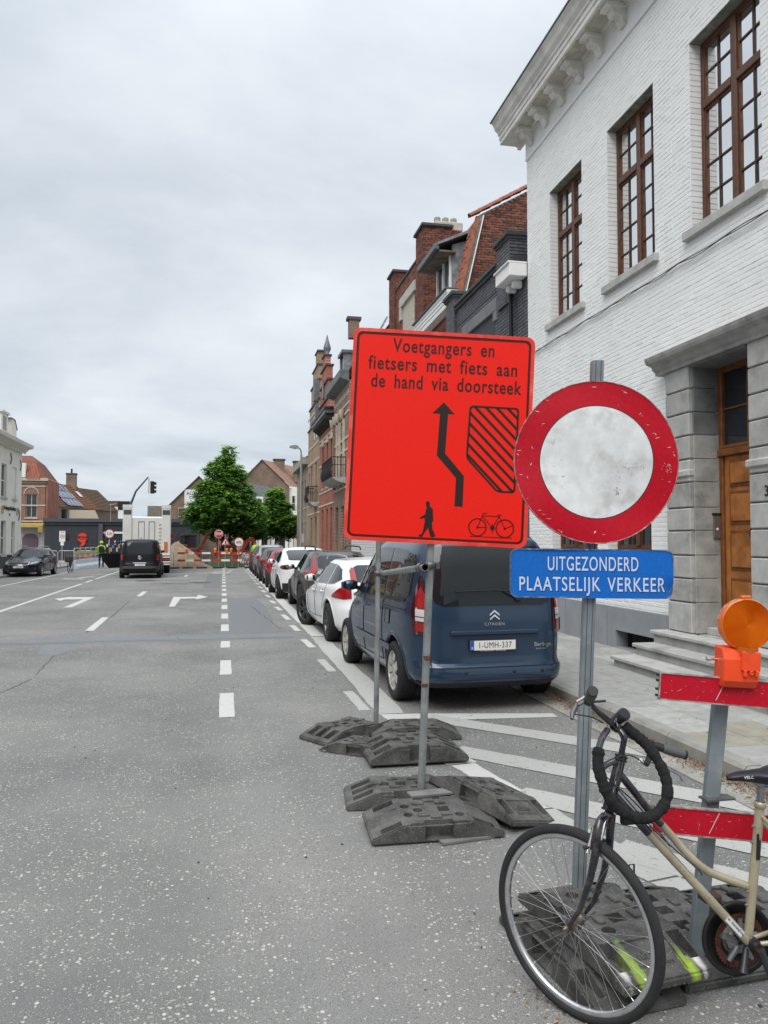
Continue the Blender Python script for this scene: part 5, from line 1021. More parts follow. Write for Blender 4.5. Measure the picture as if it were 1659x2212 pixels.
tree('pavement_tree', 'young bushy tree low behind the large one, right of the round bicycle sign', (2.4, 63, 0), 4.6,
     [(0, 0, 2.9, .9), (.3, 0, 3.7, .8), (-.3, 0, 3.5, .7), (.4, 0, 2.3, .5)], 14000, .11, 12)

# ------------------------------------------------------------------ road works at the crossing
TL = thing('traffic_light', 'curved grey traffic light mast rising behind the white truck', 'traffic light')
b = MB(); b.tube([(-6.75, 58, 0), (-6.7, 58, 3.0), (-6.6, 58, 4.3), (-6.2, 58, 5.4), (-5.35, 58, 6.45)], [.12, .10, .09, .07, .05], 10, mat('mast_blue_grey', (.08, .11, .14), .4, .3)); b.build('mast', TL)
b = MB(); b.cyl((-5.30, 58, 5.25), (-5.30, 58, 6.35), .03, m=gm_); b.build('bracket', TL)
b = MB(); b.bbox((-5.2, 57.9, 5.25), (-4.92, 58.2, 6.15), SB, c=.03)
for k in range(3): b.tube([(-4.92, 58.05, 5.42 + k * .29), (-4.78, 58.05, 5.40 + k * .29)], .1, 8, SB, cap=False)
b.build('signal_head', TL)
b = MB(); b.tube([(-9.0, 66, 3.4), (-9.0, 66, 4.9)], .03, 5, gm_); b.tube([(-9.15, 66, 4.75), (-8.55, 66, 4.85)], .03, 5, gm_); tag(b.build('antenna'), 'small grey antenna above the truck corner on the shop roof', 'antenna')

def lampthing(x, y, z, lbl, grp='amber lamps on the barrier across the road'):
    t = thing('warning_lamp', lbl, 'warning lamp', (x, y, z), group=grp); am = mat('amber_lens_far', (.75, .25, .03), .3); 
    b = MB(); b.lathe((0, -.04, .22), (0, 1, 0), [(0, -.02), (.09, -.01), (.10, .0), (.10, .05), (.08, .07), (0, .08)], 14, am); b.build('lens', t); b = MB(); b.bbox((-.07, -.05, 0), (.07, .06, .13), mat('lamp_orange_far', (.7, .12, .02), .5), c=.02); b.build('housing', t)
for x, lb in ((-2.32, 'amber warning lamp on the barrier in front of the sand heap'), (-.50, 'amber warning lamp on the barrier just left of the triangle sign'), (.25, 'amber warning lamp between the triangle sign and the round bicycle sign, left one'), (.53, 'amber warning lamp between the triangle sign and the round bicycle sign, right one'), (1.02, 'amber warning lamp under the round bicycle sign')):
    lampthing(x, 51.95, 1.02, lb)
BRW = mat('barrier_white', (.72, .72, .72), .5, var=.1); BRR = mat('barrier_red', (.42, .04, .03), .5, var=.15)
for (x0, x1, lb) in ((-3.45, -.62, 'long red and white barrier boards before the sand heap'), (-.60, 1.2, 'red and white barrier boards under the stop and triangle signs'), (1.45, 2.6, 'short red and white barrier boards just before the parked cars')):
    t = thing('barrier', lb, 'barrier', ((x0 + x1) / 2, 52, 0)); cx_ = (x0 + x1) / 2
    for z in (.46, .94):
        x = x0; k = 1 if x0 > -3 else 0
        while x < x1 - .02:
            w = min(.5 if k % 2 else .55, x1 - x); b = MB(); b.box((x - cx_, -.02, z), (x + w - cx_, .02, z + .13), BRR if k % 2 else BRW); b.build('board', t); x += w; k += 1
    for x in np.arange(x0 + .3, x1, .9):
        b = MB(); b.cyl((x - cx_, .04, .04), (x - cx_, .04, 1.1), .022, n=6, m=gm_); b.build('post', t)
        b = MB(); b.bbox((x - cx_ - .35, -.2, 0), (x - cx_ + .35, .2, .1), SB, c=.03); b.build('foot', t)
# stop sign, triangle, no bicycles
def post(t, x, y, z): b = MB(); b.cyl((x, y, 0), (x, y, z), .03, n=8, m=gm_); b.build('post', t)
ST = thing('stop_sign', 'red octagonal stop sign above the road works barrier', 'traffic sign'); post(ST, -.28, 53.1, 2.6)
def octa(r): return [(-.28 + r * math.cos(PI / 8 + k * PI / 4), 2.27 + r * math.sin(PI / 8 + k * PI / 4)) for k in range(8)]
b = MB(); b.prism(octa(.30), 52.98, 53.0, SW, T=lambda p: Vector((p[0], p[2], p[1]))); b.build('border', ST); b = MB(); b.prism(octa(.268), 52.965, 52.979, SR, T=lambda p: Vector((p[0], p[2], p[1]))); b.build('plate', ST)
text_obj('STOP', 'lettering', ST, lambda p: (-.28 + p[0], 52.96 - p[1], 2.27 + p[2]), .24, SW, ext=.002, sx=.75, bold=.006)
TG = thing('road_works_sign', 'red rimmed triangular men at work sign on a thin post', 'traffic sign'); post(TG, .14, 52.1, 2.25)
def tri(c, r): return [(c[0] + r * math.cos(PI / 2 + k * 2 * PI / 3), c[1] + r * math.sin(PI / 2 + k * 2 * PI / 3)) for k in range(3)]
b = MB(); b.prism(tri((.16, 1.70), .38), 51.78, 51.8, SR, T=lambda p: Vector((p[0], p[2], p[1]))); b.build('border', TG); b = MB(); b.prism(tri((.16, 1.70), .24), 51.765, 51.779, SW, T=lambda p: Vector((p[0], p[2], p[1]))); b.build('plate', TG)
b = MB(); b.prism([(.10, 1.60), (.14, 1.60), (.17, 1.68), (.2, 1.6), (.23, 1.6), (.19, 1.74), (.22, 1.8), (.17, 1.84), (.13, 1.76)], 51.755, 51.764, SB, T=lambda p: Vector((p[0], p[2], p[1]))); b.prism([(.24, 1.6), (.32, 1.6), (.27, 1.66)], 51.755, 51.764, SB, T=lambda p: Vector((p[0], p[2], p[1]))); b.build('worker_symbol', TG)
NB = thing('bicycle_sign', 'round red rimmed no bicycles sign at the right end of the barrier', 'traffic sign'); post(NB, 1.02, 52.1, 1.95)
roundsign(NB, 1.03, 51.8, 1.73, .32, SR, SW)
b = MB()
for dx in (-.11, .11): b.tube([(1.03 + dx + .065 * math.cos(t), 51.77, 1.70 + .065 * math.sin(t)) for t in np.linspace(0, 2 * PI, 12, endpoint=False)], .009, 4, SB, closed=True)
b.tube([(.92, 51.77, 1.70), (.98, 51.77, 1.80), (1.09, 51.77, 1.80), (1.03, 51.77, 1.70), (.92, 51.77, 1.70)], .008, 4, SB); b.tube([(1.09, 51.77, 1.82), (1.14, 51.77, 1.70)], .008, 4, SB); b.build('bicycle_symbol', NB)
# heaps
def heap(name, label, c, rx, ry, h, m, seed=1, cat='heap'):
    b = MB(); n = 26; rnd = np.random.RandomState(seed); ph = rnd.uniform(0, 6, 6); vs = []
    for i in range(n + 1):
        for j in range(n + 1):
            u, v = i / n * 2 - 1, j / n * 2 - 1; r = math.hypot(u, v); z = h * max(0, 1 - r) ** .8 * (1 + .25 * math.sin(4 * u + ph[0]) * math.sin(3 * v + ph[1])) + .05 * rnd.rand() * max(0, 1 - r) * 2
            vs.append((c[0] + rx * u * (1 + .1 * math.sin(5 * v + ph[2])), c[1] + ry * v, z - .02))
    b.add(vs, [(i * (n + 1) + j, (i + 1) * (n + 1) + j, (i + 1) * (n + 1) + j + 1, i * (n + 1) + j + 1) for i in range(n) for j in range(n)], m, True); tag(b.build(name, fix=True), label, cat)
SAN = mat('sand', (.24, .18, .12), .95, var=.2, vscale=5, bump=.02, bscale=12, dirt=(.13, .10, .08), dscale=3, damt=.6); SOIL = mat('dark_soil', (.05, .042, .032), .95, var=.3, vscale=5, bump=.03, bscale=10); GRN = mat('weeds', (.03, .06, .02), .9, var=.4, vscale=14, bump=.04, bscale=14)
heap('sand_heap', 'tall heap of yellow brown sand behind the barrier beside the truck', (-3.0, 54.6), 1.9, 1.6, 1.75, SAN, 2); heap('sand_heap', 'low spread of sand in front of the tall heap, under the barrier boards', (-2.5, 53.0), 1.9, .9, .75, SAN, 4)
heap('soil_heap', 'dark weedy soil bank under the stop sign', (.1, 54.8), 1.5, 1.0, .9, GRN, 6, 'soil bank'); heap('soil_heap', 'small dark soil heap left of the weedy bank', (-.9, 55.4), 1.0, .8, .6, SOIL, 8, 'soil bank')
# excavators
def excavator(name, label, loc, rz, col, s=1.0, arm=True):
    t = thing(name, label, 'excavator', loc, rz); t.scale = (s, s, s); cm = mat('excavator_' + col, dict(red=(.26, .035, .02), rust=(.14, .04, .025))[col], .5, var=.2); dk = mat('excavator_dark', (.03, .03, .03), .6)
    for x in (-.65, .65):
        b = MB(); P = [(-1.0, .12), (-1.1, .3), (-1.0, .48), (1.0, .48), (1.1, .3), (1.0, .12), (.9, .05), (-.9, .05)]; b.prism(P, x - .18, x + .18, dk, T=lambda p: Vector((p[2], p[0], p[1]))); b.build('track', t)
    b = MB(); b.bbox((-.75, -1.1, .55), (.75, .9, 1.15), cm, c=.06); b.bbox((-.1, -1.2, 1.15), (.75, 0, 1.45), cm, c=.06); b.build('body', t)
    b = MB(); 
    for x, y in ((-.72, -.2), (-.72, .85), (.05, -.2), (.05, .85)): b.box((x, y, 1.15), (x + .07, y + .07, 2.25), dk)
    b.bbox((-.78, -.3, 2.25), (.16, .98, 2.36), dk, c=.03); b.build('cab_frame', t)
    b = MB(); b.box((-.70, -.17, 1.2), (.1, .9, 2.24), GLASSD); b.build('cab_glass', t)
    b = MB(); T_ = lambda p: Vector((p[2], p[0], p[1]))
    b.prism([(.9, .8), (1.2, .8), (2.0, 2.3), (2.5, 2.7), (2.4, 2.9), (1.8, 2.6)], .25, .48, cm, T=T_); b.build('boom', t)
    b = MB(); b.prism([(2.4, 2.95), (2.65, 2.85), (3.1, 1.1), (2.9, 1.0)], .27, .46, cm, T=T_); b.cyl((.36, 1.6, 2.0), (.36, 2.3, 2.9), .06, m=gm_); b.build('stick', t)
    b = MB(); b.prism([(2.8, 1.1), (3.2, 1.1), (3.25, .6), (2.9, .35), (2.6, .5)], .05, .68, dk, T=T_); b.build('bucket', t); return t
excavator('excavator', 'small excavator with dark cab behind the sand heap', (-2.7, 58.5, .35), math.radians(-70), 'rust', .82)
excavator('excavator', 'larger red excavator under the tree, behind the triangle sign', (.35, 58.6, .0), math.radians(-75), 'red', .72)
# galvanised site fences and orange barriers
def site_fence(x0, y0, x1, y1, lbl, kind='steel', grp=None):
    t = thing('site_barrier', lbl, 'barrier', (x0, y0, 0), math.atan2(y1 - y0, x1 - x0), grp); l = math.hypot(x1 - x0, y1 - y0); gv = mat('galvanised', (.5, .52, .54), .35, .7)
    b = MB(); b.tube([(0, 0, .05), (0, 0, .95), (.1, 0, 1.08), (l - .1, 0, 1.08), (l, 0, .95), (l, 0, .05)], .022, 6, gv); b.tube([(0, 0, .3), (l, 0, .3)], .015, 5, gv); b.build('frame', t)
    for i in range(1, 8): b = MB(); b.cyl((l * i / 8, 0, .3), (l * i / 8, 0, 1.08), .008, n=5, m=gv); b.build('bar', t)
    if kind != 'steel':
        b = MB(); b.box((.1, -.02, .6), (l - .1, .02, .8), mat('orange_board', (.7, .13, .02), .5)); b.build('orange_board', t); b = MB(); b.box((.1, -.021, .4), (l - .1, .021, .52), BRR); b.build('red_board', t)
k = 0
for x in np.arange(-14.5, -9.6, 1.25): site_fence(x, 61 + .2 * (k % 2), x + 1.2, 61, 'galvanised crowd barrier behind the dark estate car, %s of the row' % ['farthest left', 'second from left', 'middle', 'fourth from left', 'nearest to the worker'][min(k, 4)], 'board' if k % 2 else 'steel', 'crowd barriers behind the dark car'); k += 1
k = 0
for x in np.arange(-2.0, 6.0, 1.35):
    site_fence(x, 60.5, x + 1.3, 60.5, 'galvanised crowd barrier across the crossing, ' + ['behind the small excavator', 'left of the tree trunk', 'behind the tree trunk', 'right of the red excavator', 'behind the round bicycle sign', 'behind the parked cars'][min(k, 5)], 'board' if k > 2 else 'steel', 'crowd barriers across the crossing'); k += 1
# white plastic works barriers with mesh fences and a banner on top
WPB = mat('white_plastic', (.60, .66, .72), .5, var=.08); k = 0
for i in range(5):
    y0 = 52.6 + i * 1.85; x0 = -9.4 + i * .05
    t = thing('works_barrier', 'white plastic works barrier with mesh and yellow banner, ' + ['first and nearest of the row', 'second of the row', 'middle of the row', 'fourth of the row', 'farthest of the row by the worker'][i], 'barrier', (x0, y0, 0), math.radians(88), 'white plastic works barriers')
    b = MB(); b.prism([(-.28, 0), (.28, 0), (.26, .15), (.12, .3), (.1, .55), (-.1, .55), (-.12, .3), (-.26, .15)], 0, 1.8, WPB, T=lambda p: Vector((p[2], p[0], p[1]))); b.build('base', t)
    b = MB(); gv = mat('galvanised', (.5, .52, .54), .35, .7); b.tube([(.05, 0, .55), (.05, 0, 1.25), (.15, 0, 1.33), (1.65, 0, 1.33), (1.75, 0, 1.25), (1.75, 0, .55)], .028, 6, gv); b.tube([(.05, 0, .62), (1.75, 0, .62)], .015, 5, gv); b.build('frame', t)
    b = MB(); b.box((.1, -.008, .95), (1.7, .008, 1.12), mat('banner_yellow', (.6, .5, .12), .6)); b.box((.1, -.009, .76), (1.7, .009, .9), SW); b.build('banner', t)
    text_obj('FIETSERS AFSTAPPEN', 'lettering', t, lambda p: (.9 + p[0], -.012 - p[1], .83 + p[2]), .1, BRR, ext=.001, bold=.004)
# low red white board leaning by them
t = thing('barrier', 'low red and white board on a slanted post, left of the white works barriers', 'barrier', (-10.2, 52.0, 0)); 
for x, m in ((-.9, BRW), (-.55, BRR), (0.0, BRW)): b = MB(); b.box((x, -.02, .42), (x + (.35 if m is BRW else .5), .02, .56), m); b.build('board', t)
b = MB(); b.cyl((.15, 0, 0), (.05, 0, .5), .02, m=gm_); b.build('post', t)
# ------------------------------------------------------------------ cars: hull built of horizontal slices, panels laid on it
def pchip(xs, ys):
    xs = np.array(xs, float); ys = np.array(ys, float); h = np.diff(xs); d = np.diff(ys) / h; m = np.zeros_like(ys)
    m[0], m[-1] = d[0], d[-1]
    for i in range(1, len(xs) - 1):
        m[i] = 0 if d[i - 1] * d[i] <= 0 else 2 * d[i - 1] * d[i] / (d[i - 1] + d[i])
    def f(x):
        x = min(max(x, xs[0]), xs[-1]); i = min(max(int(np.searchsorted(xs, x) - 1), 0), len(h) - 1); t = (x - xs[i]) / h[i]
        return float((2 * t**3 - 3 * t**2 + 1) * ys[i] + (t**3 - 2 * t**2 + t) * h[i] * m[i] + (-2 * t**3 + 3 * t**2) * ys[i + 1] + (t**3 - t**2) * h[i] * m[i + 1])
    return f
class Hull:
    def __init__(s, rear, front, width, nr, nf, zs, crown):
        s.r = pchip(*zip(*rear)); s.f = pchip(*zip(*front)); s.w = pchip(*zip(*width)); s.nr = nr; s.nf = nf if callable(nf) else (lambda z, n=nf: n); s.zs = zs; s.crown = crown
        s.z0 = zs[0]; s.z1 = zs[-1]; s.cache = {}
    def outline(s, z):
        k = round(z, 4)
        if k in s.cache: return s.cache[k]
        yr, yf, w = s.r(z), s.f(z), s.w(z); yc = yr + (yf - yr) * .5; P = []
        for i in range(49):
            t = PI * i / 48 - PI; c, sn = math.cos(t), -math.sin(t)           # rear (c=-1) to front
            n = s.nr if c < 0 else s.nf(z); a = (yc - yr) if c < 0 else (yf - yc)
            P.append((w * abs(sn) ** (2 / n), yc + math.copysign(abs(c) ** (2 / n) * a, c)))
        P = np.array(P); d = np.r_[0, np.cumsum(np.hypot(*np.diff(P, axis=0).T))]; s.cache[k] = (P, d); return P, d
    def at(s, mode, v, z, side=1, eps=.004):
        """mode 'y': on the flank at length v; 's': arc length from the rear centre; 'f': arc length from the front centre"""
        P, d = s.outline(z)
        if mode == 'y':
            yy = np.clip(v, P[2, 1], P[-3, 1]); x = np.interp(yy, P[:, 1], P[:, 0]); i = int(np.clip(np.searchsorted(P[:, 1], yy), 1, 48)); t = P[i] - P[i - 1]; p = np.array([x, yy])
        else:
            a = v if mode == 's' else d[-1] - v; p = np.array([np.interp(a, d, P[:, 0]), np.interp(a, d, P[:, 1])]); i = int(np.clip(np.searchsorted(d, a), 1, 48)); t = P[i] - P[i - 1]
        l = math.hypot(*t) or 1; n = np.array([t[1], -t[0]]) / l
        return Vector(((p[0] + n[0] * eps) * side, p[1] + n[1] * eps, z))
def body_mesh(H, paint, under, arches, zlow):
    b = MB(); n = 96; rings = []
    for z in H.zs:
        P, d = H.outline(z); pts = []
        dd = np.linspace(0, 1, 49); 
        # even spread with points kept at the corners
        a = 0.5 * dd * d[-1] + 0.5 * d
        X = np.interp(a, d, P[:, 0]); Y = np.interp(a, d, P[:, 1]); R = [(x, y, z) for x, y in zip(X, Y)]
        rings.append([(-x, y, z_) for x, y, z_ in R[1:-1]][::-1] + R)
    P = rings[-1]; cx = 0; ys = [p[1] for p in P]; cy = (min(ys) + max(ys)) / 2
    for k in (.97, .92, .84, .7, .5, .25, .04): rings.append([(x * k, cy + (y - cy) * (k * .5 + .5 if k > .9 else k), z + H.crown * (1 - k ** 2.3)) for x, y, z in P])
    N_ = len(rings[0]); vs = [p for r in rings for p in r]; fs = []
    for i in range(len(rings) - 1):
        for j in range(N_): k = (j + 1) % N_; fs.append((i * N_ + j, i * N_ + k, (i + 1) * N_ + k, (i + 1) * N_ + j))
    b.add(vs, fs, paint, True); b.add(rings[-1], [tuple(range(N_))], paint, True); b.add(rings[0], [tuple(range(N_))[::-1]], under)
    import bmesh
    me = b.mesh('body'); bm = bmesh.new(); bm.from_mesh(me); bmesh.ops.remove_doubles(bm, verts=bm.verts, dist=1e-5); bmesh.ops.recalc_face_normals(bm, faces=bm.faces); bm.to_mesh(me); bm.free()
    o = link(me, 'body')
    c = MB()
    for (y, zc, r, w) in arches:
        for s in (-1, 1): c.cyl((s * (w - .28), y, zc), (s * (w + .3), y, zc), r, n=36, m=under, smooth=False)
    co = link(c.mesh('cutter'), 'cutter'); md = o.modifiers.new('cut', 'BOOLEAN'); md.operation = 'DIFFERENCE'; md.object = co; md.solver = 'EXACT'
    dg = bpy.context.evaluated_depsgraph_get(); me2 = bpy.data.meshes.new_from_object(o.evaluated_get(dg)); bpy.data.objects.remove(o); bpy.data.objects.remove(co)
    try: me2.set_sharp_from_angle(angle=math.radians(38))
    except Exception: pass
    me2.name = 'body'; return me2
def patch(H, mode, cols, m, name, parent, sides=(1, -1), eps=.004, nc=10, nr=8, lat=None, lab=None):
    """cols: (v, zlow, zhigh) columns along the hull, filled in between; one object per side"""
    V = [c[0] for c in cols]; out_ = []
    for s in sides:
        b = MB(); vs = []; K = max(nc, len(cols) * 2); xs = sorted(set(list(np.linspace(V[0], V[-1], K)) + V)) if V[-1] > V[0] else sorted(set(list(np.linspace(V[-1], V[0], K)) + V))
        vv = V if V[-1] > V[0] else V[::-1]; lo = [c[1] for c in cols]; hi = [c[2] for c in cols]
        if V[-1] < V[0]: lo, hi = lo[::-1], hi[::-1]
        for x in xs:
            a = np.interp(x, vv, lo); c = np.interp(x, vv, hi)
            for r in range(nr + 1): z = a + (c - a) * r / nr; vs.append(H.at(mode, x, z, s, eps))
        n = len(xs); b.add(vs, [(i * (nr + 1) + r, (i + 1) * (nr + 1) + r, (i + 1) * (nr + 1) + r + 1, i * (nr + 1) + r + 1) for i in range(n - 1) for r in range(nr)], m, True)
        o = b.build(name, parent, fix=False); out_.append(o)
        # outward faces
        me = o.data; c = sum((p.normal.x * s if mode == 'y' else p.normal.y * (-1 if mode == 's' else 1)) for p in me.polygons)
        if c < 0: me.flip_normals()
    return out_
def both(H, mode, cols, m, name, parent, eps=.004, nr=8, nc=12):
    """a patch across the middle (rear or front), both halves in one mesh"""
    b = MB(); V = [c[0] for c in cols]; xs = sorted(set(list(np.linspace(0, V[-1], nc)) + V)); lo = [c[1] for c in cols]; hi = [c[2] for c in cols]
    X = [-x for x in xs[::-1] if x > 0] + xs; vs = []
    for x in X:
        a = np.interp(abs(x), V, lo); c = np.interp(abs(x), V, hi)
        for r in range(nr + 1): z = a + (c - a) * r / nr; vs.append(H.at(mode, abs(x), z, 1 if x >= 0 else -1, eps))
    n = len(X); b.add(vs, [(i * (nr + 1) + r, (i + 1) * (nr + 1) + r, (i + 1) * (nr + 1) + r + 1, i * (nr + 1) + r + 1) for i in range(n - 1) for r in range(nr)], m, True)
    o = b.build(name, parent, fix=False); c = sum(p.normal.y * (-1 if mode == 's' else 1) for p in o.data.polygons)
    if c < 0: o.data.flip_normals()
    return o
def seam(H, pts, m, parent, sides=(1, -1), w=.004, eps=.0035, mode='y', name='seam'):
    for s in sides:
        b = MB()
        for (a, c) in zip(pts[:-1], pts[1:]):
            k = max(2, int(math.hypot(c[0] - a[0], c[1] - a[1]) / .06)); L_ = []
            for i in range(k + 1):
                v = a[0] + (c[0] - a[0]) * i / k; z = a[1] + (c[1] - a[1]) * i / k; L_.append(H.at(mode, v, z, s, eps))
            b.tube(L_, w, 4, m, cap=False)
        b.build(name, parent)
TYRE = mat('tyre', (.018, .018, .018), .85, var=.2, vscale=30, bump=.001, bscale=200)
CHR = mat('chrome', (.75, .75, .76), .15, 1.0); DKP = mat('black_plastic', (.02, .02, .021), .55); GPL = mat('grey_plastic', (.07, .07, .075), .55)
CG = glassmat('car_glass', (.012, .014, .016)); CG.node_tree.nodes['Principled BSDF'].inputs['Specular IOR Level'].default_value = .38
TAIL = mat('tail_lamp_red', (.30, .005, .008), .15, coat=.8); TAILC = mat('tail_lamp_clear', (.55, .50, .50), .2, coat=.8); TAILD = mat('tail_lamp_dark', (.045, .003, .005), .12, coat=.8)
PLW = mat('plate_white', (.72, .72, .70), .45); PLR = mat('plate_text_red', (.35, .02, .03), .5)
def wheel(parent, x, y, r, w, spokes, rim, steer=0, style='star'):
    s = 1 if x > 0 else -1; t = bpy.data.objects.new('wheel', None); COL.objects.link(t); t.parent = parent; t.location = (x, y, r); t.rotation_euler = (0, 0, steer)
    ax = (s, 0, 0); b = MB(); hw = w / 2
    b.lathe((0, 0, 0), ax, [(r * .66, -hw), (r * .93, -hw), (r * .985, -hw * .8), (r, -hw * .6), (r, hw * .6), (r * .985, hw * .82), (r * .93, hw), (r * .68, hw), (r * .66, hw * .8)], 40, TYRE)
    for g in (-.35, 0, .35): b.lathe((0, 0, 0), ax, [(r * 1.0005, hw * g - .006), (r * 1.001, hw * g), (r * 1.0005, hw * g + .006)], 30, DKP)
    b.build('tyre', t)
    b = MB(); b.lathe((0, 0, 0), ax, [(r * .68, hw * .92), (r * .655, hw * .97), (r * .63, hw * .8), (r * .61, -hw * .2)], 36, rim); R = r * .64
    b.lathe((0, 0, 0), ax, [(0, hw * .1), (R, hw * .1)], 20, DKP)
    if style == 'cover':                                       # pressed cover with petal spokes
        b.lathe((0, 0, 0), ax, [(0, hw * .86), (R * .28, hw * .88), (R * .34, hw * .7)], 20, rim)
        for k in range(spokes):
            a = 2 * PI * k / spokes; da = PI / spokes * .74; P = []
            for (rr, f, h) in ((R * .26, .95, .8), (R * .6, 1.0, .98), (R * .98, .8, .9)):
                for q in (-1, 1): aa = a + q * da * f; P.append((s * hw * h, rr * math.cos(aa), rr * math.sin(aa)))
            b.add(P, [(0, 1, 3, 2), (2, 3, 5, 4)], rim, False)
    else:
        b.lathe((0, 0, 0), ax, [(0, hw * .78), (R * .16, hw * .78), (R * .22, hw * .6), (R * .22, hw * .2)], 18, rim)
        for k in range(spokes):
            a = 2 * PI * k / spokes
            for q in ((-.13, .13) if style == 'twin' else (0,)):
                a0, a1 = a + q * .6, a + q * 1.5; d = np.array([0, -math.sin(a), math.cos(a)]); w0, w1 = R * (.10 if style == 'twin' else .13), R * (.06 if style == 'twin' else .10)
                p0 = np.array([0, math.cos(a0), math.sin(a0)]) * R * .18; p1 = np.array([0, math.cos(a1), math.sin(a1)]) * R * .97
                V = []
                for p, ww, h in ((p0, w0, .74), (p1, w1, .86)):
                    for z_, dd in ((h, -ww), (h, ww), (h - .35, ww), (h - .35, -ww)): q_ = p + d * dd; V.append((s * hw * z_, q_[1], q_[2]))
                b.add(V, [(0, 1, 5, 4), (1, 2, 6, 5), (2, 3, 7, 6), (3, 0, 4, 7)], rim)
        b.lathe((0, 0, 0), ax, [(R * .1, hw * .79), (R * .1, hw * .83), (0, hw * .84)], 12, DKP)
    b.build('rim', t); return t
def arch_lip(H, parent, y, zc, r, m, wdt=.05, eps=.012, a0=-8, a1=188, name='wheel_arch'):
    for s in (1, -1):
        b = MB(); vs = []; n = 22
        for i in range(n + 1):
            a = math.radians(a0 + (a1 - a0) * i / n)
            for rr, e_ in ((r - .002, -.03), (r - .002, eps), (r + wdt * .8, eps), (r + wdt, .001)):
                yy, zz = y + rr * math.cos(a), max(zc + rr * math.sin(a), H.z0 + .001); vs.append(H.at('y', yy, zz, s, e_))
        b.add(vs, [(i * 4 + k, (i + 1) * 4 + k, (i + 1) * 4 + k + 1, i * 4 + k + 1) for i in range(n) for k in range(3)], m, True); b.build(name, parent)
def mirror(parent, x, y, z, paint, s, glass=CHR):
    b = MB(); P = []
    for i in range(5):
        t = i / 4; k = (.55, .9, 1, .9, .6)[i]
        P.append([(x + s * (.02 + .22 * t), y - .06 * k, z - .07 * k), (x + s * (.02 + .22 * t), y - .06 * k, z + .075 * k), (x + s * (.02 + .22 * t), y + .07 * k, z + .06 * k), (x + s * (.02 + .22 * t), y + .09 * k, z), (x + s * (.02 + .22 * t), y + .07 * k, z - .06 * k)])
    vs = [p for r in P for p in r]; b.add(vs, [(i * 5 + k, (i + 1) * 5 + k, (i + 1) * 5 + (k + 1) % 5, i * 5 + (k + 1) % 5) for i in range(4) for k in range(5)] + [(0, 1, 2, 3, 4), (20, 21, 22, 23, 24)], paint, True)
    b.tube([(x - s * .03, y + .03, z - .05), (x + s * .06, y + .01, z - .03)], .03, 6, DKP); o = b.build('mirror', parent)
    g = MB(); g.add([(x + s * .045, y - .058, z - .05), (x + s * .22, y - .052, z - .045), (x + s * .22, y - .052, z + .045), (x + s * .045, y - .058, z + .05)], [(0, 1, 2, 3)], CG); g.build('mirror_glass', o, fix=False)
def handle(H, parent, y, z, m, sides=(1, -1)):
    for s in sides:
        p = H.at('y', y, z, s, .03); q = H.at('y', y, z, s, 0); b = MB(); b.tube([(q.x, y - .10, z), (p.x, y - .085, z + .002), (p.x, y + .085, z + .006), (q.x, y + .10, z + .006)], [.010, .013, .013, .010], 7, m); b.lathe((q.x, y, z - .005), (s, 0, 0), [(.045, 0), (.04, .002), (0, -.01)], 12, DKP); b.build('door_handle', parent)
def plate(H, parent, x, z, y, text, back=1):
    """back=1: seen from behind (facing -y); -1: on the front"""
    b = MB(); n = bpy.data.objects.new('number_plate', None); COL.objects.link(n); n.parent = parent
    b.bbox((x - .26, y - .008, z - .058), (x + .26, y + .008, z + .058), DKP, c=.003); b.build('plate_holder', n)
    b = MB(); yy = y - .009 * back; b.box((x - .252, min(yy, yy - .003 * back), z - .048), (x + .252, max(yy, yy - .003 * back), z + .05), PLW); b.build('plate', n)
    b = MB(); yy = y - .0125 * back; b.box((x - .252 * back, min(yy, yy - .001 * back), z - .048), (x - .212 * back, max(yy, yy - .001 * back), z + .05), mat('plate_blue', (.02, .08, .35), .5)); b.build('plate_band', n)
    if text: text_obj(text, 'plate_text', n, lambda p: (x + (.02 + p[0]) * back, y - (.0135 + p[1]) * back, z - .0 + p[2]), .088, mat('plate_text', (.05, .02, .025), .5), ext=.0004, sx=.80, space=1.12)
    return n
def zslices(lo, marks, hi, step=.035):
    zs = [lo]; allm = sorted(set([lo, hi] + list(marks)))
    for a, c in zip(allm[:-1], allm[1:]):
        n = max(1, int(round((c - a) / step)))
        for i in range(1, n + 1): zs.append(a + (c - a) * i / n)
    return zs
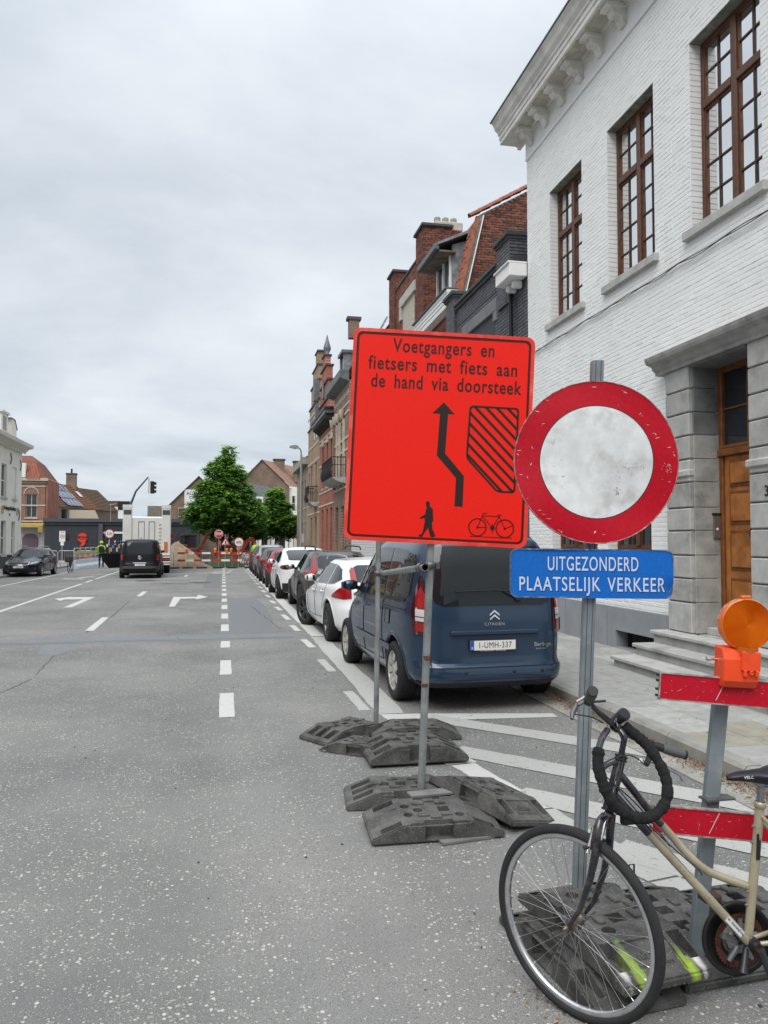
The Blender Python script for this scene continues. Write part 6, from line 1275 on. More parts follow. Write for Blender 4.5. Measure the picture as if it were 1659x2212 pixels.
def car(name, label, loc, rz, spec):
    t = thing(name, label, spec.get('cat', 'car'), loc, rz); H = Hull(spec['rear'], spec['front'], spec['width'], spec.get('nr', 5), spec.get('nf', 3.2), zslices(spec['z0'], [w[0] for w in spec['width']], spec['zr']), spec['crown'])
    paint = spec['paint']; wy, wr = spec['wheels'], spec['wr']; w = H.w(wr)
    me = body_mesh(H, paint, DKP, [(wy[0], wr + .02, wr + spec.get('gap', .055), w), (wy[1], wr + .02, wr + spec.get('gap', .055), w)], spec['z0']); link(me, 'body', t)
    for i, y in enumerate(wy):
        for s in (-1, 1): wheel(t, s * (spec['track']), y, wr, spec.get('tw', .21), spec.get('spokes', 5), spec['rim'], spec.get('steer', 0) if i == 1 else 0, spec.get('style', 'twin'))
        arch_lip(H, t, y, wr + .02, wr + spec.get('gap', .055), spec.get('lip', paint), spec.get('lipw', .035), spec.get('lipe', .008))
    for wdw in spec['windows']: patch(H, 'y', wdw, CG, 'side_window', t, eps=.004)
    if spec.get('trim'): 
        for wdw in spec['windows']:
            seam(H, [(c[0], c[1]) for c in wdw], spec['trim'], t, w=.007, name='window_trim'); seam(H, [(c[0], c[2]) for c in wdw], spec['trim'], t, w=.006, name='window_trim')
    if spec.get('rearglass'): both(H, 's', spec['rearglass'], CG, 'rear_window', t, eps=.005)
    if spec.get('windscreen'): both(H, 'f', spec['windscreen'], CG, 'windscreen', t, eps=.005)
    for s_ in spec.get('seams', []): seam(H, s_, DKP, t)
    for h in spec.get('handles', []): handle(H, t, h[0], h[1], spec.get('handlem', paint))
    for (mode, cols, m, nm, eps) in spec.get('patches', []): patch(H, mode, cols, m, nm, t, eps=eps)
    for (mode, cols, m, nm, eps) in spec.get('mid', []): both(H, mode, cols, m, nm, t, eps=eps)
    if spec.get('mirror'):
        for s in (-1, 1): y, z = spec['mirror']; mirror(t, s * (H.at('y', y, z, 1, 0).x), y, z + .04, spec.get('mirrorm', paint), s)
    if spec.get('rails'):
        y0, y1, z, m = spec['rails']
        for s in (-1, 1):
            x = s * (H.w(H.z1) - .06); b = MB(); b.tube([(x, y0, z - .03), (x, y0 + .12, z + .035), (x, (y0 + y1) / 2, z + .05), (x, y1 - .12, z + .03), (x, y1, z - .04)], [.02, .018, .018, .018, .02], 8, m); b.build('roof_rail', t)
    return t, H
def paintm(n, c, metal=.0, rough=.25, var=0): return mat('paint_' + n, c, rough, metal, coat=.5, spec=.35, var=var or .03, vscale=2)
P_BLUE = paintm('slate_blue', (.018, .040, .078), .2, .24); P_WHITE = paintm('white', (.74, .75, .76)); P_GREY = paintm('warm_grey', (.085, .082, .080), .35, .3); P_RED = paintm('red', (.30, .012, .02)); P_DARK = paintm('dark', (.022, .024, .03), .2, .25); P_NAVY = paintm('navy', (.010, .016, .032), .2, .2); P_BLK = mat('paint_black', (.008, .008, .010), .35, spec=.3); P_SILV = paintm('silver', (.33, .34, .35), .5, .3)
ALU = mat('alloy', (.50, .50, .50), .3, .8); ALUD = mat('alloy_dark', (.12, .12, .125), .35, .7)

# ---- the blue van-like car in front: rear faces the camera
def z_(a): return a
blue = dict(rear=[(.24, .10), (.31, .015), (.38, .0), (.45, .012), (.51, .068), (.95, .085), (1.1, .10), (1.5, .17), (1.74, .27), (1.80, .33)],
    front=[(.24, 4.28), (.4, 4.37), (.6, 4.36), (.78, 4.25), (.92, 3.95), (1.02, 3.62), (1.08, 3.42), (1.3, 3.12), (1.6, 2.72), (1.74, 2.45), (1.80, 2.2)],
    width=[(.24, .80), (.32, .86), (.5, .895), (.75, .905), (.98, .895), (1.08, .875), (1.4, .81), (1.66, .735), (1.76, .68), (1.80, .64)], nr=7, nf=lambda z: 3.6 if z < 1.0 else 6,
    z0=.24, zr=1.80, crown=.04, paint=P_BLUE, wheels=(.86, 3.58), wr=.325, track=.80, rim=mat('wheel_cover', (.55, .53, .50), .4, .5), spokes=7, style='cover', gap=.055,
    windows=[[(.42, 1.20, 1.52), (.50, 1.16, 1.62), (.9, 1.14, 1.67), (1.32, 1.13, 1.69)], [(1.40, 1.12, 1.69), (2.0, 1.10, 1.69), (2.32, 1.09, 1.68)], [(2.40, 1.09, 1.68), (2.7, 1.08, 1.61), (3.0, 1.06, 1.38), (3.28, 1.04, 1.12)]],
    windscreen=[(0, 1.12, 1.72), (.55, 1.13, 1.70), (.68, 1.14, 1.66)],
    seams=[[(1.36, .38), (1.36, 1.1)], [(2.36, .36), (2.36, 1.08)], [(1.36, .38), (2.36, .36), (3.15, .36), (3.3, .62), (3.3, 1.02)], [(.42, 1.11), (1.36, 1.10), (2.36, 1.085), (3.25, 1.035)], [(.98, .98), (1.3, .98)]],
    handles=[(1.55, .97), (2.2, .955)], mirror=(3.02, 1.12), mirrorm=P_BLUE)
BV, BH = car('parked_car', 'slate blue high roofed family van parked first in the row, rear to the camera', (2.80, 7.62, 0), math.radians(2.2), blue)
both(BH, 's', [(0, 1.09, 1.72), (.56, 1.09, 1.71), (.64, 1.13, 1.69), (.67, 1.20, 1.62)], CG, 'rear_window', BV, eps=.006)
patch(BH, 's', [(.69, .80, 1.14), (.75, .79, 1.34), (.79, .79, 1.42), (.85, .79, 1.30), (.93, .80, 1.08)], TAILD, 'tail_lamp', BV, eps=.012)
patch(BH, 's', [(.725, 1.06, 1.18), (.78, 1.06, 1.30), (.865, 1.08, 1.18)], TAIL, 'tail_lamp', BV, eps=.016); patch(BH, 's', [(.725, .975, 1.05), (.865, .985, 1.06)], TAILC, 'reversing_lamp', BV, eps=.016); patch(BH, 's', [(.73, .925, .965), (.865, .935, .975)], TAILC, 'indicator_lamp', BV, eps=.016); patch(BH, 's', [(.735, .82, .912), (.865, .83, .92)], TAIL, 'tail_lamp', BV, eps=.016)
both(BH, 's', [(0, .31, .455), (.75, .31, .455), (.95, .33, .44)], P_BLUE, 'bumper', BV, eps=.014); both(BH, 's', [(0, .25, .305), (.7, .25, .305), (.95, .26, .30)], DKP, 'lower_bumper', BV, eps=.010)
for z, a in ((.462, .8), (.345, .62)): seam(BH, [(0, z), (a, z)], DKP, BV, mode='s', w=.006, eps=.012)
for a, c in (((.70, .47), (.72, 1.12)),): seam(BH, [a, c], DKP, BV, mode='s', w=.005)
b = MB()
for (a, c, z0, z1) in ((-.49, .49, .785, .835),):
    y0 = BH.at('s', 0, .9, 1, .03).y; b.bbox((a, y0 - .008, z0), (c, y0 + .05, z1), P_BLUE, c=.014)
b.build('tailgate_grip', BV)
plate(BH, BV, -.03, .68, .055, '1-UMH-337'); text_obj('B', 'plate_text', BV, lambda p: (-.262 + p[0], .0395 - p[1], .655 + p[2]), .035, SW, ext=.0004)
text_obj('SCHEERENS  BRUGGE', 'dealer_text', BV, lambda p: (-.03 + p[0], .045 - p[1], .6275 + p[2]), .02, SW, ext=.0004, sx=1.5)
def on_rear(H, s, z, e=.006): return H.at('s', abs(s), z, 1 if s >= 0 else -1, e)
b = MB()
for k in (0, 1):                                                     # double chevron badge
    z0 = .965 + k * .045
    for s in (-1, 1): b.prism([(0, z0 + .035), (s * .055, z0 - .012), (s * .055, z0 - .028), (0, z0 + .012)], 0, .012, CHR, T=lambda p: Vector((p[0], BH.at('s', abs(p[0]), p[1], 1, .004).y - p[2], p[1])))
b.build('chevron_badge', BV)
rt_ = lambda x, z: (lambda p: Vector((x + p[0], BH.at('s', abs(x + p[0]), z + p[2], 1, .006).y - p[1], z + p[2])))
text_obj('CITROËN', 'badge_text', BV, rt_(0, .895), .042, CHR, ext=.001, sx=1.15, space=1.15); text_obj('Berlingo', 'badge_text', BV, rt_(.55, .67), .062, CHR, ext=.001); text_obj('BLUE HDi', 'badge_text', BV, rt_(.53, .625), .022, CHR, ext=.001, sx=1.4)
for x in (-.35, .18, .5, .62):
    b = MB(); p = BH.at('s', abs(x), .41, 1, .015); b.lathe((math.copysign(p.x, x), p.y, .41), (0, -1, 0), [(.02, 0), (.018, .003), (0, .003)], 12, DKP); b.build('parking_sensor', BV)
b = MB(); b.tube([(-.42, BH.at('s', .42, 1.24, 1, .03).y, 1.24), (0, BH.at('s', 0, 1.25, 1, .035).y, 1.25), (.25, BH.at('s', .25, 1.24, 1, .03).y, 1.235)], .007, 6, DKP); b.lathe((.27, BH.at('s', .2, 1.15, 1, .0).y, 1.15), (0, -1, 0), [(.03, 0), (.028, .03), (0, .035)], 12, DKP); b.tube([(.27, BH.at('s', .2, 1.15, 1, .03).y, 1.15), (.1, BH.at('s', 0, 1.25, 1, .03).y, 1.245)], .008, 6, DKP); b.build('rear_wiper', BV)
patch(BH, 'y', [(1.02, .83, .99), (1.2, .83, .99)], P_BLUE, 'fuel_flap', BV, sides=(-1,), eps=.006); seam(BH, [(1.02, .83), (1.02, .99), (1.2, .99), (1.2, .83), (1.02, .83)], DKP, BV, sides=(-1,), w=.003, eps=.008)
seam(BH, [(.45, 1.035), (1.34, 1.03)], DKP, BV, w=.008, eps=.004, name='slide_rail'); patch(BH, 'y', [(1.0, .53, .60), (2.9, .53, .60)], P_BLUE, 'side_moulding', BV, eps=.016)
patch(BH, 'y', [(.52, 1.12, 1.155), (1.3, 1.10, 1.135)], DKP, 'window_ledge', BV, eps=.012)
b = MB(); 
for s in (-1, 1): b.tube([(s * .60, .5, 1.80), (s * .60, .62, 1.845), (s * .61, 1.4, 1.865), (s * .60, 2.2, 1.845), (s * .58, 2.35, 1.79)], .015, 8, DKP)
b.build('roof_rail', BV)

# ---- parked row behind it
def wagon(paint, L_=4.63, W_=.93, h=1.48, **kw):
    z = h / 1.48
    d = dict(rear=[(.22, .12), (.36, .02), (.6, .0), (.72, .05), (.95, .10), (1.05, .17), (1.25, .38), (1.38, .60), (1.42, .66)],
        front=[(.22, L_ - .15), (.4, L_ - .01), (.6, L_ - .03), (.72, L_ - .16), (.82, L_ - .55), (.92, L_ - 1.15), (.98, L_ - 1.42), (1.15, L_ - 1.75), (1.34, L_ - 2.15), (1.42, L_ - 2.45)],
        width=[(.22, W_ - .09), (.32, W_ - .03), (.6, W_), (.78, W_ - .01), (.93, W_ - .035), (1.0, W_ - .07), (1.2, W_ - .18), (1.36, W_ - .27), (1.42, W_ - .33)], nr=4.2, nf=lambda z: 3.0 if z < .95 else 5,
        z0=.22, zr=1.42, crown=.05, paint=paint, wheels=(.98, .98 + 2.78), wr=.33, track=W_ - .115, rim=ALUD, spokes=5, style='twin',
        windows=[[(.52, 1.10, 1.12), (.72, 1.03, 1.27), (1.0, 1.01, 1.33), (1.18, 1.01, 1.345)], [(1.24, 1.01, 1.345), (1.9, .99, 1.36), (2.12, .985, 1.36)], [(2.18, .985, 1.36), (2.5, .975, 1.33), (2.85, .965, 1.18), (3.15, .955, 1.0)]],
        rearglass=[(0, 1.05, 1.36), (.45, 1.06, 1.35), (.56, 1.08, 1.30)], windscreen=[(0, 1.0, 1.38), (.6, 1.02, 1.35)],
        seams=[[(1.21, .85), (1.22, 1.0)], [(2.15, .36), (2.15, .98)], [(1.38, .40), (2.15, .36), (3.12, .36), (3.22, .6), (3.2, .94)], [(1.21, .85), (1.38, .6), (1.38, .40)]],
        handles=[(1.42, .86), (2.3, .84)], mirror=(2.95, 1.0))
    d.update(kw)
    if z != 1:
        sc = lambda q: [(a if a < .3 else .3 + (a - .3) * (h - .3) / 1.18, *r) for a, *r in q]
        for k in ('rear', 'front', 'width'): d[k] = sc(d[k])
        f = lambda a: .3 + (a - .3) * (h - .3) / 1.18
        d['windows'] = [[(v, f(a), f(c)) for v, a, c in q] for q in d['windows']]
        for k in ('rearglass', 'windscreen'):
            if k in d: d[k] = [(v, f(a), f(c)) for v, a, c in d[k]]
        d['zr'] = f(1.42); d['handles'] = [(a, f(c)) for a, c in d['handles']]; d['mirror'] = (d['mirror'][0], f(d['mirror'][1])); d['seams'] = [[(a, f(c)) for a, c in q] for q in d['seams']]
        g = lambda L__: [(mo, [(v, f(a), f(c)) for v, a, c in cols], m, nm, e) for mo, cols, m, nm, e in L__]
        for k in ('patches', 'mid'):
            if k in d: d[k] = g(d[k])
    return d
WV, WH = car('parked_car', 'white estate car second in the parked row, its front wheel turned out', (2.76, 12.68, 0), math.radians(2.6), wagon(P_WHITE, wr=.335, trim=CHR, steer=math.radians(20), rails=(.9, 3.0, 1.46, ALU),
    patches=[('s', [(.64, .80, .99), (.80, .78, .99), (.9, .785, .97), (1.24, .80, .83)], TAIL, 'tail_lamp', .008), ('s', [(.52, 1.0, 1.30), (.56, .98, 1.32), (.63, .97, 1.26)], TAIL, 'tail_lamp', .010)],
    mid=[('s', [(0, .26, .44), (.7, .26, .42)], DKP, 'lower_bumper', .01)]))
plate(WH, WV, 0, .80, .03, '1·XKD·482')
GV, GH_ = car('parked_car', 'brown grey crossover estate with roof rails and black wheel arches, third in the parked row', (2.78, 18.05, 0), 0, wagon(P_GREY, L_=4.9, W_=.95, h=1.56, wheels=(1.0, 3.9), wr=.36, tw=.22, lip=DKP, lipw=.06, lipe=.018, rails=(.75, 3.2, 1.60, DKP), mirrorm=P_SILV,
    patches=[('s', [(.66, .88, .98), (.80, .84, 1.02), (1.0, .84, 1.0), (1.12, .87, .93)], TAIL, 'tail_lamp', .009), ('s', [(.60, 1.0, 1.34), (.66, .96, 1.36), (.71, .95, 1.22), (.76, .95, 1.08)], TAIL, 'tail_lamp', .011), ('y', [(1.5, .24, .36), (3.35, .24, .36)], DKP, 'sill_trim', .012)],
    mid=[('s', [(0, .26, .50), (.9, .26, .50)], DKP, 'lower_bumper', .012)]))
plate(GH_, GV, 0, .74, .03, None)
tesla = wagon(P_WHITE, L_=4.72, W_=.925, h=1.60, wheels=(.92, 3.81), wr=.35, tw=.235, rim=ALUD, spokes=5,
    patches=[('s', [(.45, .90, .97), (.7, .86, 1.0), (.95, .87, .97), (1.1, .90, .94)], TAILD, 'tail_lamp', .008)], mid=[('s', [(0, .24, .52), (.95, .24, .48)], DKP, 'lower_bumper', .01)], mirrorm=P_WHITE)
tesla['rear'] = [(.22, .15), (.4, .03), (.6, .02), (.85, .0), (1.05, .06), (1.18, .22), (1.32, .62), (1.45, 1.2), (1.55, 1.75)]; tesla['rearglass'] = [(0, 1.19, 1.5), (.5, 1.19, 1.49), (.62, 1.2, 1.44)]
tesla['windows'] = [[(.95, 1.12, 1.18), (1.2, 1.09, 1.30), (1.45, 1.08, 1.40)], [(1.5, 1.08, 1.41), (2.3, 1.06, 1.48)], [(2.36, 1.06, 1.48), (2.8, 1.05, 1.38), (3.3, 1.03, 1.08)]]
TV, TH_ = car('parked_car', 'white sloping backed electric car with dark rear skirt, fourth in the parked row', (2.56, 23.15, 0), math.radians(1), tesla)
RV, RH_ = car('parked_car', 'dark red hatchback parked fifth in the row behind the white electric car', (2.48, 29.4, 0), 0, wagon(P_RED, L_=4.0, W_=.87, h=1.47, wheels=(.72, 3.2), wr=.31, patches=[('s', [(.55, .82, .98), (.85, .84, 1.0), (.98, .86, .95)], TAIL, 'tail_lamp', .009)], mid=[('s', [(0, .24, .45), (.7, .24, .42)], DKP, 'lower_bumper', .01)]))
for i, (y, pm_, L_, h, lb) in enumerate(((33.9, P_GREY, 4.3, 1.5, 'grey hatchback just beyond the dark red car, sixth in the row'), (38.9, P_SILV, 4.4, 1.62, 'silver car with tall roof, seventh in the row'), (43.9, P_DARK, 4.3, 1.52, 'dark car farthest along the parked row'))):
    car('parked_car', lb, (2.44, y, 0), 0, wagon(pm_, L_=L_, W_=.88, h=h, wheels=(.78, .78 + 2.6), wr=.31, patches=[('s', [(.55, .82, .98), (.85, .84, 1.0), (.98, .86, .95)], TAIL, 'tail_lamp', .009)]))

# ---- dark estate car on the left, facing the camera
sk = wagon(P_NAVY, L_=4.69, W_=.915, h=1.47, wheels=(1.0, 3.69), wr=.33, rim=ALU, spokes=5, trim=CHR, rails=(.9, 3.1, 1.47, ALU),
    patches=[('f', [(.56, .62, .72), (.75, .64, .76), (.95, .68, .77), (1.05, .72, .76)], mat('headlight', (.35, .38, .42), .1, .3, coat=1), 'headlight', .012), ('f', [(.5, .30, .38), (.8, .30, .44)], DKP, 'air_intake', .008)],
    mid=[('f', [(0, .60, .76), (.42, .60, .76), (.50, .63, .74)], CHR, 'grille_surround', .010), ('f', [(0, .62, .74), (.40, .62, .74), (.47, .65, .73)], DKP, 'grille', .02), ('f', [(0, .26, .38), (.48, .26, .38)], DKP, 'lower_grille', .01)])
SKV, SKH = car('estate_car', 'dark navy estate car facing the camera at the left kerb, bicycle carrier behind', (-9.75, 45.6, 0), PI + math.radians(-2), sk)
plate(SKH, SKV, 0, .50, 4.665, '1·BVP·097', back=-1)
rk = thing('rear_bicycle', 'bicycle partly hidden behind the dark estate car on the left', 'bicycle', (-8.55, 46.4, 0))
b = MB()
for y in (0, .95): b.tube([(0, y + .33 * math.cos(t), .34 + .33 * math.sin(t)) for t in np.linspace(0, 2 * PI, 22, endpoint=False)], .02, 6, TYRE, closed=True)
b.build('wheel', rk); b = MB(); b.tube([(0, 0, .34), (0, .3, .75), (0, .75, .8), (0, .95, .34)], .02, 6, DKP); b.tube([(0, .3, .75), (0, .45, .3), (0, .75, .8)], .02, 6, DKP); b.build('frame', rk); b = MB(); b.bbox((-.18, -.15, .6), (.18, .35, .95), mat('bag_brown', (.05, .04, .03), .8), c=.06); b.build('pannier', rk)

# ---- black van with its door open, white truck before it
van = dict(rear=[(.28, .10), (.40, .02), (.6, .0), (.8, .05), (1.1, .08), (1.5, .17), (1.76, .26), (1.84, .34)], front=[(.28, 4.95), (.5, 5.1), (.8, 5.05), (1.0, 4.8), (1.15, 4.3), (1.4, 3.95), (1.7, 3.5), (1.84, 3.2)],
    width=[(.28, .86), (.4, .93), (.7, .965), (1.0, .955), (1.2, .92), (1.55, .84), (1.78, .76), (1.84, .70)], nr=6, nf=lambda z: 4, z0=.28, zr=1.84, crown=.05, paint=P_BLK, wheels=(1.0, 4.2), wr=.34, track=.86, rim=ALU, spokes=5,
    windows=[[(.5, 1.17, 1.60), (1.4, 1.15, 1.66)], [(1.5, 1.15, 1.66), (2.9, 1.13, 1.66)]], rearglass=[(0, 1.17, 1.72), (.62, 1.17, 1.70), (.74, 1.2, 1.58)], windscreen=[(0, 1.25, 1.78), (.6, 1.25, 1.75)],
    patches=[('s', [(.78, .88, 1.12), (.86, .86, 1.16), (.98, .90, 1.14)], TAIL, 'tail_lamp', .012)], mid=[('s', [(0, .48, .60), (.85, .48, .60)], GPL, 'bumper_step', .02), ('s', [(0, .74, .77), (.3, .74, .77)], CHR, 'trim_bar', .02)], mirror=(3.85, 1.2), mirrorm=DKP, cat='van')
VV, VH = car('black_van', 'black people carrier van standing in the lane with its left front door open', (-3.87, 38.15, 0), math.radians(2.5), van); plate(VH, VV, 0, .66, -.01, '2·CCJ·096')
b = MB(); b.lathe((0, VH.at('s', 0, 1.0, 1, .006).y, 1.0), (0, -1, 0), [(.085, 0), (.085, .01), (.07, .012), (.07, .004)], 20, CHR)
for k in range(3): a = PI / 2 + k * 2 * PI / 3; b.tube([(0, VH.at('s', 0, 1.0, 1, .016).y, 1.0), (.08 * math.cos(a), VH.at('s', 0, 1.0, 1, .016).y, 1.0 + .08 * math.sin(a))], .01, 4, CHR)
b.build('star_badge', VV)
b = MB(); T_ = lambda p: Vector((-.96 - p[0] * 1.2, 3.75 - p[0] * .35 + p[2], p[1]))
b.prism([(0, .42), (.62, .40), (.80, .7), (.85, 1.16), (0, 1.16)], -.05, .05, P_BLK, T=T_)
for pts in ([(0, 1.16), (0, 1.74)], [(0, 1.74), (.35, 1.72), (.7, 1.45), (.85, 1.16)]): b.tube([T_((p[0], p[1], 0)) for p in pts], .04, 6, P_BLK)
b.build('open_door', VV)
TK = thing('white_truck', 'white tipper truck seen from behind, standing ahead of the black van', 'truck', (-4.1, 44.0, 0), math.radians(3)); TW = mat('truck_white', (.66, .66, .63), .45, var=.05, dirt=(.45, .43, .38), dscale=1.5, damt=.4)
b = MB(); b.bbox((-.80, 0.02, 1.15), (.80, .08, 3.08), TW, c=.01); b.bbox((-1.2, .03, 1.1), (1.2, 5.2, 1.3), DKP); b.box((-1.2, .05, 1.3), (-1.12, 5.2, 3.0), TW); b.box((1.12, .05, 1.3), (1.2, 5.2, 3.0), TW); b.build('tipper_body', TK)
for s in (-1, 1):
    b = MB(); b.bbox((s * 1.02 - .24, -.05, 1.0), (s * 1.02 + .24, .12, 3.7), TW, c=.03); b.build('corner_pillar', TK)
    b = MB(); b.bbox((s * 1.02 - .2, -.07, 3.25), (s * 1.02 + .2, -.051, 3.5), GPL, c=.01); b.build('lamp_cluster', TK); b = MB(); b.box((s * 1.02 - .25, -.06, 3.6), (s * 1.02 + .25, .15, 3.78), TW); b.build('pillar_cap', TK)
for x in (-.45, .1): b = MB(); b.box((x, 0.0, 1.6), (x + .02, .02, 2.85), GPL); b.box((x + .3, 0, 1.6), (x + .32, .02, 2.85), GPL); b.box((x, 0, 2.85), (x + .32, .02, 2.87), GPL); b.build('door_rib', TK)
for i in range(8): b = MB(); b.box((.62, -.03, 1.3 + i * .2), (.74, .0, 1.38 + i * .2), TW); b.build('ladder_step', TK)
b = MB(); b.box((.92, -.09, 1.2), (1.1, -.06, 1.75), mat('orange_panel', (.6, .15, .03), .5)); b.build('marker_board', TK)
for k in range(5): b = MB(); b.box((-1.2, -.1, .48 + k * .13), (1.24, -.05, .55 + k * .13), BRW if k != 2 else BRR); b.build('bumper_bar', TK)
b = MB(); b.box((-1.15, -.04, .42), (1.2, .1, 1.15), DKP); b.build('bumper', TK)
for x in (-1.05, 1.05):
    for y in (.9, 2.1): b = MB(); b.lathe((x, y, .5), (1, 0, 0), [(0, -.16), (.3, -.16), (.48, -.15), (.5, -.1), (.5, .1), (.48, .15), (.3, .16), (0, .16)], 24, TYRE); b.build('wheel', TK)
b = MB(); b.bbox((-1.2, 5.3, .6), (1.2, 7.4, 3.3), TW, c=.1); b.box((-1.15, 5.25, 2.0), (1.15, 5.3, 2.9), GLASSD); b.build('cab', TK)
b = MB(); b.bbox((-1.55, 6.9, 1.7), (-1.25, 7.0, 2.6), DKP, c=.04); b.tube([(-1.2, 6.9, 2.6), (-1.5, 6.9, 2.65)], .03, 6, DKP); b.build('mirror', TK)
b = MB(); b.lathe((1.30, .3, 2.0), (0, -1, 0), [(0, 0), (.12, 0), (.12, .01)], 14, SR); b.build('reflector', TK); b = MB(); b.tube([(-.3, -.2, 1.3), (-.28, -.15, 2.0)], .015, 5, DKP); b.build('aerial', TK)

# ------------------------------------------------------------------ people: one skinned body each, clothes on top
def skin_mesh(V, E_, R, m, name, sub=2):
    me = bpy.data.meshes.new(name); me.from_pydata(V, E_, []); o = link(me, name); md = o.modifiers.new('s', 'SKIN')
    for v, r in zip(me.skin_vertices[0].data, R): v.radius = (r, r) if isinstance(r, float) else r
    me.skin_vertices[0].data[0].use_root = True
    o.modifiers.new('u', 'SUBSURF').levels = sub; dg = bpy.context.evaluated_depsgraph_get(); m2 = bpy.data.meshes.new_from_object(o.evaluated_get(dg)); bpy.data.objects.remove(o)
    m2.materials.clear(); m2.materials.append(m); m2.name = name
    for p in m2.polygons: p.use_smooth = True
    return m2
def person(label, loc, rz, top, legs, group=None, helmet=None, vest=None, bag=None, step=.12, s=1.0):
    t = thing('person', label, 'person', loc, rz, group); t.scale = (s, s, s); SK = mat('skin', (.42, .24, .17), .6)
    V = [(0, 0, .95), (.10, 0, .92), (.11, step, .50), (.11, step * .6, .08), (.12, step * .6 + .14, .04), (-.10, 0, .92), (-.11, -step, .50), (-.11, -step * 1.9, .10), (-.12, -step * 1.9 + .12, .04),
         (0, 0, 1.15), (0, 0, 1.38), (.18, 0, 1.42), (.25, -.03, 1.15), (.25, .12, .93), (.25, .2, .86), (-.18, 0, 1.42), (-.25, .03, 1.15), (-.25, .14, .93), (-.25, .2, .86), (0, .01, 1.52), (0, .02, 1.62), (0, .02, 1.74)]
    Ed = [(0, 1), (1, 2), (2, 3), (3, 4), (0, 5), (5, 6), (6, 7), (7, 8), (0, 9), (9, 10), (10, 11), (11, 12), (12, 13), (13, 14), (10, 15), (15, 16), (16, 17), (17, 18), (10, 19), (19, 20), (20, 21)]
    R = [(.15, .11), .10, .065, .045, .04, .10, .065, .045, .04, (.15, .11), (.17, .11), .075, .048, .035, .035, .075, .048, .035, .035, .055, .085, .075]
    me = skin_mesh(V, Ed, [r if isinstance(r, tuple) else float(r) for r in R], SK, 'body'); me.materials.append(legs); me.materials.append(top); me.materials.append(SB)
    for p in me.polygons:
        z = p.center.z; x = abs(p.center.x)
        p.material_index = 3 if z < .10 else (1 if z < .98 and x < .215 else (2 if z < 1.5 and not (z < .92) else 0))
    link(me, 'body', t)
    if vest:
        b = MB(); b.lathe((0, 0, 0), (0, 0, 1), [(.19, .98), (.20, 1.15), (.215, 1.3), (.2, 1.42), (.1, 1.5)], 16, vest); o = b.build('vest', t); o.scale = (1, .72, 1)
        b = MB(); b.lathe((0, 0, 0), (0, 0, 1), [(.203, 1.02), (.205, 1.07)], 16, SW); o = b.build('reflective_band', t); o.scale = (1, .74, 1)
    if bag: b = MB(); b.bbox((-.16, -.30, 1.02), (.16, -.12, 1.46), bag, c=.05); b.bbox((-.11, -.34, 1.06), (.11, -.29, 1.26), bag, c=.03); b.build('backpack', t)
    b = MB(); b.lathe((0, .02, 1.66), (0, 0, 1), [(.125, 0), (.125, .03), (.115, .09), (.07, .14), (0, .155)] if helmet else [(.095, 0), (.1, .05), (.08, .1), (0, .125)], 14, helmet or mat('hair', (.04, .025, .02), .8)); b.build('helmet' if helmet else 'hair', t)
    return t
HV = mat('hi_vis', (.35, .62, .06), .6); DKT = mat('dark_trousers', (.012, .014, .02), .8)
person('person in yellow helmet and hi vis jacket with dark rucksack walking away', (-7.95, 54.2, 0), .1, HV, DKT, helmet=HV, vest=None, bag=mat('bag_black', (.02, .022, .02), .8), step=.10)
person('person in orange and yellow work clothes half hidden by the open van door', (-6.35, 57.5, 0), 1.2, mat('orange_work', (.6, .12, .03), .6), DKT, helmet=HV, vest=HV)
person('person in yellow vest standing behind the barrier near the last parked cars', (2.25, 55.3, 0), .3, HV, DKT, vest=HV)
person('person in dark clothing standing near the far end of the parked row', (3.9, 57.0, 0), -.4, mat('dark_coat', (.03, .03, .04), .8), DKT)
for i, (x, y) in enumerate(((1.55, 53.5),)):
    t = thing('cycle_stand', 'black bicycle leaning at the right end of the barrier', 'bicycle', (x, y, 0))
    b = MB()
    for q in (0, 1.0): b.tube([(q * .6 - .3 + .32 * math.cos(a) * .7, q * .4, .34 + .32 * math.sin(a)) for a in np.linspace(0, 2 * PI, 18, endpoint=False)], .018, 5, TYRE, closed=True)
    b.build('wheel', t); b = MB(); b.tube([(-.3, 0, .34), (-.1, .15, .85), (.25, .35, .8), (.3, .4, .34), (.05, .2, .3), (-.1, .15, .85)], .018, 5, DKP); b.build('frame', t)
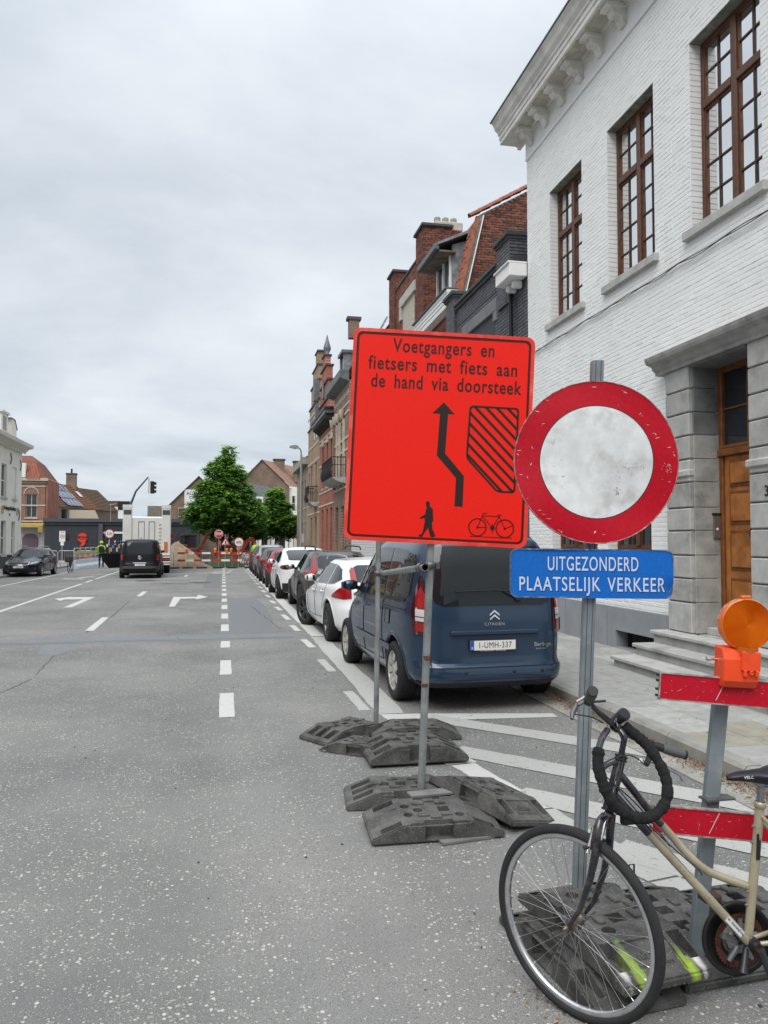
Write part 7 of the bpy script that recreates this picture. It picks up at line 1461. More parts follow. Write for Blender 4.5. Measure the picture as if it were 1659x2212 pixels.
# ------------------------------------------------------------------ foreground: rubber feet, signs, barrier, bicycle
def rubbermat(name, sprayed=False):
    m = bpy.data.materials.new(name); m.use_nodes = True; t = m.node_tree; b = t.nodes['Principled BSDF']; MATS[name] = m
    g = N(t, 'ShaderNodeTexCoord').outputs['Object']; P = N(t, 'ShaderNodeNewGeometry').outputs['Position']
    n = N(t, 'ShaderNodeTexNoise'); n.inputs['Scale'].default_value = 7; n.inputs['Detail'].default_value = 9; n.inputs['Roughness'].default_value = .7; L(t, P, n.inputs['Vector'])
    cr = N(t, 'ShaderNodeValToRGB'); L(t, n.outputs[0], cr.inputs[0]); cr.color_ramp.elements[0].position = .3; cr.color_ramp.elements[0].color = (.028, .028, .028, 1); cr.color_ramp.elements[1].position = .75; cr.color_ramp.elements[1].color = (.15, .146, .136, 1)
    v = N(t, 'ShaderNodeTexVoronoi'); v.inputs['Scale'].default_value = 120; L(t, P, v.inputs['Vector']); sc = N(t, 'ShaderNodeSeparateColor'); L(t, v.outputs['Color'], sc.inputs[0])
    k = M(t, 'MULTIPLY', M(t, 'GREATER_THAN', sc.outputs[0], .88), M(t, 'LESS_THAN', v.outputs['Distance'], .35))
    x = N(t, 'ShaderNodeMix', data_type='RGBA'); L(t, M(t, 'MULTIPLY', k, .55), x.inputs[0]); L(t, cr.outputs[0], x.inputs[6]); x.inputs[7].default_value = (.3, .3, .28, 1); cur = x.outputs[2]
    if sprayed:
        s = N(t, 'ShaderNodeSeparateXYZ'); L(t, g, s.inputs[0]); nn = N(t, 'ShaderNodeTexNoise'); nn.inputs['Scale'].default_value = 30; nn.inputs['Detail'].default_value = 6; L(t, g, nn.inputs['Vector'])
        for (cx_, cy_, rx_, ry_, col) in ((.345, -.105, .15, .034, (.30, .44, .04)), (.365, .12, .10, .030, (.30, .44, .04)), (.335, -.165, .075, .022, (.62, .62, .60)), (.345, .165, .075, .022, (.62, .62, .60))):
            d1 = M(t, 'POWER', M(t, 'DIVIDE', M(t, 'ABSOLUTE', M(t, 'SUBTRACT', s.outputs[0], cx_)), rx_), 2.0); d2 = M(t, 'POWER', M(t, 'DIVIDE', M(t, 'ABSOLUTE', M(t, 'SUBTRACT', s.outputs[1], cy_)), ry_), 2.0)
            f = M(t, 'SUBTRACT', 1.5, M(t, 'ADD', M(t, 'ADD', d1, d2), M(t, 'MULTIPLY', nn.outputs[0], 1.3)), clamp=True)
            x = N(t, 'ShaderNodeMix', data_type='RGBA'); L(t, M(t, 'MULTIPLY', f, 1.0, clamp=True), x.inputs[0]); L(t, cur, x.inputs[6]); x.inputs[7].default_value = (*col, 1); cur = x.outputs[2]
    L(t, cur, b.inputs['Base Color']); b.inputs['Roughness'].default_value = .72; b.inputs['Specular IOR Level'].default_value = .25
    u = N(t, 'ShaderNodeBump'); u.inputs['Distance'].default_value = .0015; n2 = N(t, 'ShaderNodeTexNoise'); n2.inputs['Scale'].default_value = 160; L(t, P, n2.inputs['Vector']); L(t, n2.outputs[0], u.inputs['Height']); L(t, u.outputs[0], b.inputs['Normal'])
    return m
RUB = rubbermat('recycled_rubber'); RUBS = rubbermat('sprayed_rubber', True)
def rubber_mesh(kind, m, L_=.80, W_=.40, H_=.11):
    """pressed rubber foot: sloping ends, notched long sides, sockets and pads on top"""
    b = MB(); h = L_ / 2; f = .20; e0 = .035
    b.prism([(-h, 0), (h, 0), (h, e0), (f, H_), (-f, H_), (-h, e0)], -W_ / 2, W_ / 2, m, T=lambda p: Vector((p[0], p[2], p[1])))
    import bmesh
    me = b.mesh('foot'); bm = bmesh.new(); bm.from_mesh(me); bmesh.ops.recalc_face_normals(bm, faces=bm.faces); bmesh.ops.bevel(bm, geom=list(bm.edges), offset=.008, segments=2, affect='EDGES'); bm.to_mesh(me); bm.free(); o = link(me, 'foot')
    c = MB()
    for s in (-1, 1): c.box((-.085, s * W_ / 2 - .05, .015), (.085, s * W_ / 2 + .05, H_ + .02), m); c.box((-.17, s * W_ / 2 - .018, H_ - .014), (.17, s * W_ / 2 + .02, H_ + .02), m)
    if kind == 'slots':
        for x in (-.02, .115, -.135): c.box((x - .034, -.036, .02), (x + .034, .036, H_ + .02), m)
        for s in (-1, 1):
            for y in (-.115, .0, .115):
                c.prism([(s * .375, .03), (s * .215, .03), (s * .22, H_ + .03), (s * .26, H_ + .03)][::s], y - .036, y + .036, m, T=lambda p: Vector((p[0], p[2], p[1])))
    else:
        c.box((.035, -.036, .02), (.105, .036, H_ + .02), m)
        for x, y in ((-.16, .06), (-.09, 0), (-.16, -.06), (.15, -.09)): c.cyl((x, y, .04), (x, y, H_ + .02), .029, n=18, m=m, smooth=False)
        for s in (-1, 1):
            for y in (-.155, .155): c.prism([(s * .37, .03), (s * .215, .04), (s * .22, H_ + .03), (s * .25, H_ + .03)][::s], y - .030, y + .030, m, T=lambda p: Vector((p[0], p[2], p[1])))
        sl = (H_ - e0) / (h - f); c.box((.225, -.105, .0), (.375, .105, .012), m, T=lambda p: Vector((p[0], p[1], H_ - (p[0] - f) * sl - .007 + p[2])))
    co = link(c.mesh('cut'), 'cut')
    import bmesh as _b
    bm = _b.new(); bm.from_mesh(co.data); _b.ops.recalc_face_normals(bm, faces=bm.faces); bm.to_mesh(co.data); bm.free()
    md = o.modifiers.new('c', 'BOOLEAN'); md.operation = 'DIFFERENCE'; md.object = co; md.solver = 'EXACT'; md.use_self = True
    dg = bpy.context.evaluated_depsgraph_get(); m2 = bpy.data.meshes.new_from_object(o.evaluated_get(dg)); bpy.data.objects.remove(o); bpy.data.objects.remove(co); m2.name = 'rubber_block'
    if not m2.materials: m2.materials.append(m)
    return m2
def rubber_pads(m, H_=.11, kind='slots'):
    b = MB()
    for x, y in ((-.07, .085), (-.07, -.085), (.07, .085), (.07, -.085), (.17, .0) if kind == 'slots' else (.0, .12), (-.19, .0) if kind == 'slots' else (.0, -.12)): b.bbox((x - .034, y - .017, H_ - .004), (x + .034, y + .017, H_ + .013), m, c=.005)
    return b.mesh('pads')
RM1 = rubber_mesh('slots', RUB); RM2 = rubber_mesh('label', RUB); RM3 = rubber_mesh('label', RUBS); PD = rubber_pads(RUB); PD2 = rubber_pads(RUB, kind='label')
def foot(label, x, y, z, rz, me, rx=0, ry=0, letters=False, sc=(1, 1, 1)):
    t = thing('rubber_foot', label, 'rubber foot', (x, y, z), group='recycled rubber feet weighting the sign posts', rot=(math.radians(rx), math.radians(ry), math.radians(rz))); t.scale = sc
    link(me, 'block', t); link(PD if me is RM1 else PD2, 'raised_pads', t)['kind'] = 'stuff'
    if letters:
        sl = .075 / .2
        T_ = lambda p: Vector((.30 - p[2], p[0], .11 - (.30 - p[2] - .2) * sl - .006 + p[1]))
        text_obj('nissen', 'lettering', t, lambda p: T_((p[0], p[1], p[2] + .012)), .05, RUB, ext=.004, bold=.001); text_obj('Made in Germany', 'lettering', t, lambda p: T_((p[0], p[1], p[2] - .028)), .022, RUB, ext=.003)
    return t
foot('dark rubber foot lying askew at the far left, around the far sign pole', 1.12, 6.98, 0, 32, RM1)
foot('dark slotted rubber foot in front of the far sign pole', 1.53, 6.17, .02, -1, RM1, sc=(1, 1.35, 1.2))
foot('dark rubber foot half hidden behind the far pile, touching the white road lines', 1.72, 6.85, 0, -8, RM2)
foot('dark rubber foot beneath the far pile, only its left end showing', 1.16, 6.42, 0, -38, RM2, sc=(.8, .8, .8))
foot('dark rubber foot lying behind the near sign pole', 1.22, 5.18, .0, -6, RM1, letters=False)
foot('dark rubber foot nearest the camera at the base of the near sign pole', 1.26, 4.60, .02, -2, RM2, rx=4)
foot('rubber foot with moulded lettering, tilted against the others beside the near pole', 1.72, 4.86, .045, -66, RM2, rx=-12, ry=5, letters=True)
foot('dark rubber foot lowest of the stack behind the bicycle wheel', 1.50, 3.06, 0, -84, RM2)
foot('dark rubber foot with yellow green spray paint on its lettered front end', 1.58, 3.02, .11, -83, RM3, letters=True)
foot('dark rubber foot between bicycle wheel and barrier post', 1.95, 3.16, 0, -86, RM1)
foot('dark rubber foot under the barrier post beside the bicycle cranks', 2.36, 3.10, .0, -86, RM1)
PLK = mat('scrap_board', (.16, .16, .15), .9, var=.2, vscale=8)
for (x, y, rz, lb) in ((.98, 6.55, 20, 'short flat board poking out from under the far rubber feet'), (1.42, 4.42, 8, 'thin strip of board under the nearest rubber foot'), (1.37, 4.95, 5, 'short piece of board lying at the foot of the near pole')):
    b = MB(); b.bbox((-.17, -.05, 0), (.17, .05, .018), PLK, c=.003); tag(b.build('board', loc=(x, y, .002 if y != 4.95 else .10)), lb, 'board').rotation_euler = (0, 0, math.radians(rz))

GALV = mat('galvanised_tube', (.30, .315, .32), .45, .55, var=.25, vscale=8, dirt=(.12, .12, .12), dscale=6, damt=.6, bump=.0006, bscale=80); GALVP = mat('galvanised_post', (.21, .245, .27), .5, .35, var=.14, vscale=8, dirt=(.36, .37, .37), dscale=9, damt=.5)
def clampring(b, p, r, ax, m):
    b.lathe(p, ax, [(r, -.022), (r + .010, -.022), (r + .012, 0), (r + .010, .022), (r, .022)], 18, m)
OS = thing('detour_sign', 'big red orange sign board with black arrow and Dutch text on two scaffold poles', 'traffic sign', (1.31, 5.04, 0))
def Ws(p): return Vector(p) - Vector((1.31, 5.04, 0))
b = MB(); b.tube([Ws((1.309, 5.04, .10)), Ws((1.372, 5.02, 1.73)), Ws((1.415, 5.005, 2.95))], .0255, 16, GALV); b.build('pole', OS)
b = MB(); b.tube([Ws((1.43, 7.2, .02)), Ws((1.452, 7.2, 1.6)), Ws((1.47, 7.2, 2.9))], .0245, 14, GALV); b.build('pole', OS)
b = MB(); b.lathe(Ws((1.345, 5.028, .98)), (0, 0, 1), [(.0262, -.016), (.0268, 0), (.0262, .016)], 16, mat('rust', (.13, .055, .03), .9, var=.4, vscale=40)); b.lathe(Ws((1.333, 5.03, .80)), (0, 0, 1), [(.0262, -.012), (.0268, 0), (.0262, .012)], 16, mat('rust')); b.build('rust_band', OS)
b = MB(); b.cyl(Ws((1.292, 4.86, 1.592)), Ws((1.50, 7.30, 1.452)), .024, n=18, m=GALV, cap=False); b.cyl(Ws((1.292, 4.862, 1.592)), Ws((1.296, 4.93, 1.588)), .0205, n=16, m=DKP, cap=False); b.lathe(Ws((1.2925, 4.863, 1.592)), (-.085, -1, .057), [(.0205, 0), (.024, 0)], 18, GALV, smooth=False); b.lathe(Ws((1.296, 4.92, 1.589)), (-.085, -1, .057), [(0, 0), (.021, 0)], 14, SB); b.build('cross_tube', OS)
CL = mat('clamp_steel', (.14, .14, .135), .5, .6, var=.3, vscale=30)
for (p, q) in (((1.372, 5.02, 1.60), (1.297, 5.0, 1.583)), ((1.45, 7.2, 1.46), (1.49, 7.18, 1.46))):
    p, q = Ws(p), Ws(q); b = MB(); clampring(b, p, .026, (0, 0, 1), CL); clampring(b, q, .025, (.085, 1, -.05), CL)
    b.bbox(tuple(p + (q - p) * .3 - Vector((.012, .03, .03))), tuple(p + (q - p) * .7 + Vector((.012, .03, .03))), CL, c=.004)
    for s in (-1, 1): b.cyl(p + Vector((.035, -.05, s * .012)), p + Vector((.035, .04, s * .012)), .007, n=6, m=CL); b.cyl(p + Vector((.035, -.062, s * .012)), p + Vector((.035, -.048, s * .012)), .013, n=6, m=CL)
    b.cyl(q + Vector((0, -.02, -.05)), q + Vector((0, -.02, .05)), .006, n=6, m=CL); b.cyl(q + Vector((0, -.02, .035)), q + Vector((0, -.02, .048)), .012, n=6, m=CL); b.build('clamp', OS)
SY, SRoll = math.radians(10), math.radians(-2.9); uu = Vector((math.cos(SY), -math.sin(SY), 0)); nn_ = Vector((-math.sin(SY), -math.cos(SY), 0)); vv_ = Vector((0, 0, 1))
ux = uu * math.cos(SRoll) + vv_ * math.sin(SRoll); uz = vv_ * math.cos(SRoll) - uu * math.sin(SRoll); SC0 = Ws((1.424, 4.962, 2.459))
def S_(p): return SC0 + ux * p[0] + nn_ * p[1] + uz * p[2]       # p = (x, out, z)
def rrect(w, h, r, n=6):
    P = []
    for cx_, cz_, a0 in ((w - r, h - r, 0), (-w + r, h - r, 90), (-w + r, -h + r, 180), (w - r, -h + r, 270)):
        for i in range(n + 1): a = math.radians(a0 + 90 * i / n); P.append((cx_ + r * math.cos(a), cz_ + r * math.sin(a)))
    return P
ORG = wornmat('sign_orange', (.80, .012, .004), (.80, .07, .05), scale=2.6, thr=.645, rough=.5, speck=240, bump=.0001); ORGE = mat('sign_orange_edge', (.70, .045, .03), .4, var=.1, vscale=12, dirt=(.8, .25, .2), dscale=7, damt=.5)
DRED = mat('print_dark_red', (.06, .006, .005), .45); BLKP = mat('print_black', (.02, .012, .010), .45)
def flatp(parent, name, P, n0, n1, m, T):
    b = MB(); b.prism(P, n0, n1, m, T=lambda p: T((p[0], p[2], p[1]))); return b.build(name, parent)
W2, H2 = .616, .716
flatp(OS, 'sign_board', rrect(W2, H2, .055), -.004, .0, ORG, S_)
def ringp(parent, name, P, Q, n0, n1, m, T):
    b = MB(); n = len(P); vs = [T((x, n0, z)) for x, z in P] + [T((x, n1, z)) for x, z in P] + [T((x, n1, z)) for x, z in Q] + [T((x, n0, z)) for x, z in Q]
    b.add(vs, [(k * n + i, k * n + (i + 1) % n, (k + 1) * n + (i + 1) % n, (k + 1) * n + i) for k in range(3) for i in range(n)], m, False); return b.build(name, parent)
ringp(OS, 'rolled_edge', rrect(W2, H2, .055), rrect(W2 - .024, H2 - .024, .04), -.02, .004, ORGE, S_)
ringp(OS, 'printed_border', rrect(W2 - .0255, H2 - .0255, .042), rrect(W2 - .041, H2 - .041, .03), 0, .0006, DRED, S_)
def text_fit(s, name, parent, T, cx_, base, w, cap, m, ext=.0006, space=1.12, word=1.8, bold=.020):
    cu = bpy.data.curves.new(name, 'FONT'); cu.body = 'H'; o = bpy.data.objects.new('t', cu); COL.objects.link(o); bpy.context.view_layer.update(); hc = o.dimensions.y
    cu.body = s; cu.space_character = space; cu.space_word = word; cu.align_x = 'CENTER'; cu.offset = bold; bpy.context.view_layer.update(); ww = o.dimensions.x; bpy.data.objects.remove(o)
    cu.extrude = 0.001; o = bpy.data.objects.new(name, cu); COL.objects.link(o); dg = bpy.context.evaluated_depsgraph_get(); me = bpy.data.meshes.new_from_object(o.evaluated_get(dg)); bpy.data.objects.remove(o)
    for v in me.vertices: x, y, z = v.co; v.co = T((cx_ + x * w / ww, ext * (1 if z > 0 else 0.1), base + y * cap / hc))
    me.materials.clear(); me.materials.append(m); me.name = name; return link(me, name, parent)
text_fit('Voetgangers en', 'lettering', OS, S_, 0, .567, .69, .088, DRED); text_fit('fietsers met fiets aan', 'lettering', OS, S_, 0, .443, 1.01, .088, DRED); text_fit('de hand via doorsteek', 'lettering', OS, S_, .023, .321, 1.02, .088, DRED)
flatp(OS, 'arrow', [(.015, .24), (.092, .163), (.047, .163), (.039, -.104), (.173, -.25), (.174, -.458), (.119, -.457), (.12, -.266), (-.016, -.121), (-.008, .161), (-.06, .162)][::-1], .0002, .0008, BLKP, S_)
def offs(P, d):
    n = len(P); out_ = []
    for i in range(n):
        a, b_, c = np.array(P[i - 1]), np.array(P[i]), np.array(P[(i + 1) % n]); e1 = (b_ - a) / np.linalg.norm(b_ - a); e2 = (c - b_) / np.linalg.norm(c - b_); n1_ = np.array([-e1[1], e1[0]]); n2_ = np.array([-e2[1], e2[0]]); k = (n1_ + n2_); k /= (1 + n1_ @ n2_); out_.append(tuple(b_ + k * d))
    return out_
def roundp(P, r, n=4):
    out_ = []; N_ = len(P)
    for i in range(N_):
        a, b_, c = np.array(P[i - 1]), np.array(P[i]), np.array(P[(i + 1) % N_]); p = b_ + (a - b_) / np.linalg.norm(a - b_) * r; q = b_ + (c - b_) / np.linalg.norm(c - b_) * r
        for k in range(n + 1): t = k / n; out_.append(tuple((1 - t) ** 2 * p + 2 * t * (1 - t) * b_ + t * t * q))
    return out_
HP = [(.189, .231), (.528, .231), (.525, -.350), (.400, -.350), (.180, -.130)]
ringp(OS, 'hatched_area', roundp(HP, .03), roundp(offs(HP, -.014), .022), .0002, .0008, BLKP, S_)
HI = offs(HP, -.010)
def cliph(P, poly):
    for i in range(len(poly)):
        a, b_ = np.array(poly[i]), np.array(poly[(i + 1) % len(poly)]); e_ = b_ - a; ins = lambda p: e_[0] * (p[1] - a[1]) - e_[1] * (p[0] - a[0]) <= 1e-9; out_ = []
        for j in range(len(P)):
            p, q = np.array(P[j]), np.array(P[(j + 1) % len(P)])
            if ins(p): out_.append(tuple(p))
            if ins(p) != ins(q): d = q - p; t = -(e_[0] * (p[1] - a[1]) - e_[1] * (p[0] - a[0])) / (e_[0] * d[1] - e_[1] * d[0]); out_.append(tuple(p + d * t))
        P = out_
        if not P: return []
    return P
for k in range(12):                                                     # diagonal bars of the hatching
    c0 = .70 - k * .0725; d = .0095                                    # along x*.80 + z... lines falling to the right
    P = []; dirv = np.array([.70, -.68]); nv = np.array([.68, .70]); p0 = np.array([.19, .22]) + np.array([0, 1.0]) * (c0 - .30)
    q = [p0 - dirv * 1 + nv * d, p0 + dirv * 1 + nv * d, p0 + dirv * 1 - nv * d, p0 - dirv * 1 - nv * d]; P = cliph([tuple(x) for x in q], HI)
    if len(P) > 2: flatp(OS, 'hatch_bar', P, .0002, .0008, BLKP, S_)
PED = [(-.059, -.429), (-.045, -.446), (-.048, -.463), (-.025, -.484), (-.019, -.563), (-.027, -.573), (-.021, -.617), (.002, -.664), (-.025, -.674), (-.034, -.666), (-.052, -.61), (-.075, -.647), (-.087, -.674), (-.114, -.671), (-.11, -.66), (-.092, -.652), (-.083, -.621), (-.075, -.567), (-.08, -.545), (-.102, -.553), (-.111, -.543), (-.077, -.523), (-.068, -.478), (-.076, -.439)]
flatp(OS, 'pedestrian_symbol', PED, .0002, .0008, BLKP, S_)
b = MB()
for x in (.28, .465):
    for r_ in (.056, .060 if x < .4 else .062): b.add([S_((x + rr * math.cos(a), .0008, -.59 + rr * math.sin(a))) for a in np.linspace(0, 2 * PI, 36, endpoint=False) for rr in (r_ - .0022, r_ + .0022)], [(2 * i, 2 * i + 1, (2 * i + 3) % 72, (2 * i + 2) % 72) for i in range(36)], DRED)
    b.lathe(S_((x, .0008, -.59)), nn_, [(0, 0), (.009, 0)], 10, DRED)
def ln(a, c, w=.003):
    d = np.array(c) - np.array(a); d = d / np.linalg.norm(d); n_ = np.array([-d[1], d[0]]) * w; b.add([S_((a[0] + n_[0], .0009, a[1] + n_[1])), S_((a[0] - n_[0], .0009, a[1] - n_[1])), S_((c[0] - n_[0], .0009, c[1] - n_[1])), S_((c[0] + n_[0], .0009, c[1] + n_[1]))], [(0, 1, 2, 3)], DRED)
for q in (((.28, -.59), (.315, -.495)), ((.31, -.511), (.43, -.511)), ((.31, -.515), (.381, -.590)), ((.381, -.59), (.425, -.505)), ((.425, -.512), (.465, -.59)), ((.28, -.59), (.339, -.588)), ((.410, -.500), (.440, -.500)), ((.315, -.495), (.34, -.492)), ((.23, -.652), (.515, -.652)), ((.381, -.56), (.381, -.625)), ((.465, -.59), (.52, -.565))): ln(*q, w=.0024 if q[0][1] < -.64 else .003)
b.lathe(S_((.381, .0008, -.59)), nn_, [(0, 0), (.017, 0)], 14, BLKP); b.build('bicycle_symbol', OS, fix=False)
for x in (-.30, .30):
    b = MB(); b.box((x - .02, -.02, -.62), (x + .02, -.005, .62), GALV, T=S_) if 0 else b.box((-.55, -.026, x * 1.5 - .02), (.55, -.006, x * 1.5 + .02), GALV, T=S_); b.build('rear_rail', OS)

# round sign with the blue plate
NE = thing('no_entry_sign', 'dented round red rimmed white sign above a blue plate on a grey post', 'traffic sign', (1.60, 3.30, .2))
def Wn(p): return Vector(p) - Vector((1.60, 3.30, .2))
RY = math.radians(12); u2 = Vector((math.cos(RY), -math.sin(RY), 0)); n2 = Vector((-math.sin(RY), -math.cos(RY), 0))
def sq_post(parent, p0, p1, w, d, m, name='post'):
    b = MB(); p0, p1 = Vector(p0), Vector(p1); c = .006
    P = [(-w + c, -d), (w - c, -d), (w, -d + c), (w, d - c), (w - c, d), (-w + c, d), (-w, d - c), (-w, -d + c)]
    vs = [p + u2 * x - n2 * y for p in (p0, p1) for x, y in P]; b.add(vs, [(i, (i + 1) % 8, 8 + (i + 1) % 8, 8 + i) for i in range(8)] + [tuple(range(8))[::-1], tuple(range(8, 16))], m)
    return b.build(name, parent)
sq_post(NE, Wn((1.592, 3.30, .12)), Wn((1.714, 3.30, 2.606)), .027, .027, GALVP)
b = MB()                                                                # pressed seams of the post
for dx in (-.012, .012):
    p0, p1 = Wn((1.592, 3.30, .12)) + n2 * .0275 + u2 * dx, Wn((1.714, 3.30, 2.606)) + n2 * .0275 + u2 * dx; b.tube([p0, p1], .0012, 4, DKP)
b.build('post_seam', NE)
WSGN = mat('sign_sheet_white', (.66, .675, .685), .45, var=.10, vscale=16, bump=.0003, bscale=260, dirt=(.34, .33, .30), dscale=6, damt=.75, detail=8); RSGN = wornmat('sign_sheet_red', (.44, .006, .018), (.66, .45, .45), scale=5.0, thr=.695, rough=.35, speck=60, bump=.0002); EDG = mat('worn_edge', (.34, .12, .12), .6, var=.5, vscale=45, dirt=(.6, .58, .56), dscale=30, damt=.8)
C0 = Wn((1.678, 3.247, 2.126)); rl = math.radians(-1.5); a2 = u2 * math.cos(rl) + vv_ * math.sin(rl); z2 = vv_ * math.cos(rl) - u2 * math.sin(rl)
def D_(p):                                                              # the sheet is dented: gentle waves and a bent left edge
    x, n_, z = p; r = math.hypot(x, z); k = .010 * math.sin(7 * x + 3) * math.cos(6 * z + 1) + .006 * math.sin(13 * z + 5 * x) - .02 * max(0, -x - .24) / .12
    return C0 + a2 * x + z2 * z + n2 * (n_ + k * min(1, r / .2))
def disc(parent, name, r0, r1, off, m, T, nr=14, na=72):
    b = MB(); vs = []
    for i in range(nr + 1):
        r = r0 + (r1 - r0) * i / nr
        for j in range(na): a = 2 * PI * j / na; vs.append(T((r * math.cos(a), off, r * math.sin(a))))
    b.add(vs, [(i * na + j, i * na + (j + 1) % na, (i + 1) * na + (j + 1) % na, (i + 1) * na + j) for i in range(nr) for j in range(na)], m, True)
    o = b.build(name, parent, fix=False); s = sum(p.normal.dot(n2) for p in list(o.data.polygons)[:60])
    if s < 0: o.data.flip_normals()
    return o
R0 = .377
disc(NE, 'white_centre', .0005, .262, .0015, WSGN, D_); disc(NE, 'red_ring', .2625, R0 - .004, .0015, RSGN, D_, 6)
b = MB(); vs = []; na = 96
for j in range(na):
    a = 2 * PI * j / na
    for r, o_ in ((R0 - .005, .003), (R0 - .001, .006), (R0, .0), (R0 - .001, -.014), (R0 - .012, -.016)): vs.append(D_((r * math.cos(a), o_, r * math.sin(a))))
b.add(vs, [(5 * j + k, 5 * ((j + 1) % na) + k, 5 * ((j + 1) % na) + k + 1, 5 * j + k + 1) for j in range(na) for k in range(4)], EDG, True); b.build('rolled_edge', NE)
disc(NE, 'inner_line', .259, .2635, .0019, mat('thin_line', (.06, .02, .025), .5), D_, 1); disc(NE, 'sign_back', .0005, R0 - .006, -.006, GALV, D_, 4)
scr = MB(); rs = random.Random(11)                                       # chips and scratches on the sheet
for _ in range(48):
    a = rs.uniform(0, 2 * PI); r = rs.choice((rs.uniform(.34, .365), rs.uniform(.27, .36), rs.uniform(.1, .25))) if rs.random() < .9 else .3; x, z = r * math.cos(a), r * math.sin(a); l = rs.uniform(.003, .016 if r > .26 else .008); t = rs.uniform(0, PI); w = rs.uniform(.0006, .0028)
    P = [(x + l * math.cos(t + q) * k + rs.uniform(-.001, .001), z + l * math.sin(t + q) * k * .6) for q, k in ((0, 1), (1.2, w * 90 + .1), (PI, 1), (PI + 1.0, w * 90 + .1))]
    scr.add([D_((p[0], .0026, p[1])) for p in P], [(0, 1, 2, 3)], mat('scuff_pale', (.60, .45, .45), .7) if r > .262 else mat('scuff_dark', (.16, .14, .12), .8))
for (x0, z0, n_) in ((.10, -.125, 26), (.085, -.06, 8), (.20, .0, 8), (-.20, .09, 8), (.135, -.02, 5), (.32, -.02, 22)):
    for _ in range(n_):
        x, z = x0 + rs.gauss(0, .014), z0 + rs.gauss(0, .012); l = rs.uniform(.003, .012); t = .9 + rs.gauss(0, .3); w = .0014
        scr.add([D_((x, .0027, z)), D_((x + w, .0027, z - w)), D_((x + l * math.cos(t), .0027, z - l * math.sin(t))), D_((x + l * .5 * math.cos(t) - w, .0027, z - l * .5 * math.sin(t)))], [(0, 1, 2, 3)], mat('scuff_dark') if x < .26 else mat('scuff_pale'))
o = scr.build('scratches', NE, fix=False); o['kind'] = 'stuff'
BLUEP = wornmat('plate_blue_sheet', (.008, .13, .50), (.03, .09, .22), scale=6, thr=.68, rough=.4, speck=120, bump=.0002)
C1 = Wn((1.648, 3.246, 1.614)); r3 = math.radians(-.6); a3 = u2 * math.cos(r3) + vv_ * math.sin(r3); z3 = vv_ * math.cos(r3) - u2 * math.sin(r3)
def B_(p): x, n_, z = p; return C1 + a3 * x + z3 * z + n2 * (n_ + .003 * math.sin(9 * x) - (.012 * max(0, x - .30) / .06 if z < -.05 else 0))
BW, BH_ = .373, .112
def gridpoly(w, h, r, T, m, name, parent, nx=24, nz=6, off=0.0):
    b = MB(); vs = []
    for i in range(nx + 1):
        x = -w + 2 * w * i / nx; e_ = max(0, abs(x) - (w - r)); hz = h - r + math.sqrt(max(0, r * r - e_ * e_))
        for k in range(nz + 1): vs.append(T((x, off, -hz + 2 * hz * k / nz)))
    b.add(vs, [(i * (nz + 1) + k, (i + 1) * (nz + 1) + k, (i + 1) * (nz + 1) + k + 1, i * (nz + 1) + k + 1) for i in range(nx) for k in range(nz)], m, True)
    o = b.build(name, parent, fix=False)
    if sum(p.normal.dot(n2) for p in o.data.polygons) < 0: o.data.flip_normals()
gridpoly(BW, BH_, .035, B_, BLUEP, 'blue_plate', NE, 40, 8); gridpoly(BW, BH_, .035, B_, GALV, 'plate_back', NE, 30, 4, off=-.005)
ringp(NE, 'plate_edge', rrect(BW, BH_, .035), rrect(BW - .006, BH_ - .006, .03), -.012, .003, mat('blue_edge', (.05, .10, .22), .5, var=.4, vscale=40, dirt=(.45, .5, .55), dscale=25, damt=.7), B_)
LTT = mat('plate_lettering', (.50, .60, .82), .5); LSH = mat('letter_outline', (.01, .03, .12), .5)
for s_, cx_, ba, w_ in (('UITGEZONDERD', .005, .014, .412), ('PLAATSELIJK VERKEER', 0, -.079, .665)):
    text_fit(s_, 'lettering', NE, lambda p: B_((p[0], p[1] + .0014, p[2])), cx_, ba, w_, .062, LTT, space=1.12, word=1.5, bold=.010)
    text_fit(s_, 'letter_outline', NE, lambda p: B_((p[0], p[1] + .0006, p[2])), cx_ + .0012, ba - .0012, w_ + .004, .0645, LSH, space=1.12, word=1.5, bold=.030)
for z in (2.30, 1.95, 1.63): b = MB(); c = Wn((1.60 + (z - .2) * .049, 3.30, z)); b.box(tuple(c - Vector((.05, .034, .018))), tuple(c + Vector((.05, .03, .018))), CL); b.build('bracket', NE)

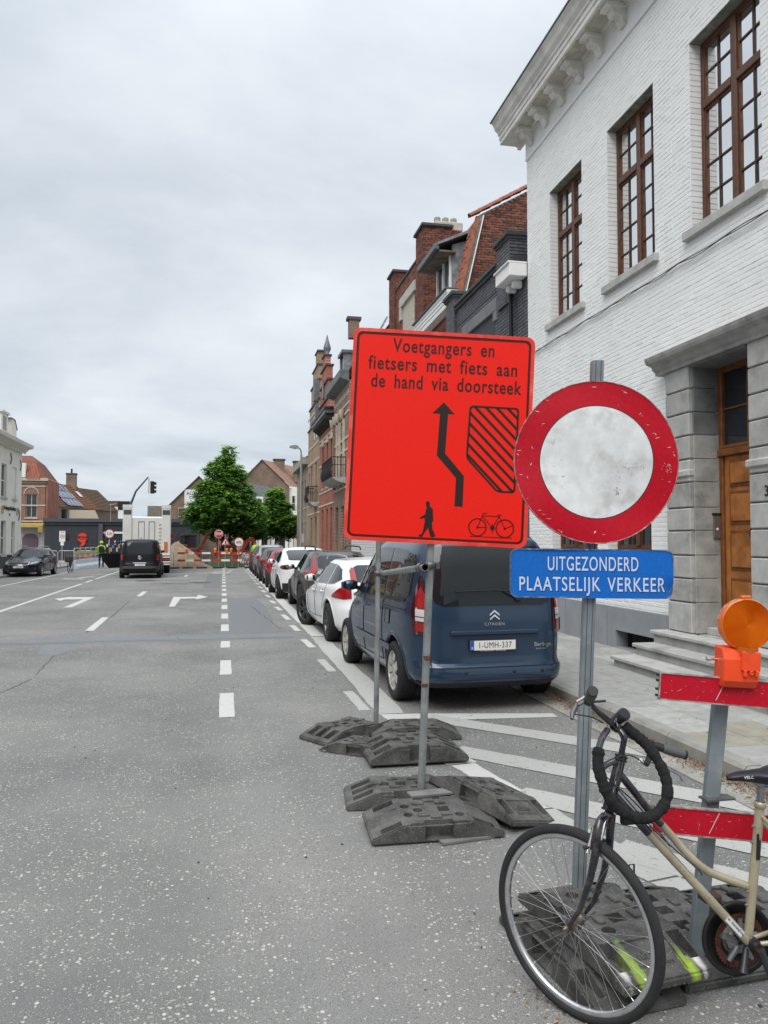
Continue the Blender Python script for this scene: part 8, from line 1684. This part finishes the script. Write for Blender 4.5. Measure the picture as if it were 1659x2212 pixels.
# red barrier boards on a leaning post
RBD = wornmat('board_red_sheet', (.46, .006, .022), (.62, .40, .42), scale=7, thr=.70, rough=.4, speck=110, bump=.0003)
BR = thing('barrier_board_stand', 'leaning grey post with two scratched red boards behind the bicycle at the right edge', 'barrier', (1.90, 2.87, .05))
def Wb(p): return Vector(p) - Vector((1.90, 2.87, .05))
sq_post(BR, Wb((1.895, 2.875, .02)), Wb((2.062, 2.885, 1.26)), .030, .022, GALVP)
for (x, y, z) in ((1.741, 2.845, 1.176), (1.694, 2.835, .651)):
    p0 = Wb((x, y, z)); ub = Vector((.965, -.20, -.085)).normalized(); zb = Vector((.085, 0, 1)).normalized(); nb = Vector((-.2, -.98, 0)).normalized()
    Tb = lambda p, p0=p0: p0 + ub * p[0] + nb * p[1] + zb * p[2]
    bd = bpy.data.objects.new('board', None); COL.objects.link(bd); bd.parent = BR
    b = MB(); b.box((.0, -.006, -.050), (.62, .0, .050), RBD, Tb); b.build('sheet', bd)
    b = MB(); al = mat('worn_aluminium', (.42, .40, .38), .45, .5, var=.4, vscale=40, dirt=(.4, .1, .1), dscale=25, damt=.7)
    b.box((-.004, -.022, .0505), (.624, .004, .0555), al, Tb); b.box((-.004, -.022, -.0555), (.624, .004, -.0505), al, Tb); b.box((-.004, -.022, -.012), (.62, -.0065, -.008), al, Tb); b.box((-.004, -.022, .012), (.62, -.0065, .016), al, Tb); b.box((-.006, -.008, -.052), (-.0005, .003, .052), al, Tb)
    for zz in (-.04, -.015, .02, .042): b.box((-.014, -.018, zz - .004), (-.004, -.004, zz + .004), DKP, Tb)
    b.build('frame', bd)
    b = MB(); rs = random.Random(int(z * 100))
    for _ in range(46):
        xx, zz = rs.uniform(.01, .6), rs.uniform(-.046, .046); l = rs.choice((rs.uniform(.002, .008), rs.uniform(.003, .012), rs.uniform(.01, .03))); t = rs.uniform(-.5, 2); w = rs.uniform(.0004, .0014)
        b.add([Tb((xx, .0012, zz)), Tb((xx + w, .0012, zz + w)), Tb((xx + l * math.cos(t), .0012, max(-.048, min(.048, zz + l * math.sin(t))))), Tb((xx + l * .5 * math.cos(t) + w, .0012, max(-.048, min(.048, zz + l * .5 * math.sin(t) - w))))], [(0, 1, 2, 3)], mat('scuff_pale'))
    for xx, zz, t in ((.262, .045, -1.15),): b.add([Tb((xx, .0013, zz)), Tb((xx + .004, .0013, zz)), Tb((xx - .032, .0013, zz - .082)), Tb((xx - .037, .0013, zz - .085))], [(0, 1, 2, 3)], mat('scuff_pale'))
    o = b.build('scratches', bd, fix=False)
    o['kind'] = 'stuff'
b = MB(); c = Wb((1.995, 2.86, .705)); b.box(tuple(c - Vector((.06, .03, .004))), tuple(c + Vector((.07, .03, .004))), CL); b.build('bracket', BR)
# amber lamp
LP_ = thing('warning_lamp', 'large amber round lamp with orange battery box, clamped on top of the upper red board', 'warning lamp', (2.05, 2.79, 1.18))
def Wl(p): return Vector(p) - Vector((2.05, 2.79, 1.18))
AMB = bpy.data.materials.new('amber_lens'); AMB.use_nodes = True; tb = AMB.node_tree.nodes['Principled BSDF']; tb.inputs['Base Color'].default_value = (.92, .25, .014, 1); tb.inputs['Roughness'].default_value = .12; tb.inputs['Transmission Weight'].default_value = .5; tb.inputs['Subsurface Weight'].default_value = .3; tb.inputs['Subsurface Radius'].default_value = (.03, .01, .002); tb.inputs['Coat Weight'].default_value = .6
cN = Vector((-.20, -.98, .02)).normalized(); cC = Wl((2.077, 2.765, 1.424)); RL = .106
b = MB(); prof = [(0, .022)]
for i in range(1, 26): r = RL * .94 * i / 25; prof += [(r - .0012, .022 - .006 * (r / RL) ** 2 + .0030), (r, .022 - .006 * (r / RL) ** 2 - .0014)]
prof += [(RL * .95, .020), (RL * .99, .012), (RL, .0), (RL, -.02), (RL * .96, -.035), (RL * .8, -.045), (0, -.05)]
b.lathe(cC, cN, prof, 64, AMB, smooth=False); b.build('lens', LP_)
b = MB(); b.bbox(tuple(cC + Vector((-.018, -.012, .100))), tuple(cC + Vector((.022, .012, .118))), AMB, c=.004); b.cyl(cC - Vector((0, 0, .092)), cC - Vector((.004, 0, .125)), .048, .040, 24, AMB); b.build('lens_neck', LP_)
OB = mat('orange_box', (.80, .075, .018), .38, var=.08, vscale=12, dirt=(.45, .05, .03), dscale=14, damt=.5)
uL = Vector((.975, -.20, -.05)).normalized(); nL = Vector((-.20, -.98, 0)).normalized(); zL = Vector((.05, 0, 1)).normalized(); oL = Wl((2.050, 2.79, 1.255))
TL_ = lambda p: oL + uL * p[0] + nL * p[1] + zL * p[2]
b = MB(); b.prism([(-.045, -.078), (.03, -.085), (.05, -.055), (.05, .03), (.03, .072), (-.045, .078)], -.072, .068, OB, T=lambda p: TL_((p[2], p[0], p[1]))); b.build('battery_box', LP_, bevel=.005)
b = MB(); b.bbox((-.005, .045, -.012), (.070, .062, .066), OB, T=TL_, c=.006); b.bbox((.002, .052, -.035), (.016, .064, -.008), OB, T=TL_, c=.003); b.bbox((.050, .052, -.035), (.064, .064, -.008), OB, T=TL_, c=.003); b.lathe(TL_((.033, .062, -.018)), nL, [(.009, 0), (.009, .004), (.004, .004), (.004, .001), (0, .001)], 14, OB); b.build('box_lid', LP_)
b = MB(); p = TL_((-.072, -.02, .02)); b.cyl(p, p - uL * .035, .006, n=8, m=CHR); b.cyl(p - uL * .028, p - uL * .042, .012, n=6, m=CHR); b.build('bolt', LP_)

# ------------------------------------------------------------------ bicycle
BK = thing('bicycle', 'gold and black step-through city bicycle leaning among the sign posts, front wheel turned away', 'bicycle', (1.6, 2.65, 0))
def Q(p): return Vector(p) - Vector((1.6, 2.65, 0))
GOLD = mat('gold_paint', (.42, .375, .265), .38, .35, var=.12, vscale=9, coat=.4, dirt=(.20, .16, .09), dscale=12, damt=.4); BLKF = mat('black_frame', (.014, .014, .022), .22, .1, coat=.8, dirt=(.16, .12, .10), dscale=22, damt=.6)
ALR = mat('rim_alloy', (.62, .63, .65), .28, .9, dirt=(.25, .24, .22), dscale=20, damt=.5); SPK = mat('spoke_steel', (.40, .40, .41), .35, .9); RUST = mat('rust_ring', (.075, .03, .017), .85, .2, var=.5, vscale=40); CRM = mat('crank_alloy', (.30, .31, .33), .35, .8, var=.2, vscale=30)
TYR2 = mat('bike_tyre', (.022, .022, .024), .8, var=.15, vscale=40, bump=.0008, bscale=220)
def bikewheel(c, d, up_, R, name='front_wheel', seed=1, extra=None):
    c = Vector(c); d = Vector(d).normalized(); up_ = Vector(up_).normalized(); ax = d.cross(up_).normalized(); t = bpy.data.objects.new(name, None); COL.objects.link(t); t.parent = BK; c = Q(c)
    prof = [(R - .034, -.010), (R - .030, -.017), (R - .018, -.0195), (R - .006, -.014), (R - .001, -.006), (R, 0), (R - .001, .006), (R - .006, .014), (R - .018, .0195), (R - .030, .017), (R - .034, .010), (R - .034, -.010)]
    b = MB(); b.lathe(c, ax, prof, 96, TYR2, u=d)
    for k in range(120):                                                 # tread blocks on the shoulders
        a = 2 * PI * k / 120; r = d * math.cos(a) + ax.cross(d) * math.sin(a); t_ = ax.cross(r)
        for s in (-1, 1): p = c + r * (R - .004) + ax * (s * .0115); b.add([p + t_ * .005 + ax * .004 * s - r * .003, p - t_ * .005 + ax * .005 * s - r * .004, p - t_ * .005 - ax * .004 * s + r * .0012, p + t_ * .005 - ax * .004 * s + r * .0012], [(0, 1, 2, 3)], TYR2)
    b.build('tyre', t); b = MB(); rr = R - .033
    b.lathe(c, ax, [(rr + .002, -.0115), (rr + .001, -.013), (rr - .012, -.012), (rr - .018, -.008), (rr - .019, 0), (rr - .018, .008), (rr - .012, .012), (rr + .001, .013), (rr + .002, .0115)], 96, ALR, u=d); b.build('rim', t)
    b = MB(); b.lathe(c, ax, [(0, -.052), (.006, -.052), (.006, -.042), (.010, -.040), (.010, -.034), (.021, -.033), (.021, -.029), (.014, -.027), (.012, 0), (.014, .027), (.021, .029), (.021, .033), (.010, .034), (.010, .040), (.006, .042), (.006, .052), (0, .052)], 18, mat('hub_rusty', (.17, .13, .10), .5, .6, var=.4, vscale=60)); b.build('hub', t)
    for k in range(36):
        a = 2 * PI * k / 36; s = 1 if k % 2 else -1; q = a + (1.15 if (k // 2) % 2 else -1.15)
        e1 = c + (d * math.cos(a) + ax.cross(d) * math.sin(a)) * (rr - .017); e0 = c + (d * math.cos(q) + ax.cross(d) * math.sin(q)) * .018 + ax * (s * .030)
        b = MB(); b.tube([e0, e1], .0011, 5, SPK, cap=False); b.cyl(e1, e1 + (e0 - e1).normalized() * .012, .002, n=5, m=CHR); b.build('spoke', t)
    return t, ax
wd = Vector((.53, -.85, 0)).normalized()
wh_, wax = bikewheel((1.29, 2.70, .350), wd, (-.02, -.01, 1), .350)
HT0, HT1 = Vector((1.392, 2.628, .790)), Vector((1.455, 2.66, .935)); sa = (HT1 - HT0).normalized()
crown = HT0 - sa * .035; hubc = Vector((1.29, 2.70, .350)); axn = wax if wax.y < 0 else -wax
b = MB()
for s in (-1, 1):                                                        # fork legs curve forward to the hub
    o_ = axn * (.047 * s); c1 = crown + o_ - sa * .03; e_ = hubc + axn * (.050 * s); m1 = c1.lerp(e_, .5) + wd * .030; m2 = c1.lerp(e_, .8) + wd * .026
    b.tube([Q(crown + o_ * .35 + sa * .006), Q(crown + o_ * .9 - sa * .008), Q(c1 - sa * .02 + wd * .004), Q(c1.lerp(e_, .25) + wd * .022), Q(m1), Q(m2), Q(e_)], [.014, .0155, .0155, .0150, .0125, .010, .0075], 12, BLKF)
    b.lathe(Q(e_), axn, [(0, -.006), (.012, -.006), (.012, .006), (0, .006)], 10, BLKF)
b.build('fork', BK)
for s in (-1, 1): p = hubc + axn * (.062 * s); b = MB(); b.lathe(Q(p), axn, [(0, -.008), (.0095, -.008), (.0095, .006), (.005, .008), (.004, .018), (0, .018)], 8, mat('nut_rusty', (.2, .15, .11), .5, .7)); b.build('axle_nut', BK)
b = MB(); p = hubc - axn * .05; b.cyl(Q(p), Q(p - axn * .07), .016, .012, 14, CRM); b.build('axle', BK)
b = MB(); b.cyl(Q(HT0 - sa * .012), Q(HT1 + sa * .004), .0205, n=20, m=BLKF); b.build('head_tube', BK)
b = MB(); 
for k, r_ in ((-.016, .024), (.008, .024), (.016, .021), (.022, .024)): q = (HT0 if k < 0 else HT1) + sa * k; b.cyl(Q(q), Q(q + sa * .006), r_, n=18, m=DKP)
b.build('headset', BK)
b = MB(); LBL = mat('head_label', (.6, .62, .66), .5); q0 = HT0.lerp(HT1, .12); q1 = HT0.lerp(HT1, .62); nf_ = Vector((-.75, -.66, 0)); sd_ = Vector((.66, -.75, 0))
b.add([Q(q0 + nf_ * .0195 - sd_ * .010), Q(q0 + nf_ * .0195 + sd_ * .010), Q(q1 + nf_ * .0195 + sd_ * .010), Q(q1 + nf_ * .0195 - sd_ * .010), Q(q0 + nf_ * .0215), Q(q1 + nf_ * .0215)], [(0, 4, 5, 3), (4, 1, 2, 5)], LBL); b.build('head_label', BK, fix=False)
K0 = Vector((1.483, 2.67, 1.027)); K1 = Vector((1.468, 2.70, 1.055))
b = MB(); b.tube([Q(HT1), Q(HT1.lerp(K0, .85)), Q(K0), Q(K0.lerp(K1, .5) + Vector((0, 0, .004))), Q(K1)], [.0115, .0115, .013, .012, .012], 12, BLKF); b.lathe(Q(K1), (Vector((1.669, 2.85, .95)) - Vector((1.324, 2.62, 1.158))).normalized(), [(.0135, -.028), (.019, -.026), (.0195, .026), (.0135, .028)], 16, BLKF); b.build('stem', BK)
LB = [Vector(p) for p in ((1.468, 2.70, 1.055), (1.42, 2.685, 1.090), (1.36, 2.65, 1.135), (1.324, 2.62, 1.162), (1.295, 2.59, 1.182), (1.281, 2.56, 1.190))]
RBr = [Vector(p) for p in ((1.468, 2.70, 1.055), (1.53, 2.75, 1.018), (1.60, 2.80, .982), (1.66, 2.845, .952), (1.706, 2.85, .938))]
b = MB(); b.tube([Q(p) for p in LB[::-1] + RBr[1:]], .0122, 12, BLKF); b.build('handlebar', BK)
GR = mat('grip_grey', (.085, .09, .09), .75, bump=.0006, bscale=300)
def grip(p0, p1, nm='grip'):
    p0, p1 = Vector(p0), Vector(p1); d = (p1 - p0); b = MB(); b.tube([Q(p0), Q(p0 + d * .04)], .0165, 14, DKP); b.tube([Q(p0 + d * .04), Q(p0 + d * .3)], [.0160, .0165], 14, DKP)
    b.tube([Q(p0 + d * .3), Q(p0 + d * .4), Q(p0 + d * .62), Q(p0 + d * .85), Q(p0 + d * .93)], [.0165, .0185, .0200, .0185, .0175], 16, GR); b.tube([Q(p0 + d * .93), Q(p0 + d * .985), Q(p1)], [.0185, .0185, .0165], 16, DKP); b.build(nm, BK)
grip((1.281, 2.56, 1.190), (1.236, 2.435, 1.252)); grip((1.706, 2.85, .938), (1.835, 2.815, .900))
b = MB(); b.tube([Q((1.30, 2.60, 1.185)), Q((1.255, 2.60, 1.17)), Q((1.232, 2.585, 1.145)), Q((1.222, 2.57, 1.128))], [.006, .009, .010, .006], 8, mat('lever_grey', (.12, .12, .12), .4, .5)); b.cyl(Q((1.283, 2.585, 1.196)), Q((1.262, 2.60, 1.178)), .012, n=10, m=CHR); b.tube([Q((1.29, 2.55, 1.19)), Q((1.34, 2.545, 1.192))], .005, 6, DKP); b.lathe(Q((1.292, 2.578, 1.188)), (Vector(LB[-1]) - Vector(LB[-2])).normalized(), [(.013, -.012), (.019, -.01), (.019, .01), (.013, .012)], 14, DKP); b.build('brake_lever', BK)
b = MB(); b.tube([Q((1.70, 2.845, .935)), Q((1.66, 2.80, .905)), Q((1.625, 2.76, .893)), Q((1.60, 2.74, .905))], [.010, .012, .011, .006], 8, DKP); b.cyl(Q((1.585, 2.735, .917)), Q((1.60, 2.745, .905)), .008, n=10, m=CHR); b.tube([Q((1.66, 2.79, .892)), Q((1.72, 2.78, .868)), Q((1.775, 2.77, .835)), Q((1.785, 2.77, .815))], [.006, .004, .0035, .004], 6, CRM); b.lathe(Q((1.685, 2.85, .944)), (.8, -.05, -.25), [(.013, -.016), (.020, -.014), (.020, .014), (.013, .016)], 14, DKP); b.build('brake_lever', BK)
b = MB(); b.tube([Q((1.472, 2.74, 1.065)), Q((1.478, 2.71, 1.085)), Q((1.484, 2.682, 1.106))], [.017, .021, .023], 16, mat('lamp_black', (.03, .03, .04), .35)); b.tube([Q((1.484, 2.682, 1.106)), Q((1.486, 2.672, 1.113))], [.0245, .0235], 16, mat('lamp_black')); b.lathe(Q((1.4863, 2.6705, 1.114)), (.1, -.6, .5), [(0, 0), (.02, 0)], 14, CG, smooth=False); b.bbox(tuple(Q((1.470, 2.715, 1.050))), tuple(Q((1.492, 2.735, 1.075))), DKP, c=.004); b.build('head_lamp', BK)
text_obj('AXA', 'lettering', BK, lambda p: Q((1.4585 - .0, 2.702, 1.080)) + Vector((.55, .05, .83)).normalized() * p[0] + Vector((-.80, -.2, .55)).normalized() * (p[2]) + Vector((-.3, -.95, .05)) * (p[1] + .0125), .012, SW, ext=.0004, sx=1.3)
TT = [(1.452, 2.652, .895), (1.50, 2.641, .835), (1.557, 2.63, .762), (1.60, 2.622, .712), (1.644, 2.615, .662), (1.68, 2.607, .618), (1.71, 2.60, .586), (1.74, 2.597, .560), (1.775, 2.595, .535), (1.85, 2.59, .503), (1.932, 2.585, .472)]
b = MB(); b.tube([Q(p) for p in TT[:4]], .0148, 14, BLKF); b.build('top_tube_front', BK); b = MB(); b.tube([Q(p) for p in TT[3:]], .0148, 14, GOLD); b.build('top_tube', BK)
DT0, DT1 = Vector((1.408, 2.637, .838)), Vector((1.922, 2.58, .275)); dk = DT0.lerp(DT1, .27)
b = MB(); b.cyl(Q(DT0), Q(dk), .0165, n=18, m=BLKF); b.build('down_tube_front', BK); b = MB(); b.cyl(Q(dk), Q(DT1), .0165, n=18, m=GOLD); b.build('down_tube', BK)
dd = (DT1 - DT0).normalized(); nt_ = Vector((-.11, -.99, 0)).normalized(); perp = dd.cross(nt_).normalized(); perp = perp if perp.z > 0 else -perp
text_obj('norta', 'frame_lettering', BK, lambda p: Q(DT0.lerp(DT1, .58)) + dd * p[0] + perp * p[2] + nt_ * (.0162 + p[1] - abs(p[2]) * .35), .034, mat('frame_letter', (.18, .135, .07), .4), ext=.0008, sx=2.1, space=1.3, bold=-.0006)
b = MB(); sc0 = DT0.lerp(DT1, .83); sc1 = DT0.lerp(DT1, .945); b.add([Q(sc0) + nt_ * .0172 + perp * .011, Q(sc0) + nt_ * .0172 - perp * .011, Q(sc1) + nt_ * .0172 - perp * .011, Q(sc1) + nt_ * .0172 + perp * .011], [(0, 1, 2, 3)], LBL); b.build('dealer_sticker', BK, fix=False)
text_obj('W. WANNEYN', 'sticker_text', BK, lambda p: Q(DT0.lerp(DT1, .89)) + dd * p[0] + perp * (p[2] + .002) + nt_ * (.0178 + p[1]), .013, SB, ext=.0003)
SS0, SS1 = Vector((1.975, 2.56, .815)), Vector((1.926, 2.58, .29))
b = MB(); b.cyl(Q(SS0.lerp(SS1, .06)), Q(SS1), .0165, n=18, m=GOLD); b.build('seat_tube', BK); b = MB(); b.cyl(Q(SS0 + Vector((.004, 0, .05))), Q(SS0.lerp(SS1, .07)), .0135, n=16, m=CRM); b.lathe(Q(SS0.lerp(SS1, .07)), (SS0 - SS1).normalized(), [(.0168, -.012), (.0205, -.01), (.0205, .01), (.0168, .012)], 14, GOLD); b.build('seat_post', BK)
b = MB(); q = SS0.lerp(SS1, .36); b.add([Q(q) + nt_ * .0175 + Vector((-.009, 0, .05)), Q(q) + nt_ * .0175 + Vector((.009, 0, .05)), Q(q) + nt_ * .0175 + Vector((.004, 0, -.045)), Q(q) + nt_ * .0175 + Vector((-.014, 0, -.045))], [(0, 1, 2, 3)], SB); b.build('frame_sticker', BK, fix=False)
for z in (.70, .64, .46, .41): b = MB(); q = SS0.lerp(SS1, (.815 - z) / .525); b.cyl(Q(q - Vector((.016, 0, 0))), Q(q - Vector((.026, 0, 0))), .004, n=8, m=CRM); b.build('boss', BK)
RH0 = Vector((2.36, 2.525, .345))
b = MB()
for s in (-1, 1): o_ = Vector((-.11, -.99, 0)) * (.045 * s); b.tube([Q(Vector((1.955, 2.58, .272)) + o_ * .5), Q(Vector((2.1, 2.56, .295)) + o_), Q(RH0 + o_ * 1.3)], .009, 8, GOLD); b.tube([Q(SS0.lerp(SS1, .14) + o_ * .3), Q(SS0.lerp(SS1, .16) + Vector((.05, 0, -.045)) + o_), Q(RH0 + o_ * 1.3)], .0075, 8, GOLD)
b.build('rear_stays', BK)
# saddle lofted from cross sections
b = MB(); secs = [(0, .010, .010, 0), (.012, .022, .018, .004), (.05, .027, .026, .008), (.10, .034, .034, .008), (.15, .052, .042, .006), (.19, .076, .048, .008), (.225, .086, .046, .014), (.25, .078, .034, .018), (.265, .05, .02, .02)]; vs = []; n = 18
SN = Vector((1.838, 2.565, .885)); sdv = Vector((.985, -.12, .02)).normalized(); sl_ = Vector((.12, .985, 0))
for (l, w, h, up2) in secs:
    for j in range(n): a = 2 * PI * j / n; vs.append(Q(SN + sdv * l + sl_ * (w * math.cos(a)) + Vector((0, 0, up2 + (h * .42 * math.sin(a) if math.sin(a) > 0 else h * .95 * math.sin(a) * (1 - .4 * abs(math.cos(a))))))))
b.add(vs, [(i * n + j, i * n + (j + 1) % n, (i + 1) * n + (j + 1) % n, (i + 1) * n + j) for i in range(len(secs) - 1) for j in range(n)], mat('saddle_vinyl', (.016, .017, .024), .38, bump=.0004, bscale=120), True); b.add(vs[:n], [tuple(range(n))], mat('saddle_vinyl')); b.add(vs[-n:], [tuple(range(n))], mat('saddle_vinyl')); b.build('saddle', BK)
text_obj('VELO', 'lettering', BK, lambda p: Q(SN + sdv * (.065 + p[0])) + Vector((0, -.030 - p[1], .006 + p[2])), .014, SW, ext=.0006, sx=1.2)
b = MB(); b.tube([Q(SN + sdv * .10 - Vector((0, 0, .02))), Q(SN + sdv * .14 - Vector((0, 0, .042))), Q(SN + sdv * .19 - Vector((0, 0, .04)))], .004, 6, CRM); b.bbox(tuple(Q((1.955, 2.545, .845))), tuple(Q((1.998, 2.585, .872))), CRM, c=.006); b.build('saddle_clamp', BK)
# cranks, chain guard disc, rusty chainring
BBc = Vector((1.938, 2.585, .272)); nb_ = Vector((-.11, -.99, 0)).normalized()
b = MB(); b.cyl(Q(BBc - nb_ * .036), Q(BBc + nb_ * .036), .021, n=20, m=DKP); b.cyl(Q(BBc + nb_ * .036), Q(BBc + nb_ * .058), .017, n=16, m=mat('dark_crank', (.06, .06, .065), .4, .6)); b.lathe(Q(BBc + nb_ * .058), nb_, [(0, .001), (.011, .001), (.011, .003), (.015, .003)], 14, RUST); b.build('bottom_bracket', BK)
fc = BBc - nb_ * .055 + Vector((-.012, 0, -.025))
b = MB(); b.lathe(Q(fc - nb_ * .012), nb_, [(.125, 0), (.138, .004), (.138, -.012), (.06, -.012), (.06, -.006), (.122, -.004), (.125, 0)], 48, mat('guard_black', (.015, .015, .016), .4)); b.build('chain_guard', BK)
b = MB(); b.lathe(Q(fc), nb_, [(.076, .0), (.098, .0), (.098, .004), (.076, .004), (.076, 0)], 44, RUST, smooth=False)
for k in range(44): a = 2 * PI * k / 44; r = Vector((1, 0, 0)) * math.cos(a) + nb_.cross(Vector((1, 0, 0))) * math.sin(a); p = fc + r * .101 + nb_ * .002; b.cyl(Q(p - nb_ * .002), Q(p + nb_ * .002), .0035, n=5, m=RUST)
for k in range(5):
    a = 2 * PI * k / 5 + .3; r = Vector((1, 0, 0)) * math.cos(a) + nb_.cross(Vector((1, 0, 0))) * math.sin(a); b.tube([Q(fc + r * .02 + nb_ * .006), Q(fc + r * .085 + nb_ * .004)], [.016, .010], 6, CRM)
b.lathe(Q(fc), nb_, [(0, .014), (.03, .012), (.045, .004), (.05, 0)], 20, CRM); b.build('chainring', BK)
b = MB(); b.tube([Q(BBc + nb_ * .065), Q(BBc + nb_ * .066 + Vector((.03, 0, -.075))), Q(BBc + nb_ * .068 + Vector((.062, -.01, -.155)))], [.015, .012, .013], 10, mat('dark_crank')); b.build('crank', BK)
b = MB(); b.tube([Q(fc + nb_ * .02), Q(Vector((1.888, 2.65, .34))), Q(Vector((1.855, 2.69, .405)))], [.014, .012, .013], 8, DKP); b.bbox(tuple(Q((1.80, 2.655, .385))), tuple(Q((1.875, 2.71, .412))), mat('pedal_brown', (.06, .04, .03), .7), c=.006); b.build('crank', BK)
b = MB(); b.tube([Q((1.93, 2.60, .235)), Q((1.905, 2.58, .185)), Q((1.898, 2.575, .165))], [.012, .012, .016], 8, mat('dark_crank')); b.build('kickstand', BK)
# rear wheel
wh2, _ = bikewheel(RH0, (.985, -.13, 0), (0, 0, 1), .350, 'rear_wheel')
# brakes, cables
b = MB(); p = crown + axn * .052 - sa * .055 + wd * (-.012)
for s in (-1, 1): c_ = crown + axn * (.040 * s) - sa * .075 - wd * .018; b.tube([Q(c_ - sa * .05), Q(c_), Q(c_ + sa * .045 + axn * (.006 * s))], [.009, .007, .005], 8, CHR); b.bbox(tuple(Q(c_ - sa * .03) - Vector((.02, .008, .006))), tuple(Q(c_ - sa * .03) + Vector((.02, .008, .006))), DKP, c=.003)
b.build('front_brake', BK); b = MB(); CBL = mat('cable_black')
for P in ([(1.30, 2.60, 1.178), (1.36, 2.60, 1.12), (1.43, 2.62, 1.06), (1.455, 2.625, .99), (1.452, 2.632, .945)], [(1.595, 2.742, .908), (1.53, 2.70, .945), (1.45, 2.64, .965), (1.36, 2.60, .955), (1.355, 2.60, .92), (1.40, 2.61, .88), (1.47, 2.615, .80), (1.58, 2.60, .68), (1.72, 2.585, .555), (1.74, 2.585, .53)],
          [(1.452, 2.632, .945), (1.425, 2.61, .90), (1.375, 2.60, .80), (1.31, 2.605, .72)], [(1.24, 2.59, 1.14), (1.30, 2.575, 1.13), (1.36, 2.60, 1.10)], [(1.40, 2.62, .88), (1.50, 2.61, .79), (1.62, 2.60, .64)]):
    P = [Vector(p) for p in P]; R_ = []
    for i in range(len(P) - 1):
        a_, b1, c1, d1 = P[max(i - 1, 0)], P[i], P[i + 1], P[min(i + 2, len(P) - 1)]
        for k in range(6): t = k / 6; R_.append(Q(.5 * ((2 * b1) + (c1 - a_) * t + (2 * a_ - 5 * b1 + 4 * c1 - d1) * t * t + (3 * b1 - a_ - 3 * c1 + d1) * t ** 3)))
    R_.append(Q(P[-1])); b.tube(R_, .0026, 6, CBL)
b.build('cables', BK); b = MB(); b.tube([Q((1.43, 2.64, .945)), Q((1.385, 2.625, .940)), Q((1.355, 2.62, .920)), Q((1.355, 2.62, .890)), Q((1.362, 2.62, .868))], [.007, .008, .006, .009, .006], 8, BLKF); b.build('bracket', BK)
b = MB(); b.tube([Q((1.455, 2.60, .50)), Q((1.475, 2.60, .50)), Q((1.475, 2.60, .585)), Q((1.455, 2.60, .585))], .004, 5, DKP, closed=True); b.build('lamp_bracket', BK)
b = MB(); c_ = DT0.lerp(DT1, .10); b.bbox(tuple(Q(c_) + Vector((-.03, -.035, -.055))), tuple(Q(c_) + Vector((.03, -.01, -.02))), DKP, c=.006); b.build('lock_holder', BK)
# fabric covered lock hanging over the handlebar
LK = thing('bicycle_lock', 'black fabric covered chain lock looped over the bicycle handlebar', 'lock', (1.46, 2.6, .77))
P = [Vector(p) for p in ((1.415, 2.675, 1.055), (1.375, 2.64, 1.035), (1.346, 2.61, 1.005), (1.332, 2.59, .955), (1.338, 2.57, .90), (1.352, 2.56, .855), (1.38, 2.555, .815), (1.42, 2.55, .788), (1.47, 2.548, .770), (1.52, 2.55, .772), (1.565, 2.555, .798), (1.592, 2.565, .845), (1.598, 2.59, .90), (1.583, 2.62, .955), (1.555, 2.655, 1.005), (1.52, 2.68, 1.04), (1.492, 2.695, 1.062))]
R_ = []; rad = []; rs = random.Random(4)
for i in range(len(P) - 1):
    a_, b1, c1, d1 = P[max(i - 1, 0)], P[i], P[i + 1], P[min(i + 2, len(P) - 1)]
    for k in range(10): t = k / 10; R_.append(.5 * ((2 * b1) + (c1 - a_) * t + (2 * a_ - 5 * b1 + 4 * c1 - d1) * t * t + (3 * b1 - a_ - 3 * c1 + d1) * t ** 3) - Vector((1.46, 2.6, .77)))
for i in range(len(R_)): rad.append(.0205 + .0012 * math.sin(i * 1.1 + 2 * math.sin(i * .31)) + .0012 * math.sin(i * .57 + 1) + rs.uniform(-.0012, .0012))
CLO = mat('lock_fabric', (.012, .012, .013), .95, var=.3, vscale=60, bump=.003, bscale=90)
b = MB(); b.tube(R_[20:], rad[20:], 14, CLO); b.build('sleeve', LK); b = MB(); b.tube(R_[:24], .0125, 10, BLKF); b.build('lock_end', LK)
# ------------------------------------------------------------------ stand every world-built thing's empty at its own base
def settle():
    bpy.context.view_layer.update()
    for o in list(COL.objects):
        if o.parent or o.type != 'EMPTY' or not o.children or o.location.length > 1e-6: continue
        lo = Vector((1e9,) * 3); hi = -lo
        for c in o.children_recursive:
            if c.type == 'MESH':
                for q in c.bound_box: p = c.matrix_world @ Vector(q); lo = Vector(map(min, lo, p)); hi = Vector(map(max, hi, p))
        b0 = Vector(((lo.x + hi.x) / 2, (lo.y + hi.y) / 2, lo.z)); o.location = b0
        for c in o.children: c.matrix_parent_inverse = Matrix.Translation(-b0)
settle()
